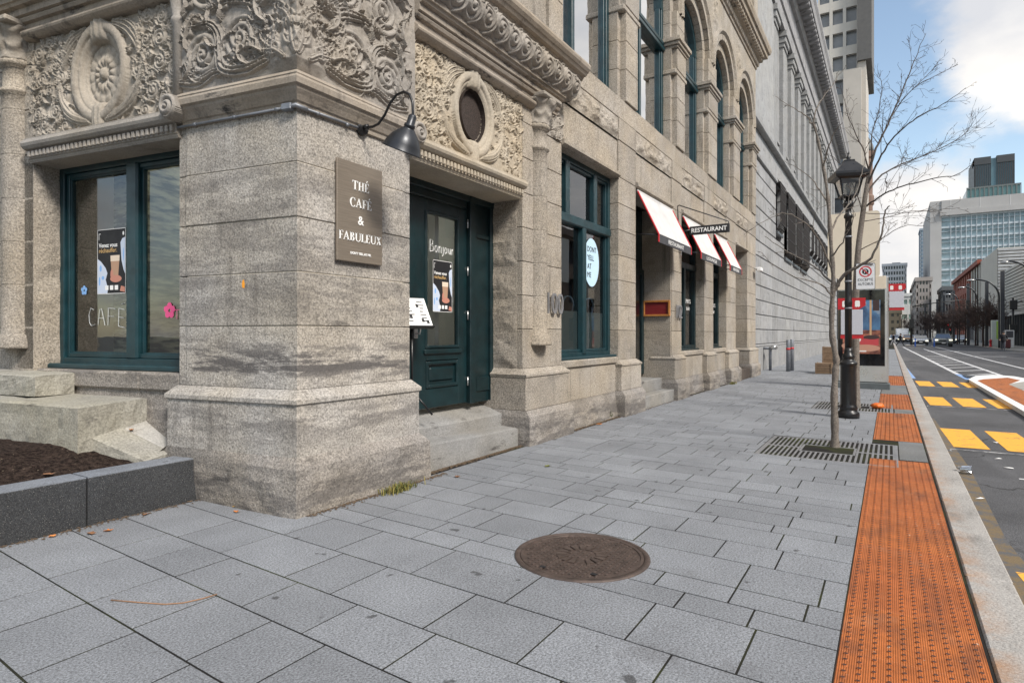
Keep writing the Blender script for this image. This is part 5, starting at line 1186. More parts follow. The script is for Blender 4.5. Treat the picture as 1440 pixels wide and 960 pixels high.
# ------------------------------------------------ small litter
def leaf_mesh(r, seed):
    q = random.Random(seed); m = MB(); n = 11
    pts = [(r * (1 if k % 2 else .55) * q.uniform(.8, 1.1) * math.cos(2 * math.pi * k / n), r * .7 * (1 if k % 2 else .55) * q.uniform(.8, 1.1) * math.sin(2 * math.pi * k / n)) for k in range(n)]
    v = [(x, y, .006 + .25 * abs(y) + q.uniform(0, .008)) for x, y in pts] + [(0, 0, .003)]
    m.add(v, [(k, (k + 1) % n, n) for k in range(n)]); return m
LM = {'y': simple('yellow_leaf', (.62, .36, .06), .8, 0, .4, 30), 'g': simple('green_leaf', (.16, .17, .03), .8, 0, .3, 30), 'b': simple('brown_leaf', (.20, .10, .05), .85, 0, .4, 30), 'o': simple('orange_leaf', (.45, .17, .05), .85, 0, .4, 30)}
LV = [(337, 712, .07, 'y', 'yellow leaf lying on the paving left of the corner pier', 0), (332, 720, .04, 'o', 'small orange leaf beside the yellow leaf by the pier', 0), (770, 656, .06, 'g', 'green leaf on the paving in front of the steps', 0), (643, 671, .05, 'b', 'brown crumpled leaf near the lower step', 0),
      (843, 597, .07, 'o', 'orange brown leaf lying near the wall under the window', 0), (835, 592, .05, 'b', 'brown leaf at the wall foot under the window', 0), (128, 751, .05, 'b', 'dry brown leaf at the foot of the planter curb', 0), (74, 755, .04, 'o', 'small orange leaf left of the planter curb joint', 0),
      (58, 660, .11, 'y', 'large yellow leaf on the planter soil', .38), (68, 668, .06, 'b', 'curled brown leaf beside the large yellow leaf on the soil', .38), (157, 642, .05, 'o', 'tan leaf on the soil near the planter curb', .38), (72, 607, .07, 'b', 'brown leaf on the soil by the mossy stone', .42), (163, 592, .06, 'o', 'orange leaf caught on the concrete apron', .70), (185, 605, .04, 'o', 'small orange leaf lower on the concrete apron', .62),
      (152, 747, .045, 'o', 'orange leaf by the joint of the planter curbs', 0), (205, 724, .04, 'b', 'pale brown leaf along the planter curb', 0), (297, 697, .05, 'y', 'yellow leaf at the mortar strip of the planter', 0), (800, 608, .04, 'b', 'small brown leaf at the pier foot by the steps', 0), (815, 600, .05, 'o', 'orange leaf between pier foot and window wall', 0)]
for k, (u, v, r_, c, lab, z) in enumerate(LV):
    p = gpt(u, v, z)
    if .3 < z < .5:
        for _ in range(6): p = gpt(u, v, .395 + .17 * min(1, max(0, (p.y - 5.84) / .6)) ** .9)
    o = leaf_mesh(r_, k).build('fallen_leaf', LM[c]); o.location = p; o.rotation_euler = (0, 0, k * 1.3); tag(o, lab, 'leaf', 'fallen leaves')
for k, (u, v, n, hh, lab) in enumerate(((562, 690, 260, .10, 'tuft of yellowing grass at the foot of the corner pier'), (853, 588, 60, .16, 'green weed sprouting at the wall under the street window'), (881, 581, 30, .15, 'small green weed at the foot of the pier beside the restaurant steps'), (1030, 540, 60, .10, 'yellowed weeds around the red capped pipes'))):
    p = gpt(u, v); q = random.Random(k); m = MB()
    for i in range(n):
        x, y = p.x + q.gauss(0, .10 if k in (0, 3) else .03), p.y + q.gauss(0, .035); a = q.uniform(0, 6.28); l_ = hh * q.uniform(.4, 1.1); le = q.uniform(.2, .9); w_ = .004 if k == 0 else .008
        dx, dy = math.cos(a), math.sin(a); m.mi = 0 if q.random() < .6 else 1
        m.add([(x - dy * w_, y + dx * w_, 0), (x + dy * w_, y - dx * w_, 0), (x + dx * l_ * le * .5 + dy * w_, y + dy * l_ * le * .5 - dx * w_, l_ * .7), (x + dx * l_ * le * .5 - dy * w_, y + dy * l_ * le * .5 + dx * w_, l_ * .7), (x + dx * l_ * le, y + dy * l_ * le, l_ * (1.0 - .4 * le))], [(0, 1, 2, 3), (3, 2, 4)])
    o = m.build('weed', [simple('dry_grass%d' % k, (.20, .17, .045) if k in (0, 3) else (.06, .10, .02), .8), simple('grass%d' % k, (.09, .11, .025), .8)], None, p); tag(o, lab, 'weed')
p = gpt(1357, 666, -.03); t = T('plastic_cup', 'crushed clear plastic cup lying in the gutter', 'cup', p)
ca = R(20)
def cupf(x, y, z): return (p.x + z * math.sin(ca) * .4 - x * .9, p.y - z * math.cos(ca) + x * .2, p.z + .05 + y)
m = MB(cupf); m.smooth = True; m.lathe((0, 0), [(.034, -.07), (.04, -.02), (.047, .06), (.05, .065), (.049, .068), (.045, .06), (.032, -.066)], 20); m.build('cup', M['plastic'], t)
for k, (u, v, lab) in enumerate(((1418, 658, 'white paper scrap on the asphalt right of the plastic cup'), (1378, 701, 'small white paper scrap in the gutter'), (1400, 622, 'thin white scrap on the road between yellow blocks'), (1300, 582, 'white paper scrap on the kerb edge'), (1404, 645, 'tiny white scrap on the asphalt'))):
    p = gpt(u, v, -.03); m = MB(); m.add([(-.014, -.055, .003), (.018, -.04, .008), (.015, .05, .003), (-.02, .035, .009), (0, 0, .012)], [(0, 1, 4), (1, 2, 4), (2, 3, 4), (3, 0, 4)]); o = m.build('paper_scrap', M['w_ink']); o.location = p; o.rotation_euler = (0, 0, k); tag(o, lab, 'litter', 'paper scraps on the road')
p = gpt(1234, 574); m = MB(); m.smooth = True; m.lathe((p.x, p.y), [(.02, 0), (.09, .01), (.12, .05), (.10, .09), (.04, .115), (.01, .11)], 24, None, lambda a, z, r: .008 * math.cos(a * 8)); tag(m.build('pumpkin', M['orange'], None, p), 'small flattened orange pumpkin on the far tree grate', 'pumpkin')
m = MB(); m.smooth = True; pts = [gpt(u, v, .006) for u, v in ((156, 843), (190, 846), (232, 849), (258, 847), (285, 841), (305, 835))]; m.tube(pts, .004, 5); tag(m.build('twig', simple('twig_bark', (.28, .16, .09), .8), None, pts[0]), 'thin curved brown twig on the paving', 'twig')

# ================================================================== street furniture and near trees
def grate(cx, cy, sx, sy, label, hole=.16):
    t = T('tree_grate', label, 'tree grate', (cx, cy, 0), 'cast iron tree grates')
    x0, x1, y0, y1 = cx - sx / 2, cx + sx / 2, cy - sy / 2, cy + sy / 2
    m = MB(); m.box(x0, x1, y0, y1, -.3, -.06); m.build('pit', M['soil'], t)
    m = MB()
    for (a, b, c, d) in ((x0, x1, y0, y0 + .035), (x0, x1, y1 - .035, y1), (x0, x0 + .035, y0 + .035, y1 - .035), (x1 - .035, x1, y0 + .035, y1 - .035)): m.box(a, b, c, d, -.05, .002, .003)
    n = int((sy - .07) / .055)
    for k in range(n):
        y = y0 + .045 + k * (sy - .09) / (n - 1)
        for (a, b) in ((x0 + .035, cx - .03), (cx + .03, x1 - .035)):
            if abs(y - cy) < .30 and True: a, b = (a, min(b, cx - .26)) if a < cx - .1 else (max(a, cx + .26), b)
            m.box(a, b, y - .014, y + .014, -.035, .0, .003)
    m.box(cx - .03, cx + .03, y0, cy - .3, -.035, .001, .003); m.box(cx - .03, cx + .03, cy + .3, y1, -.035, .001, .003)
    for (a, b, c, d) in ((cx - .28, cx + .28, cy - .33, cy - .30), (cx - .28, cx + .28, cy + .30, cy + .33), (cx - .28, cx - .25, cy - .3, cy + .3), (cx + .25, cx + .28, cy - .3, cy + .3)): m.box(a, b, c, d, -.035, .0015, .003)
    m.build('grille', simple('grate_metal', (.24, .24, .245), .5, .4, .3, 9), t)
grate(9.25, .715, 1.66, 1.60, 'slotted iron tree grate round the slim foreground trunk'); grate(15.0, .68, 1.58, 1.46, 'slotted iron tree grate behind the lamp post base')

BARK = granite('tree_bark', (.20, .18, .16), spk=.45, grime=.3, seed=41, bump=.9, warm=(1, .95, .9), spsc=42)
TWIG = simple('twig_wood', (.055, .043, .037), .85, 0, .3, 20)
def spline(P, n=5):
    P = [Vector(p) for p in P]; out = []
    for i in range(len(P) - 1):
        p0, p1, p2, p3 = P[max(i - 1, 0)], P[i], P[i + 1], P[min(i + 2, len(P) - 1)]
        for k in range(n):
            t = k / n; out.append(.5 * ((2 * p1) + (p2 - p0) * t + (2 * p0 - 5 * p1 + 4 * p2 - p3) * t * t + (3 * p1 - p0 - 3 * p2 + p3) * t ** 3))
    out.append(P[-1]); return out
def twig(mb, p, d, ln, r, q, lev, up=.15, minr=.0026, dens=1.0):
    n = max(3, int(ln / .09)); pts = [p]; d = d.normalized(); cur = p
    for i in range(n):
        d = (d + Vector((q.gauss(0, .13), q.gauss(0, .13), q.gauss(0, .10) + up * .12))).normalized(); cur = cur + d * (ln / n); pts.append(cur)
    rs = [max(minr, r * (1 - .72 * i / n)) for i in range(n + 1)]; mb.tube(pts, rs, 5 if r > .006 else 4, False)
    if lev <= 0: return
    k = int(ln / .15 * dens) + 1
    for j in range(k):
        i = q.randint(1, n); a = q.uniform(0, 6.28); dd = (pts[i] - pts[i - 1]).normalized(); o = dd.orthogonal().normalized(); o2 = dd.cross(o)
        nd = dd * q.uniform(.5, .9) + (o * math.cos(a) + o2 * math.sin(a)) * q.uniform(.45, .85)
        twig(mb, pts[i], nd, ln * q.uniform(.26, .55) * (1 - .3 * i / n), rs[i] * .62, q, lev - 1, up, minr, dens)
def limb(mb, P, r0, r1, q, lev=2, dens=1.0, sub=.5, n=6, start=.25, ln=None):
    pts = spline(P); N = len(pts); rs = [r0 + (r1 - r0) * (i / (N - 1)) ** .8 for i in range(N)]
    pts = [p + Vector((q.gauss(0, .006), q.gauss(0, .006), q.gauss(0, .006))) for p in pts]
    mb.tube(pts, rs, n, False); L_ = sum((b - a).length for a, b in zip(pts, pts[1:]))
    k = int(L_ * 3.4 * dens)
    for j in range(k):
        t = start + (1 - start) * (j + q.random()) / k; i = min(N - 1, max(1, int(t * (N - 1)))); dd = (pts[i] - pts[i - 1]).normalized(); a = q.uniform(0, 6.28); o = dd.orthogonal().normalized(); o2 = dd.cross(o)
        nd = dd * q.uniform(.6, 1.0) + (o * math.cos(a) + o2 * math.sin(a)) * q.uniform(.35, .75)
        twig(mb, pts[i], nd, (ln or L_) * q.uniform(.15, .36) * sub * 2 * (1.15 - .7 * t), max(.002, rs[i] * .5), q, lev, .2)
    return pts
# slim tree in front (in the first grate)
q = random.Random(21); W1 = 8.43
tp = gpt(1175, 627); t = T('street_tree', 'slim bare young tree standing in the nearer grate left of the lamp post', 'tree', tp, 'bare street trees')
def at1(u, v, dw=0): return wpt(u, v, W1 + dw)
m = MB(); m.smooth = True
tr_ = spline([at1(1174, 632), at1(1174, 600), at1(1173, 560), at1(1175, 520), at1(1176, 505), at1(1170, 470), at1(1170, 430), at1(1172, 395), at1(1169, 350), at1(1166, 300), at1(1162, 260), at1(1154, 215), at1(1146, 180), at1(1141, 172)], 4)
N_ = len(tr_); rs = [.047 + .018 * math.exp(-i / 2) - .038 * (i / N_) ** 1.3 + .006 * math.sin(i * 1.7) for i in range(N_)]; m.tube(tr_, rs, 12, False); m.build('trunk', BARK, t)
m = MB(); m.smooth = True
limb(m, [at1(1174, 408), at1(1186, 388, -.1), at1(1205, 376, -.25), at1(1225, 362, -.4), at1(1238, 335, -.5), at1(1244, 300, -.55), at1(1250, 290, -.6)], .028, .006, q, 2, .55)
limb(m, [at1(1172, 400), at1(1160, 388, .1), at1(1140, 372, .25), at1(1110, 355, .4), at1(1075, 332, .6)], .018, .004, q, 2, .7)
limb(m, [at1(1168, 375), at1(1150, 335, -.2), at1(1130, 312, -.35), at1(1100, 300, -.5), at1(1062, 318, -.6)], .015, .003, q, 2, .7)
limb(m, [at1(1167, 330), at1(1182, 300, .2), at1(1200, 280, .3), at1(1212, 245, .45), at1(1218, 215, .6)], .016, .003, q, 2, .7)
limb(m, [at1(1165, 290), at1(1150, 262, .2), at1(1128, 240, .4), at1(1100, 225, .5)], .013, .003, q, 2, .7)
limb(m, [at1(1158, 236), at1(1166, 205, -.2), at1(1176, 182, -.3), at1(1186, 172, -.4)], .012, .003, q, 2, .8)
limb(m, [at1(1142, 174), at1(1130, 160), at1(1112, 150, .2), at1(1090, 135, .3)], .011, .002, q, 2, .8)
limb(m, [at1(1143, 176), at1(1150, 150), at1(1170, 120, .2), at1(1188, 95, .2)], .011, .002, q, 2, .8)
limb(m, [at1(1170, 360), at1(1185, 340, -.2), at1(1200, 310, -.4), at1(1198, 290, -.5)], .012, .003, q, 2, .6)
limb(m, [at1(1172, 420), at1(1155, 400, -.3), at1(1120, 390, -.6), at1(1085, 372, -.8)], .012, .003, q, 2, .6)
m.build('branches', BARK, t)
# tree in the second grate, spreading to the right
q = random.Random(5); W2 = 13.0
tp = gpt(1204, 573); t = T('street_tree', 'larger bare tree spreading against the sky behind the lamp post', 'tree', tp, 'bare street trees')
def at2(u, v, dw=0): return wpt(u, v, W2 + dw)
m = MB(); m.smooth = True
tr_ = spline([at2(1203, 577), at2(1203, 540), at2(1203, 490), at2(1203, 440), at2(1204, 400), at2(1207, 350), at2(1212, 310), at2(1217, 275), at2(1222, 245)], 4)
N_ = len(tr_); m.tube(tr_, [.085 - .045 * (i / N_) + .03 * math.exp(-i / 1.5) for i in range(N_)], 12, False); m.build('trunk', BARK, t)
m = MB(); m.smooth = True
for P, r0, dn in (([(1221, 246, 0), (1230, 215, 0), (1245, 182, .1), (1262, 145, .2), (1278, 105, .3), (1290, 75, .4), (1302, 47, .5)], .040, 1.0),
              ([(1219, 262, 0), (1236, 225, -.2), (1258, 192, -.4), (1290, 165, -.6), (1325, 148, -.8), (1358, 124, -1)], .032, 1.0),
              ([(1217, 275, 0), (1240, 246, .3), (1275, 228, .6), (1320, 210, .8), (1355, 190, 1), (1369, 172, 1.1)], .030, 1.0),
              ([(1218, 290, 0), (1240, 275, -.3), (1268, 262, -.6), (1310, 252, -.9), (1345, 245, -1.1), (1371, 228, -1.2)], .028, 1.0),
              ([(1222, 248, 0), (1216, 215, .1), (1204, 190, .2), (1192, 160, .3), (1182, 120, .4)], .026, 1.0),
              ([(1214, 300, 0), (1200, 262, -.3), (1185, 235, -.5), (1168, 218, -.6)], .018, .8),
              ([(1226, 228, 0), (1226, 190, .3), (1236, 155, .5), (1240, 120, .6), (1233, 105, .7)], .020, 1.0),
              ([(1246, 180, 0), (1270, 140, .3), (1300, 110, .5), (1320, 88, .7)], .016, 1.0), ([(1213, 312, 0), (1250, 305, .4), (1285, 296, .8), (1330, 300, 1)], .016, .8),
              ([(1215, 300, 0), (1262, 300, -.5), (1310, 296, -.9), (1350, 292, -1.2)], .012, .7), ([(1208, 352, 0), (1235, 338, -.4), (1270, 318, -.8), (1300, 318, -1.0)], .014, .8), ([(1262, 150, .2), (1290, 120, 0), (1330, 100, 0), (1345, 92, 0)], .012, 1)):
    limb(m, [at2(*p) for p in P], r0 * .72, .004, q, 2, dn * 1.5, .42)
m.build('branches', TWIG, t)
# ------------------------------------------------ lamp post
lp = gpt(1193, 587); lx, ly = lp.x, lp.y; t = T('lamp_post', 'black heritage lamp post with a square glass lantern and stout fluted base', 'street lamp', (lx, ly, 0))
m = MB(); m.smooth = True
m.lathe((lx, ly), [(.185, -.02), (.185, .09), (.175, .11), (.15, .13), (.145, .17), (.155, .19), (.14, .22), (.132, .26), (.128, .95), (.135, .97), (.15, .985), (.15, 1.02), (.13, 1.04), (.10, 1.07), (.09, 1.10), (.105, 1.12), (.105, 1.15), (.08, 1.18), (.068, 1.24), (.062, 1.3)], 16, None, lambda a, z, r: .004 * math.cos(a * 8) if .25 < z < .96 else 0); m.build('base', M['black'], t)
m = MB(); m.smooth = True
m.lathe((lx, ly), [(.060, 1.25), (.060, 2.1), (.066, 2.12), (.066, 2.16), (.058, 2.18), (.055, 3.70), (.075, 3.72), (.075, 3.77), (.05, 3.80), (.05, 3.88), (.085, 3.92), (.09, 3.98), (.06, 4.04), (.045, 4.08), (.045, 4.12)], 16); m.build('pole', M['black'], t)
rot = R(18)
def lan(x, y, z): return (lx + x * math.cos(rot) - y * math.sin(rot), ly + x * math.sin(rot) + y * math.cos(rot), z)
m = MB(lan)
def frustum(m, r0, z0, r1, z1, cap=True):
    m.add([(sx * r, sy * r, z) for r, z in ((r0, z0), (r1, z1)) for sx, sy in ((-1, -1), (1, -1), (1, 1), (-1, 1))], [(0, 1, 5, 4), (1, 2, 6, 5), (2, 3, 7, 6), (3, 0, 4, 7)] + ([(3, 2, 1, 0), (4, 5, 6, 7)] if cap else []))
m.box(-.135, .135, -.135, .135, 4.10, 4.135, .005); frustum(m, .275, 4.44, .285, 4.49); frustum(m, .285, 4.49, .285, 4.53); frustum(m, .265, 4.53, .085, 4.76); frustum(m, .20, 4.41, .27, 4.44); m.box(-.09, .09, -.09, .09, 4.755, 4.785, .005)
for sx in (-1, 1):
    for sy in (-1, 1): m.tube([(sx * .128, sy * .128, 4.13), (sx * .19, sy * .19, 4.42)], .015, 6)
lh = m.build('lantern', M['black'], t)
m = MB(lan); m.smooth = True; m.lathe((0, 0), [(.05, 4.78), (.03, 4.81), (.045, 4.84), (.02, 4.87), (.012, 4.90), (.02, 4.92), (.002, 4.95)], 12); m.build('finial', M['black'], lh)
m = MB(lan); frustum(m, .122, 4.14, .185, 4.41, False); m.build('glass', M['lampglass'], lh)
m = MB(lan); m.smooth = True; m.lathe((0, 0), [(.02, 4.14), (.03, 4.2), (.05, 4.25), (.05, 4.30), (.03, 4.35), (.005, 4.36)], 14); m.build('bulb', M['white'], lh)
for k in range(4):
    a = rot + math.pi / 4 + k * math.pi / 2; m = MB(); m.smooth = True; m.tube([(lx + r_ * math.cos(a), ly + r_ * math.sin(a), z) for r_, z in ((.05, 3.96), (.11, 3.98), (.145, 4.04), (.13, 4.09), (.10, 4.07), (.15, 4.11))], .008, 6); m.build('scroll_bracket', M['black'], t)
m = MB(); m.smooth = True
for z in (2.02, 2.52, 3.35): m.lathe((lx, ly), [(.062, z), (.066, z + .005), (.066, z + .025), (.062, z + .03)], 16)
m.build('strap', M['galv'], t)
# no parking sign
def facing(o, ang=0):
    d = math.atan2(-o[1], -o[0]) * 0 + math.pi + ang; return Vector((math.sin(d) * 1, -math.cos(d), 0)) * 1
sc_ = wpt(1217, 388.5, 10.9); t = T('parking_sign', 'white EXCEPTÉ AUTOBUS sign with a red no-parking ring on the lamp post', 'sign', sc_)
xd = Vector((.10, -1, 0)).normalized(); nd = xd.cross(Vector(SZ)); hw, hh = .152, .235
def sf(x, y, z): return tuple(sc_ + xd * x + nd * -y + Vector((0, 0, z)))
def rrect(w, h, r, n=5):
    out = []
    for cx, cy, a0 in ((w - r, h - r, 0), (-w + r, h - r, 90), (-w + r, -h + r, 180), (w - r, -h + r, 270)): out += arcpts(cx, cy, r, r, a0, a0 + 90, n)
    return out
m = MB(sf); m.plate(rrect(hw, hh, .025), 0, .006); m.build('plate', M['k_ink'], t)
m = MB(); flatpoly(m, rrect(hw - .008, hh - .008, .02), sc_, xd, SZ, .002); m.build('white_face', M['greysign'], t)
m = MB(); o1, o2 = ell(0, .085, .098, .098, 40), ell(0, .085, .078, .078, 40)
for i in range(40): flatpoly(m, [o1[i], o1[(i + 1) % 40], o2[(i + 1) % 40], o2[i]], sc_, xd, SZ, .004)
flatpoly(m, [(-.062, .140), (-.052, .150), (.062, .030), (.052, .020)], sc_, xd, SZ, .006); m.build('red_ring', M['red'], t)
m = MB(); flatpoly(m, ell(0, .085, .05, .05, 30), sc_, xd, SZ, .0045); put_text(m, 'EXCEPTÉ', sc_ + Vector((0, 0, -.055)) + nd * .003, xd, SZ, height=.058, width=.235, depth=.001); put_text(m, 'AUTOBUS', sc_ + Vector((0, 0, -.135)) + nd * .003, xd, SZ, height=.048, width=.235, depth=.001); m.build('lettering', M['k_ink'], t)
m = MB(); put_text(m, 'P', sc_ + Vector((0, 0, .085)) + nd * .005, xd, SZ, height=.06, depth=.0006); m.build('letter_p', M['greysign'], t)
m = MB(); m.tube([sc_ + Vector((0, .15, .22)), sc_ + Vector((0, -.12, .22))], .014, 6); m.tube([sc_ + Vector((.01, .02, -.24)), sc_ + Vector((.01, .02, .25))], .012, 6); m.build('bracket', M['galv'], t)
# bus stop signs
def bus_sign(u, v0, v1, w, label, polex):
    sc = (v1 - v0) / 55.0 * w / 12.3; c = wpt(u, (v0 + v1) / 2, w); t = T('bus_stop_sign', label, 'bus stop sign', (c.x, c.y, 0), 'red bus stop signs'); S = w / 860.0; h = (v1 - v0) * S / 2; wd = h * .60
    o = c; xd = Vector((.05, -1, 0)).normalized(); nd = xd.cross(Vector(SZ))
    def f(x, y, z): return tuple(o + xd * x + nd * -y + Vector((0, 0, z)))
    m = MB(f); m.plate([(-wd, h * .44), (wd * .55, h * .44), (wd, h * .62), (wd, h), (-wd, h)], -.012, .012); fl = m.build('flag', M['red'], t); m = MB(f); m.plate([(-wd * .8, -h), (wd * .85, -h), (wd * .85, -h * .80), (-wd * .8, -h * .72)], -.01, .01); m.build('lower_flag', M['red'], t)
    for cx in (-.5, .42):
        m = MB()
        flatpoly(m, [(x * .8 * wd + cx * wd, y * h + h * .72) for x, y in [(-.22, -.15), (-.22, .1), (-.15, .15), (.15, .15), (.22, .1), (.22, -.15), (.12, -.15), (.12, -.2), (.05, -.15), (-.05, -.15), (-.12, -.2), (-.12, -.15)]], o, xd, SZ, .014)
        m.build('bus_symbol', M['w_ink'], fl)
    m = MB(f); m.box(-wd * .78, wd * .8, -.02, .02, -h * .8, h * .42, .004); m.build('schedule_holder', flat('pale_schedule_sheet', (.50, .52, .58), .25), t)
    m = MB(); m.tube([(c.x + .05, c.y + polex, 0), (c.x + .05, c.y + polex, c.z + h * .95)], .028, 8); m.tube([(c.x + .05, c.y + polex, c.z + h * .7), (c.x + .03, c.y, c.z + h * .7)], .018, 6); m.build('pole', M['galv'], t)
bus_sign(1197.5, 419, 476, 12.2, 'red bus stop sign with schedule holder just behind the lamp post', .06); bus_sign(1260.5, 399, 436, 21.5, 'red and white bus stop sign showing right of the display panel', .26)
# ------------------------------------------------ display panel and big blank sign
px0 = 20.1; t = T('display_panel', 'freestanding bus shelter advertising panel with a dark glass screen', 'advertising panel', (px0, .66, 0))
def pf(s, d, z): return (px0 + d, 1.30 - s, z)
m = MB(pf); m.box(0, 1.26, 0, .22, .18, 3.18, .03); m.build('cabinet', M['steel'], t)
m = MB(pf); m.box(-.04, 1.30, -.05, .28, -.05, .18, .02); m.build('plinth', simple('plinth_grey', (.10, .115, .12), .6), t)
m = MB(pf); m.box(.0, 1.20, -.012, .01, 2.83, 3.19, .005); m.build('header', M['cream'], t)
m = MB(pf); m.box(.01, 1.17, -.012, .01, .66, 2.81, .004); m.build('screen_glass', simple('black_glass', (.006, .006, .008), .06), t)
ad = T('advert', None, None); bpy.data.objects.remove(ad)
adm = []
k_ = N('blurred_blue_picture'); f = k_.noise(1, 4, .6, (2, 2.2, 1.8)); c = k_.mix(k_.rng(f, .35, .65, 0, 1), (.03, .06, .14), (.10, .24, .42)); c = k_.mix(k_.rng(k_.noise(1, 2, .5, (4, 4, 3), w=4), .6, .68, 0, .5), c, (.35, .42, .5)); adm.append(k_.bsdf(c, .25))
k_ = N('warm_blurred_picture'); f = k_.noise(1, 4, .6, (4, 4, 7), w=2); c = k_.mix(k_.rng(f, .4, .6, 0, 1), (.10, .035, .03), (.42, .16, .10)); adm.append(k_.bsdf(c, .3))
adm += [flat('wooden_stick_ink', (.55, .36, .2)), flat('red_cup_ink', (.5, .06, .07)), flat('pale_hand_ink', (.52, .28, .2)), M['k_ink'], M['w_ink'], flat('dark_cup_ink', (.05, .03, .03))]
m = MB(); oo = Vector(pf(.60, -.014, 1.72)); ad_x = Vector((0, -1, 0))
def AP(mi, pts, off): m.mi = mi; flatpoly(m, pts, oo, ad_x, SZ, off)
AP(0, rc(-.47, -.05, .46, .80), .001); AP(1, rc(-.47, -.72, .46, -.05), .001); AP(2, rc(.20, -.22, .25, .80), .002); AP(3, [(-.05, -.30), (.42, -.28), (.42, -.48), (-.02, -.5)], .002); AP(4, ell(.1, -.56, .36, .10), .0025); AP(4, ell(-.3, -.5, .2, .1), .0028); AP(7, ell(.25, -.25, .2, .06), .003); AP(3, [(-.44, -.1), (-.2, -.1), (-.22, -.4), (-.42, -.4)], .0032); AP(6, ell(-.05, -.28, .04, .10), .0034); AP(6, [(-.03, .66), (.12, .74), (.05, .64), (-.04, .58)], .0036); AP(6, rc(-.1, -.665, .12, -.63), .0036); AP(7, rc(.28, .5, .44, .8), .0030)
m.build('advert', adm, t)
m = MB(); put_text(m, 'STATION', Vector(pf(.93, -.013, 3.0)), ad_x, SZ, height=.07, depth=.001) if False else None
pc = wpt(1200, 345, 18.6); t = T('blank_sign', 'large blank beige sign back rising above the advertising panel', 'sign', (pc.x, pc.y, 0)); S = 18.6 / 860
def bf(x, y, z): return (pc.x + y, pc.y - x, pc.z + z)
m = MB(bf); m.plate(rrect(32 * S, 46 * S, .10), -.02, .03); m.build('panel', M['cream'], t)
m = MB(bf)
for x in (-.3, .3): m.tube([(x, .05, -pc.z), (x, .05, 40 * S)], .04, 8)
m.build('post', M['galv'], t)
# ------------------------------------------------ bollards, pipes, crates
def bollard(p, h, r, label, group, band):
    t = T('bollard', label, 'bollard', p, group); m = MB(); m.smooth = True; m.lathe((p.x, p.y), [(r, -.02), (r, h - .03), (r * .9, h - .005), (r * .5, h)], 16); m.build('tube', M['galv'], t)
    m = MB(); m.smooth = True; m.lathe((p.x, p.y), [(r + .003, h - band[0]), (r + .004, h - band[1])], 16); m.build('red_band', M['red'], t)
bollard(gpt(1108.5, 522), 1.32, .085, 'left one of the grey bollards in front of the grey stone wall', 'grey bollards with a red band', (.42, .34)); bollard(gpt(1113.5, 521), 1.34, .085, 'right one of the grey bollards in front of the grey stone wall', 'grey bollards with a red band', (.42, .34))
bollard(gpt(1023.5, 537), .74, .05, 'left red capped grey pipe post against the stone facade', 'red capped pipe posts', (.10, .0)); bollard(gpt(1035, 535), .80, .05, 'right red capped grey pipe post against the stone facade', 'red capped pipe posts', (.10, .0)); bollard(gpt(1029, 536), .55, .06, 'short stout grey pipe between the red capped posts', 'red capped pipe posts', (.04, .0))
p = gpt(1098, 521); p.y = 4.5; t = T('fire_connection', 'silver twin outlet fire connection on the grey stone wall', 'standpipe', p)
m = MB(); m.smooth = True; m.tube([(p.x, 4.74, .95), (p.x, 4.45, .95), (p.x, 4.40, .90), (p.x, 4.40, -.02)], .06, 10); m.build('pipe', M['galv'], t)
for dx in (-.14, .14): m = MB(); m.smooth = True; m.tube([(p.x, 4.40, .95), (p.x + dx, 4.25, 1.0), (p.x + dx * 1.3, 4.16, 1.0)], [.08, .09, .10], 12); m.build('outlet', M['steel'], t)
for k, (u, v, w_, h_, lab) in enumerate(((1166, 524, .26, 1.05, 'tall brown wooden box behind the slim tree'), (1159, 525, .34, .42, 'low brown wooden box left of the tall one'))):
    p = gpt(u, v); t = T('wooden_box', lab, 'box', p, 'brown wooden boxes'); m = MB()
    for i in range(4): m.box(p.x - w_, p.x + w_, p.y - w_ * .8, p.y + w_ * .8, h_ * i / 4 + .005, h_ * (i + 1) / 4 - .005, .004)
    m.build('slats', M['crate'], t); m = MB()
    for sx in (-1, 1):
        for sy in (-1, 1): m.box(p.x + sx * w_ - .02, p.x + sx * w_ + .02, p.y + sy * w_ * .8 - .02, p.y + sy * w_ * .8 + .02, 0, h_ + .01, .003)
    m.build('corner_batten', M['crate'], t)

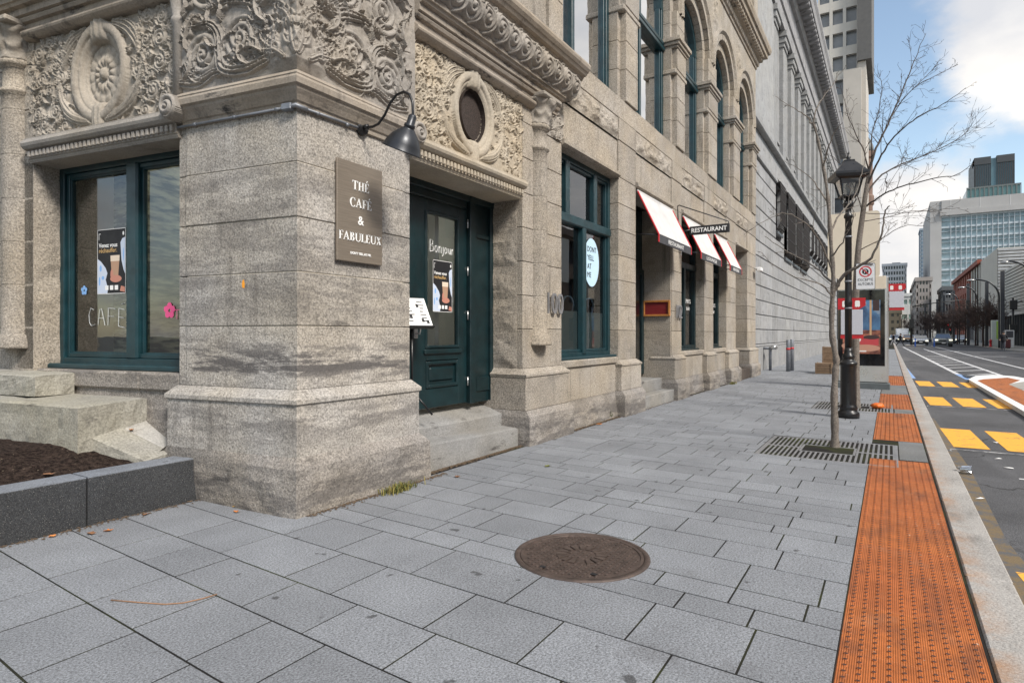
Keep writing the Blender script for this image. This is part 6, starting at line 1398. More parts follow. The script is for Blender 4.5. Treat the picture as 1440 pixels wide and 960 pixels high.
# ================================================================== grey stone building further along
GY = 4.74
t = T('grey_stone_building', 'long grey limestone bank building with rusticated base, grilles and tall pilasters', 'building', (25, GY, 0))
def FG(s, d, z): return (s, GY + d, z)
m = MB(FG); E_ = 72.0; m.auto = random.Random(3); m.gap = .006
m.box(25.0, E_, -.06, .5, -.1, 1.02, .01); m.box(25.0, E_, -.03, .5, 1.02, 1.12, .02)
zc = [1.12, 1.75, 2.38, 3.0, 3.62, 4.24, 4.86, 5.5, 6.2, 6.9, 7.6, 8.3, 8.9]
gw = [(32.1, 33.8, 6.6, 8.9), (34.8, 37.4, 5.6, 8.9), (38.2, 40.7, 5.6, 8.9), (41.4, 44.4, 5.6, 8.9)] + [(45.9 + 2.3 * k, 47.3 + 2.3 * k, 6.9, 8.9) for k in range(8)]
for a, b in zip(zc, zc[1:]):
    xs = [(25.0, E_)]
    for (w0, w1, z0, z1) in gw:
        if z0 < b - .05 and z1 > a + .05: xs = [r for x0, x1 in xs for r in ([(x0, w0)] if w0 > x0 else []) + ([(w1, x1)] if w1 < x1 else []) if r[1] > r[0]] if any(x0 < w0 < x1 for x0, x1 in xs) else xs
    # rebuild properly by cutting
    xs = []; cur = 25.0
    for (w0, w1, z0, z1) in gw:
        if z0 < b - .05 and z1 > a + .05: xs.append((cur, w0)); cur = w1
    xs.append((cur, E_))
    for x0, x1 in xs:
        n = max(1, round((x1 - x0) / 1.5)); 
        for k in range(n): m.box(x0 + (x1 - x0) * k / n, x0 + (x1 - x0) * (k + 1) / n, random.Random(k + int(a * 50)).uniform(-.004, .004), .5, a + .012, b - .012, .022)
m.box(25, 32.1, .045, .3, 1, 8.95); m.box(25, E_, .29, .8, 1, 9); m.box(32.1, E_, .045, .3, 1, 5.6); m.box(44.6, E_, .045, .3, 5.6, 6.85); m.box(63.6, E_, .045, .3, 5, 8.95)
m.box(25.0, E_, -.10, .5, 8.9, 9.1, .02); m.box(25.0, E_, .02, .5, 9.1, 10.15, .01); m.box(25.0, E_, -.22, .5, 10.15, 10.4, .04)
m.box(25, E_, .55, .9, 10.4, 17.3); m.box(25.0, 31.5, .0, .6, 10.4, 17.3, .01)
m.build('wall', M['grey'], t)
m = MB(FG); x = 31.5; pils = []
while x < E_ - 1.2: pils.append(x); x += 3.05
pm_ = MB(FG)
for i, x in enumerate(pils):
    pm_.box(x, x + 1.05, -.0, .6, 10.6, 16.5, .02); pm_.box(x - .08, x + 1.13, -.08, .6, 10.4, 10.75, .03); pm_.box(x - .06, x + 1.11, -.06, .6, 16.5, 16.7, .02); pm_.box(x - .12, x + 1.17, -.14, .6, 16.7, 17.0, .03); pm_.box(x - .2, x + 1.25, -.2, .6, 17.0, 17.3, .02)
pm_.build('pilasters', M['grey'], t)
for i, x in enumerate(pils):
    m = MB(FG); a, b = x + 1.05, x + 3.05; m.box(a, a + .3, .22, .7, 10.5, 17.2); m.box(b - .3, b, .22, .7, 10.5, 17.2); m.box(a + .3, b - .3, .22, .7, 10.5, 11.4); m.box(a + .3, b - .3, .22, .7, 14.2, 14.9); m.box(a + .2, b - .2, .12, .5, 11.3, 11.45)
    o = m.build('window', M['grey'], t); m = MB(FG); pane(m, a + .3, b - .3, 11.4, 17.2, .5); m.build('pane', simple('dark_pane', (.03, .035, .04), .1), o)
m = MB(FW); m.sweep([(-.1, 17.3), (.10, 17.32), (.12, 18.0), (.2, 18.05), (.22, 18.5), (.14, 18.55), (.14, 19.35), (.3, 19.4), (.4, 19.7), (.4, 19.85), (1.0, 19.95), (1.05, 20.3), (1.15, 20.5), (1.15, 20.7), (-.1, 20.9)], [(25, GY), (E_, GY), (E_, GY + 5)]); m.build('cornice', M['greydk'], t)
m = MB(FW); m.box(25, E_ - .02, GY + .2, GY + 14, 0, 20.6); m.build('body', M['grey'], t)
m = MB(FG)
for k in range(66): m.box(25.2 + k * .71, 25.55 + k * .71, -.95, -.2, 19.72, 19.93, .02)
m.build('modillions', M['greydk'], t)
GRL = simple('brown_black_iron', (.022, .019, .018), .6, .2)
for i, (w0, w1, z0, z1) in enumerate(gw):
    m = MB(FG); m.box(w0, w1, .2, .29, z0, z1); m.box(w0 - .06, w1 + .06, -.10, .3, z0 - .16, z0, .02); o = m.build('window', simple('dark_window', (.07, .075, .08), .2), t)
    m = MB(FG); n = max(4, int((w1 - w0) / .24))
    for k in range(n + 1): x = w0 + (w1 - w0) * k / n; m.tube([(x, -.03, z0 + .02), (x, -.22, z0 + .35), (x, -.22, z1 - .1), (x, -.05, z1 + .25)], .022, 4)
    for z in np.arange(z0 + .35, z1, .55): m.box(w0 - .03, w1 + .03, -.24, -.20, z, z + .04)
    m.box(w0 - .05, w1 + .05, -.22, .02, z1 + .0, z1 + .06); m.build('grille', GRL, o)

# ================================================================== far buildings
def bmat(name, col, var=.1, sc=.4): return simple(name, col, .7, 0, var, sc)
def facade(m, fr, s0, s1, z0, z1, ns, nz, wf, hf, dep=.15):
    """window panes recessed by cutting the wall into piers and spandrels; returns pane rectangles"""
    cw, ch = (s1 - s0) / ns, (z1 - z0) / nz; pw, ph = cw * wf, ch * hf
    for i in range(ns + 1):
        a = s0 + i * cw - (cw - pw) / 2; b = a + cw - pw; m.box(max(a, s0), min(b, s1), 0, dep, z0, z1, 0, fr)
    for j in range(nz + 1):
        a = z0 + j * ch - (ch - ph) / 2; b = a + ch - ph; m.box(s0, s1, .012, dep, max(a, z0), min(b, z1), 0, fr)
BG = simple('dark_blue_pane', (.05, .065, .08), .12, 0, .3, .3); GG = simple('green_glass_pane', (.27, .36, .40), .08, 0, .4, .25); BL = simple('blue_glass_pane', (.16, .25, .34), .1, 0, .25, .15)
def tower(name, label, x, y0, y1, dx, z, mat, pmat, ns, nz, wf, hf, nside=3, roof=True, z0=0, side='both'):
    """block whose front faces the camera (-X); windows on the front and on the street side"""
    t = T(name, label, 'building', (x, (y0 + y1) / 2, 0))
    fr = lambda s, d, zz: (x + d, y1 - s, zz); W_ = y1 - y0
    m = MB(); m.box(x + .5, x + dx, y0 + .5, y1 - .5, z0, z - .4); m.build('core', pmat, t)
    m = MB(); facade(m, fr, 0, W_, z0, z, ns, nz, wf, hf, .5); f2 = lambda s, d, zz: (x + s, y1 - d, zz); f3 = lambda s, d, zz: (x + s, y0 + d, zz)
    facade(m, f2, .01, dx, z0, z - .01, nside, nz, wf, hf, .49); facade(m, f3, .01, dx, z0, z - .01, nside, nz, wf, hf, .49); m.build('wall', mat, t)
    if roof:
        qq = random.Random(int(x + y0)); m = MB(); m.box(x + 4, x + dx - 4, y0 + W_ * .25, y0 + W_ * .6, z, z + W_ * .14); m.box(x + 3, x + 8, y0 + W_ * .68, y0 + W_ * .82, z, z + W_ * .08); m.build('roof_plant', M['galv'], t)
    if roof: m = MB(); m.box(x - .3, x + dx, y0 - .3, y1 + .3, z - .6, z + .5); m.build('parapet', mat, t)
    return t
def yat(u, x):
    r = (u - U0) / FPX; return x * (sy_ - cy_ * r) / (cy_ + sy_ * r)
def zat(u, v, x):
    r = (u - U0) / FPX; w_ = x / (cy_ + sy_ * r); return CAMH + (V0 - v) / FPX * w_
# hotel tower beyond the grey building
HX = 86; t = T('hotel_tower', 'tall beige tower with window bays and a dark clad side fin above the grey building', 'building', (HX, 5, 0)); BW = bmat('tower_beige', (.50, .475, .43)); 
y_l, y_r = yat(1150, HX), yat(1207, HX)
m = MB(); m.box(HX + .6, HX + 14, y_r, y_l, 0, 60); m.build('core', simple('hotel_pane', (.22, .235, .25), .12, 0, .2, .5), t)
m = MB(); fr = lambda s, d, zz: (HX + d, y_l - s, zz); W_ = y_l - y_r
facade(m, fr, 0, W_, 13.2, 60, 3, 16, .76, .62, .5); m.box(HX + .1, HX + 14, y_r - .5, y_r + .02, 0, 60); m.build('wall', BW, t)
m = MB(); ya, yb = yat(1226, HX), yat(1206, HX); m.box(HX - 1.0, HX + 12, ya, yb, zat(1225, 86, HX), 60); m.build('side_fin', simple('dark_cladding', (.09, .088, .085), .6, 0, .15, 2), t)
m = MB(); m.box(HX - .6, HX + 10, yat(1218, HX), yat(1207, HX), 0, zat(1217, 88, HX)); m.box(HX - 1.4, HX - .5, yat(1212, HX), yat(1187, HX), 0, zat(1200, 103, HX)); m.build('stone_shaft', bmat('shaft_stone', (.42, .39, .35)), t)
# turreted old building next to it
TX = 100; t = T('turret_building', 'dark brown turret with a small dome beside the tower', 'building', (TX, yat(1219, TX), 0)); cx_, cy2 = TX, yat(1219, TX); ra = .75; zt = zat(1219, 225, TX)
m = MB(); m.lathe((cx_, cy2), [(ra, 0), (ra, zt * .45), (ra * 1.2, zt * .46), (ra * 1.2, zt * .5), (ra, zt * .51), (ra, zt * .75), (ra * 1.25, zt * .76), (ra * 1.25, zt * .8), (ra, zt * .81), (ra, zt), (ra * 1.3, zt * 1.01), (ra * 1.3, zt * 1.04)], 10); m.build('shaft', bmat('turret_brick', (.16, .10, .075)), t)
m = MB(); m.smooth = True; z2 = zt * 1.04; m.lathe((cx_, cy2), [(ra * 1.2, z2), (ra * 1.1, z2 + .8), (ra * .7, z2 + 1.6), (ra * .2, z2 + 2.2), (.05, z2 + 3.6)], 14); m.build('dome', bmat('turret_dome', (.12, .13, .13)), t)
# left side of the vista
def simple_b(name, lab, u0, u1, vt, x, dx, mat, pm, ns, nz, wf, hf, nside=3): return tower(name, lab, x, yat(u1, x), yat(u0, x), dx, zat((u0 + u1) / 2, vt, x), mat, pm, ns, nz, wf, hf, nside)
simple_b('office_block', 'white gridded office block in the distance at the street end', 1241, 1275, 372, 310, 40, bmat('white_grid', (.55, .57, .60)), BG, 9, 13, .66, .6)
simple_b('beige_block', 'low beige building with dark openings below the white office block', 1228, 1267, 438, 235, 30, bmat('beige_wall', (.42, .33, .22)), BG, 5, 4, .5, .45)
simple_b('pale_green_block', 'pale low building with green glazing at the end of the street', 1266, 1288, 414, 260, 30, bmat('pale_wall', (.55, .56, .55)), simple('pale_green_pane', (.30, .42, .38), .2), 2, 3, .8, .3)
simple_b('brown_block', 'narrow brown brick building at the street end', 1283, 1292, 404, 300, 30, bmat('brown_wall', (.30, .20, .15)), BG, 3, 8, .5, .5)
simple_b('grey_brown_block', 'grey brown mid-rise building left of the glass hospital', 1288, 1310, 392, 215, 40, bmat('greybrown_wall', (.30, .27, .25)), BG, 5, 8, .55, .5)
simple_b('glass_tower', 'slender blue glass tower behind the grey brown building', 1294, 1309, 322, 420, 20, bmat('steel_blue', (.28, .34, .40)), BL, 5, 28, .8, .7)
# glass hospital
HX = 290; ya, yb = yat(1500, HX), yat(1308, HX); zt = zat(1308, 284, HX); t = T('glass_hospital', 'large pale glass fronted hospital block with a grey framed parapet', 'building', (HX, (ya + yb) / 2, 0))
GRY = bmat('hospital_grey', (.36, .355, .35), .10, .12)
m = MB(); m.box(HX + 1, HX + 60, ya, yb - .6, 0, zt - 1); m.build('core', GG, t)
yc = yat(1324, HX)
m = MB(); m.box(HX, HX + 60, yc, yb, 0, zt); m.box(HX - .4, HX + 60, ya, yc, zat(1324, 298, HX), zt); m.box(HX - 1.0, HX + 1, ya, yc + .5, zat(1324, 304, HX), zat(1324, 297, HX))
m.build('frame', GRY, t)
m = MB(); z_ = zat(1324, 304, HX)
for k in range(14): m.box(HX + .2, HX + 1.2, ya, yc, z_ - 4.1 * k - .7, z_ - 4.1 * k - .0); m.box(HX + .4, HX + 1.2, ya, yc, z_ - 4.1 * k - 2.1, z_ - 4.1 * k - 1.95)
fins = int((yc - ya) / 1.6)
m.build('spandrels', bmat('spandrel_white', (.42, .48, .52), .12), t)
m = MB()
for k in range(fins): y = ya + k * 1.6; m.box(HX + .0, HX + .3, y, y + .16, 4, z_)
m.build('mullions', bmat('mullion_white', (.50, .54, .57), .05), t)
m = MB()
for k in range(8): y = yc - 3 - k * 9; m.box(HX - .45, HX - .38, y, y + .2, zat(1324, 298, HX), zt)
m.build('parapet_seams', bmat('seam_white', (.5, .5, .5)), t)
# dark office tower behind
DX = 430; ya, yb = yat(1427, DX), yat(1370, DX); zt = zat(1400, 219, DX); zl = zat(1400, 262, DX); t = T('dark_office_tower', 'dark glass office tower with green lower storeys rising above the hospital', 'building', (DX, (ya + yb) / 2, 0))
DK = simple('dark_bronze_wall', (.045, .05, .055), .5, 0, .1, .2)
m = MB(); m.box(DX + .6, DX + 30, ya + .5, yb - .5, 0, zt - 1); m.build('core', simple('tower_glass', (.09, .16, .19), .15, 0, .2, .1), t)
fr = lambda s, d, zz: (DX + d, yb - s, zz); W_ = yb - ya
m = MB(); facade(m, fr, 0, W_ * .42, zl, zt, 9, 1, .55, .9, .6); facade(m, fr, W_ * .56, W_, zl, zt, 9, 1, .55, .9, .6); m.box(DX, DX + 30, yb - .5, yb, 0, zt); m.box(DX, DX + 30, ya, ya + .5, 0, zt)
m.box(DX - .2, DX + 10, yb - W_ * .42, yb, zt - 4, zt); m.box(DX - .2, DX + 10, ya, ya + W_ * .44, zt - 4, zt); m.build('wall', DK, t)
m = MB(); fr2 = lambda s, d, zz: (DX - 6 + d, yb + 4 - s, zz); facade(m, fr2, 0, W_ + 6, 0, zl - .5, 12, 12, .7, .75, .6); m.build('podium_wall', simple('podium_frame', (.12, .14, .14), .5), t)
m = MB(); m.box(DX - 5.4, DX + 20, ya - 1.6, yb + 3.6, 0, zl - .8); m.build('podium_glass', simple('podium_green', (.16, .30, .29), .15, 0, .2, .2), t)
# street frontage on the right
RY = -14.0
def front(s, d, z): return (s, RY - d, z)
# brick row
t = T('brick_building', 'old red brick commercial building with rows of windows on the right', 'building', (170, RY - 6, 0)); x0, x1, zt = 140, 196, 15.0
m = MB(); m.box(x0 + .5, x1, RY - 14, RY - .5, 0, zt - .3); m.build('core', BG, t)
m = MB(); fl = lambda s, d, z: (x1 - s, RY - d, z); facade(m, fl, 0, x1 - x0, 0, zt, 14, 4, .5, .6, .5); m.box(x0, x0 + .5, RY - 14, RY, 0, zt); m.box(x0 - .2, x1, RY - .2, RY + .5, zt - .6, zt + .2); m.box(x0 - .2, x1, RY - .1, RY + .25, 4.2, 4.7); m.build('wall', simple('red_brick', (.24, .065, .04), .8, 0, .2, 1.5), t)
simple_b('dark_block', 'dark grey low building beyond the brick one', 1326, 1341, 405, 205, 20, bmat('dark_wall', (.10, .105, .11)), BG, 4, 4, .6, .5)
# beige gallery block with slatted end
x0, x1, zt = 119, 156, 14.8; t = T('beige_building', 'plain beige walled building with a slatted grey end face', 'building', ((x0 + x1) / 2, RY - 8, 0))
m = MB(); m.box(x0 + .3, x1, RY - 24, RY, 0, zt); m.build('wall', bmat('plain_beige', (.47, .44, .39), .06), t)
m = MB()
for k in range(20): z = 5 + k * .49; m.box(x0 - .15, x0 + .3, RY - 24, RY - .05, z, z + .34, .02)
m.build('slatted_end', simple('slat_grey', (.38, .39, .40), .6, 0, .2, .8), t)
m = MB(); facade(m, lambda s, d, z: (x1 - s, RY + .12 - d, z), 0, x1 - x0, 0, 4.4, 14, 1, .75, .8, .12); m.build('shopfront', bmat('shop_frame', (.15, .15, .16)), t)
# modern louvred building nearest on the right
x0, x1, zt = 68, 116, 10.9; t = T('louvred_building', 'pale modern building with horizontal louvres and a dark glazed ground floor', 'building', ((x0 + x1) / 2, RY - 6, 0))
m = MB(); m.box(x0, x1, RY - 16, RY - .4, 0, zt - .2); m.build('core', simple('louvre_backing', (.20, .20, .19), .6, 0, .25, .3), t)
m = MB(); n = 30
for k in range(n): z = 4.4 + (zt - 4.4) * k / n; m.box(x0, x1, RY - .45, RY - .1 - .1 * (k % 2), z, z + (zt - 4.4) / n * .7, .01)
m.box(x0, x1, RY - .5, RY + .1, 4.1, 4.45); m.box(x1 - .6, x1 + .05, RY - 16, RY, 0, zt); m.build('louvres', bmat('louvre_pale', (.50, .49, .46), .12, .6), t)
m = MB()
for k in range(24): x = x0 + k * 2; m.box(x, x + .22, RY - .4, RY, 0, 4.1)
m.build('columns', simple('column_dark', (.05, .055, .06), .5), t)
# near opposite row, only mirrored in the panes
t = T('opposite_building', 'plain brick building opposite, outside the picture, mirrored in the cafe panes', 'building', (20, RY - 8, 0)); x0, x1, zt = -45, 62, 12.5
m = MB(); m.box(x0, x1, RY - 14, RY - 6.6, 0, zt - .3); m.build('core', BG, t); m = MB(); facade(m, lambda s, d, z: (x1 - s, RY - 6 - d, z), 0, x1 - x0, 0, zt, 26, 3, .5, .6, .6); m.box(x0, x1, RY - 6.2, RY - 5.6, zt - .5, zt + .2); m.build('wall', simple('opposite_brick', (.26, .20, .16), .8, 0, .2, 1), t)

# ================================================================== vehicles, people and right hand street things
def make_car(name, label, col, L_=4.6, W_=1.85, H_=1.65, suv=True, loc=(0, 0, 0), van=False):
    t = T(name, label, 'van' if van else 'car', (0, 0, 0)); pm = simple(name + '_paint', col, .25, .2, .05, 3); hw = W_ / 2
    if van: prof = [(0, .45), (0, 1.05), (.25, 1.35), (.9, 2.35), (1.2, H_), (L_, H_), (L_, .4)]
    elif suv: prof = [(0, .42), (-.02, .75), (.10, .98), (1.15, 1.10), (1.30, 1.12), (L_ - .15, 1.14), (L_, .9), (L_, .42)]
    else: prof = [(0, .38), (-.02, .62), (.15, .80), (1.25, .94), (1.4, .96), (L_ - .25, 1.0), (L_, .85), (L_, .4)]
    # body: cross sections with rounded shoulders
    m = MB(); n = len(prof); secs = [(-hw + .16, -.06), (-hw + .03, -.02), (-hw, 0), (hw, 0), (hw - .03, -.02), (hw - .16, -.06)]
    cxm = sum(p[0] for p in prof) / n; czm = sum(p[1] for p in prof) / n; vs = []
    for y, k in ((-hw + .14, -.07), (-hw + .04, -.02), (-hw, .0)): pass
    rows = [(-hw, -.10), (-hw + .05, -.03), (-hw + .22, 0), (hw - .22, 0), (hw - .05, -.03), (hw, -.10)]
    for (y, k) in rows:
        for (x, z) in prof: vs.append((x + (-k * (1 if x < L_ / 2 else -1)), y, z + (k * .6 if z > czm else 0)))
    fs = [(r * n + i, r * n + (i + 1) % n, (r + 1) * n + (i + 1) % n, (r + 1) * n + i) for r in range(5) for i in range(n)] + [tuple(range(n))[::-1], tuple(range(5 * n, 6 * n))]
    m.add(vs, fs); m.build('body', pm, t)
    if not van:
        zb, zr = (1.10, H_) if suv else (.93, H_); a0, a1, a2, a3 = (1.15, 1.75, L_ - .9, L_ - .2) if suv else (1.3, 2.1, L_ - 1.5, L_ - .55)
        m = MB(); m.add([(a0, -hw + .10, zb), (a0, hw - .10, zb), (a3, hw - .10, zb), (a3, -hw + .10, zb), (a1, -hw + .24, zr - .03), (a1, hw - .24, zr - .03), (a2, hw - .24, zr - .03), (a2, -hw + .24, zr - .03)], [(0, 4, 5, 1), (1, 5, 6, 2), (2, 6, 7, 3), (3, 7, 4, 0)]); m.build('windows', M['glasscar'], t)
        m = MB(); m.box(a1 - .05, a2 + .05, -hw + .22, hw - .22, zr - .05, zr, .02)
        for (x, y, x2, y2) in ((a0, hw - .1, a1, hw - .24), (a3, hw - .1, a2, hw - .24), (a0, -hw + .1, a1, -hw + .24), (a3, -hw + .1, a2, -hw + .24)): m.tube([(x, y, zb), (x2, y2, zr - .03)], .035, 6)
        m.box(a1, a2, -hw + .25, hw - .25, zb - .1, zb + .1); m.build('roof', pm, t)
    else:
        m = MB(); m.add([(.28, -hw + .15, 1.40), (.28, hw - .15, 1.40), (.86, hw - .2, 2.25), (.86, -hw + .2, 2.25)], [(3, 2, 1, 0)]); m.build('windscreen', M['glasscar'], t); m = MB(); m.box(1.3, L_ - .05, -hw - .12, hw + .12, .9, H_ + .35, .04); m.build('cargo_box', M['white'], t)
    zb = .95 if van else (.86 if suv else .66)
    m = MB(); m.box(-.05, .06, -hw * .5, hw * .5, zb - .16, zb + .02, .01); m.build('grille', M['lampmetal'], t)
    m = MB(); m.box(-.07, .2, -hw + .1, hw - .1, .32, .52, .03); m.box(-.02, L_, -hw + .12, hw - .12, .2, .42); m.build('bumper', M['black'], t)
    hl = emat(name + '_headlight', (1, .95, .75), 1.1)
    for s in (-1, 1):
        m = MB(); m.box(-.06, .14, s * hw * .78 - .17, s * hw * .78 + .17, zb - .08, zb + .08, .02); m.build('headlight', hl, t)
        m = MB(); m.box(1.25, 1.45, s * (hw + .02) - .1, s * (hw + .02) + .1, zb + .18, zb + .32, .03); m.build('mirror', pm, t)
        for x in (.82, L_ - .85):
            f = lambda a, b, c, x=x, s=s: (x + a, s * (hw - .12) + c, .34 + b); m = MB(f); m.smooth = True; m.lathe((0, 0), [(.2, -.11), (.33, -.11), (.35, -.08), (.35, .08), (.33, .11), (.2, .11)], 20); w_ = m.build('wheel', M['tyre'], t); m = MB(f); m.lathe((0, 0), [(.02, -.115), (.2, -.112), (.2, .112), (.02, .115)], 16); m.build('rim', M['galv'], w_)
    m = MB(); m.box(-.085, -.06, -.2, .2, .42, .54); m.build('number_plate', M['w_ink'], t)
    t.location = loc; return t
gz = -.035
p = gpt(1327, 487.4, gz); make_car('parked_suv', 'grey silver sport utility vehicle driving towards the camera in the right lane', (.30, .32, .30), 4.6, 1.95, 1.70, True, (p.x, p.y, gz))
p = gpt(1295, 485.5, gz); sed = make_car('parked_sedan', 'silver grey sedan stopped behind the traffic island', (.36, .38, .41), 4.6, 1.85, 1.46, False, (p.x, p.y, gz))
p = gpt(1269, 480.5, gz); make_car('delivery_van', 'white delivery van far down the street', (.68, .68, .68), 5.6, 2.1, 2.5, False, (p.x, p.y, gz), True)
for k, (u, v, c, lab) in enumerate(((1258, 481.5, (.5, .52, .54), 'pale car at the left kerb behind the pedestrians'), (1277, 481.3, (.55, .28, .1), 'orange toned taxi beside the white van'), (1286, 480.8, (.5, .5, .52), 'pale car between the taxi and the silver sedan'))):
    p = gpt(u, v, gz); make_car('distant_car', lab, c, 4.5, 1.8, 1.5, False, (p.x, p.y, gz))
p = gpt(1352, 482.6, gz); make_car('kerbside_car', 'pale blue car parked at the far kerb behind the tree row', (.42, .48, .58), 4.5, 1.8, 1.5, False, (p.x, p.y, gz))
# people
def person(label, loc, rz, pose, top, legs, hgt=1.72):
    t = T('person', label, 'person', (0, 0, 0)); J = {}; s = hgt / 1.72
    J = dict(pel=(0, 0, .92), sp=(0, .0, 1.12), ch=(.02, 0, 1.34), nk=(.03, 0, 1.48), hd=(.05, 0, 1.58), tp=(.06, 0, 1.70))
    a = pose; edges = [('pel', 'sp'), ('sp', 'ch'), ('ch', 'nk'), ('nk', 'hd'), ('hd', 'tp')]; rad = dict(pel=.15, sp=.14, ch=.17, nk=.055, hd=.095, tp=.07)
    for sd, n in ((1, 'l'), (-1, 'r')):
        st = a * sd
        J['hip' + n] = (0, .09 * sd, .88); J['kn' + n] = (.30 * st + .04, .09 * sd, .50); J['an' + n] = (.52 * st - (.12 if st < 0 else 0), .09 * sd, .09 + (.06 if st < 0 else 0)); J['to' + n] = (J['an' + n][0] + .16, .10 * sd, .05 + (.03 if st < 0 else 0))
        J['sh' + n] = (.02, .19 * sd, 1.40); J['el' + n] = (-.16 * st - .02, .25 * sd, 1.14); J['ha' + n] = (-.22 * st + .12, .24 * sd, .92)
        edges += [('pel', 'hip' + n), ('hip' + n, 'kn' + n), ('kn' + n, 'an' + n), ('an' + n, 'to' + n), ('ch', 'sh' + n), ('sh' + n, 'el' + n), ('el' + n, 'ha' + n)]
        rad.update({'hip' + n: .105, 'kn' + n: .07, 'an' + n: .055, 'to' + n: .045, 'sh' + n: .075, 'el' + n: .06, 'ha' + n: .045})
    ks = list(J); me = bpy.data.meshes.new('body'); me.from_pydata([tuple(c * s for c in J[k]) for k in ks], [(ks.index(a_), ks.index(b_)) for a_, b_ in edges], []); ob = bpy.data.objects.new('body', me); COL.objects.link(ob)
    md = ob.modifiers.new('skin', 'SKIN'); 
    for i, k in enumerate(ks): me.skin_vertices[0].data[i].radius = (rad[k] * s, rad[k] * s); me.skin_vertices[0].data[i].use_root = (k == 'pel')
    ob.modifiers.new('sub', 'SUBSURF').levels = 1
    dg = bpy.context.evaluated_depsgraph_get(); nm = bpy.data.meshes.new_from_object(ob.evaluated_get(dg)); ob.modifiers.clear(); ob.data = nm
    for mt in (top, legs, M['skin'], M['black']): nm.materials.append(mt)
    for pl in nm.polygons:
        z = pl.center.z / s; pl.material_index = 3 if z < .10 else 1 if z < .90 else 0 if z < 1.47 else 2; pl.use_smooth = True
        if .86 < z < 1.0 and abs(pl.center.y) > .19 * s: pl.material_index = 2
    ob.parent = t
    m = MB(); m.smooth = True; m.lathe((.04 * s, 0, 1.60 * s), [(.095 * s, -.02), (.108 * s, .02), (.105 * s, .08 * s), (.07 * s, .125 * s), (.01, .14 * s)], 14); m.build('hair', M['k_ink'], t)
    m = MB(); m.smooth = True; m.lathe((.01, 0, 0), [(.19 * s, .80 * s), (.20 * s, .86 * s), (.185 * s, 1.05 * s), (.195 * s, 1.25 * s), (.17 * s, 1.40 * s), (.07 * s, 1.47 * s)], 14, None, lambda a_, z, r: -.05 * abs(math.cos(a_)) ); m.build('coat', top, t)
    t.location = loc; t.rotation_euler = (0, 0, rz); return t
p = gpt(1266, 486.6, gz); person('person in dark clothes striding across the street, right of a pair', p, R(-80), .8, M['cloth'], M['cloth']); p = gpt(1256.5, 485.5, gz); person('person in black coat and pale trousers walking at the left kerb', p, R(100), .7, M['cloth'], simple('pale_trousers', (.35, .35, .37), .9))
p = gpt(1411, 493.5, .09); person('person in a dark jacket walking on the far right pavement', p, R(170), .5, M['cloth'], M['jeans'])
# tall dark slab posts
m = MB(); m.box(-.22, .22, -.17, .17, -.05, 8.6, .02); sp0 = m.build('dark_slab_post', simple('dark_slab', (.035, .038, .045), .5)); first = True
for k, (u, v, h_) in enumerate(((1409.5, 489.5, 8.1), (1387.5, 486.6, 7.9), (1361.5, 484.6, 8.6), (1341, 483, 8.4), (1327, 482, 8.2), (1318, 481, 8.0), (1308, 480.2, 8.0), (1301, 479.6, 8.0))):
    o = sp0 if first else sp0.copy()
    if not first: COL.objects.link(o)
    first = False; p = gpt(u, v, .09); p.y = max(p.y, -13.4) if p.x < 200 else p.y; o.location = (p.x, p.y, .09); o.scale = (1, 1, h_ / 8.6)
    tag(o, ['tallest dark slab post at the right, left of the traffic signal', 'second dark slab post from the right'][k] if k < 2 else 'dark slab post in the receding row on the far pavement', 'post', 'tall dark slab posts on the far pavement')
# curved street lamps
def street_lamp(u, v, vh, uh, label):
    p = gpt(u, v, .09); t = T('street_lamp', label, 'street lamp', p, 'curved arm street lamps on the far side'); w_ = p.x * cy_ + p.y * sy_; zt = CAMH + (V0 - vh) / FPX * w_; reach = (u - uh) / FPX * w_ * 1.0
    m = MB(); m.smooth = True; m.tube(spline([(p.x, p.y, .09), (p.x, p.y, zt * .6), (p.x, p.y + .1, zt * .82), (p.x, p.y + reach * .35, zt * .95), (p.x, p.y + reach * .8, zt), (p.x, p.y + reach, zt)], 4), .09, 8); m.build('pole', M['lampmetal'], t)
    m = MB(); m.smooth = True; m.lathe((p.x, p.y + reach + .2, zt - .12), [(.1, 0), (.38, .02), (.42, .08), (.25, .16), (.05, .2)], 14); m.build('lamp_head', M['steel'], t)
street_lamp(1405, 489, 392, 1376, 'street lamp with curved arm in front of the beige building'); street_lamp(1375, 486, 403, 1359, 'street lamp with curved arm beside the red brick building'); street_lamp(1349, 483.5, 413, 1338, 'smallest street lamp with curved arm, farthest away'); street_lamp(1452, 491, 366, 1424, 'street lamp whose head enters at the right edge of the photo')
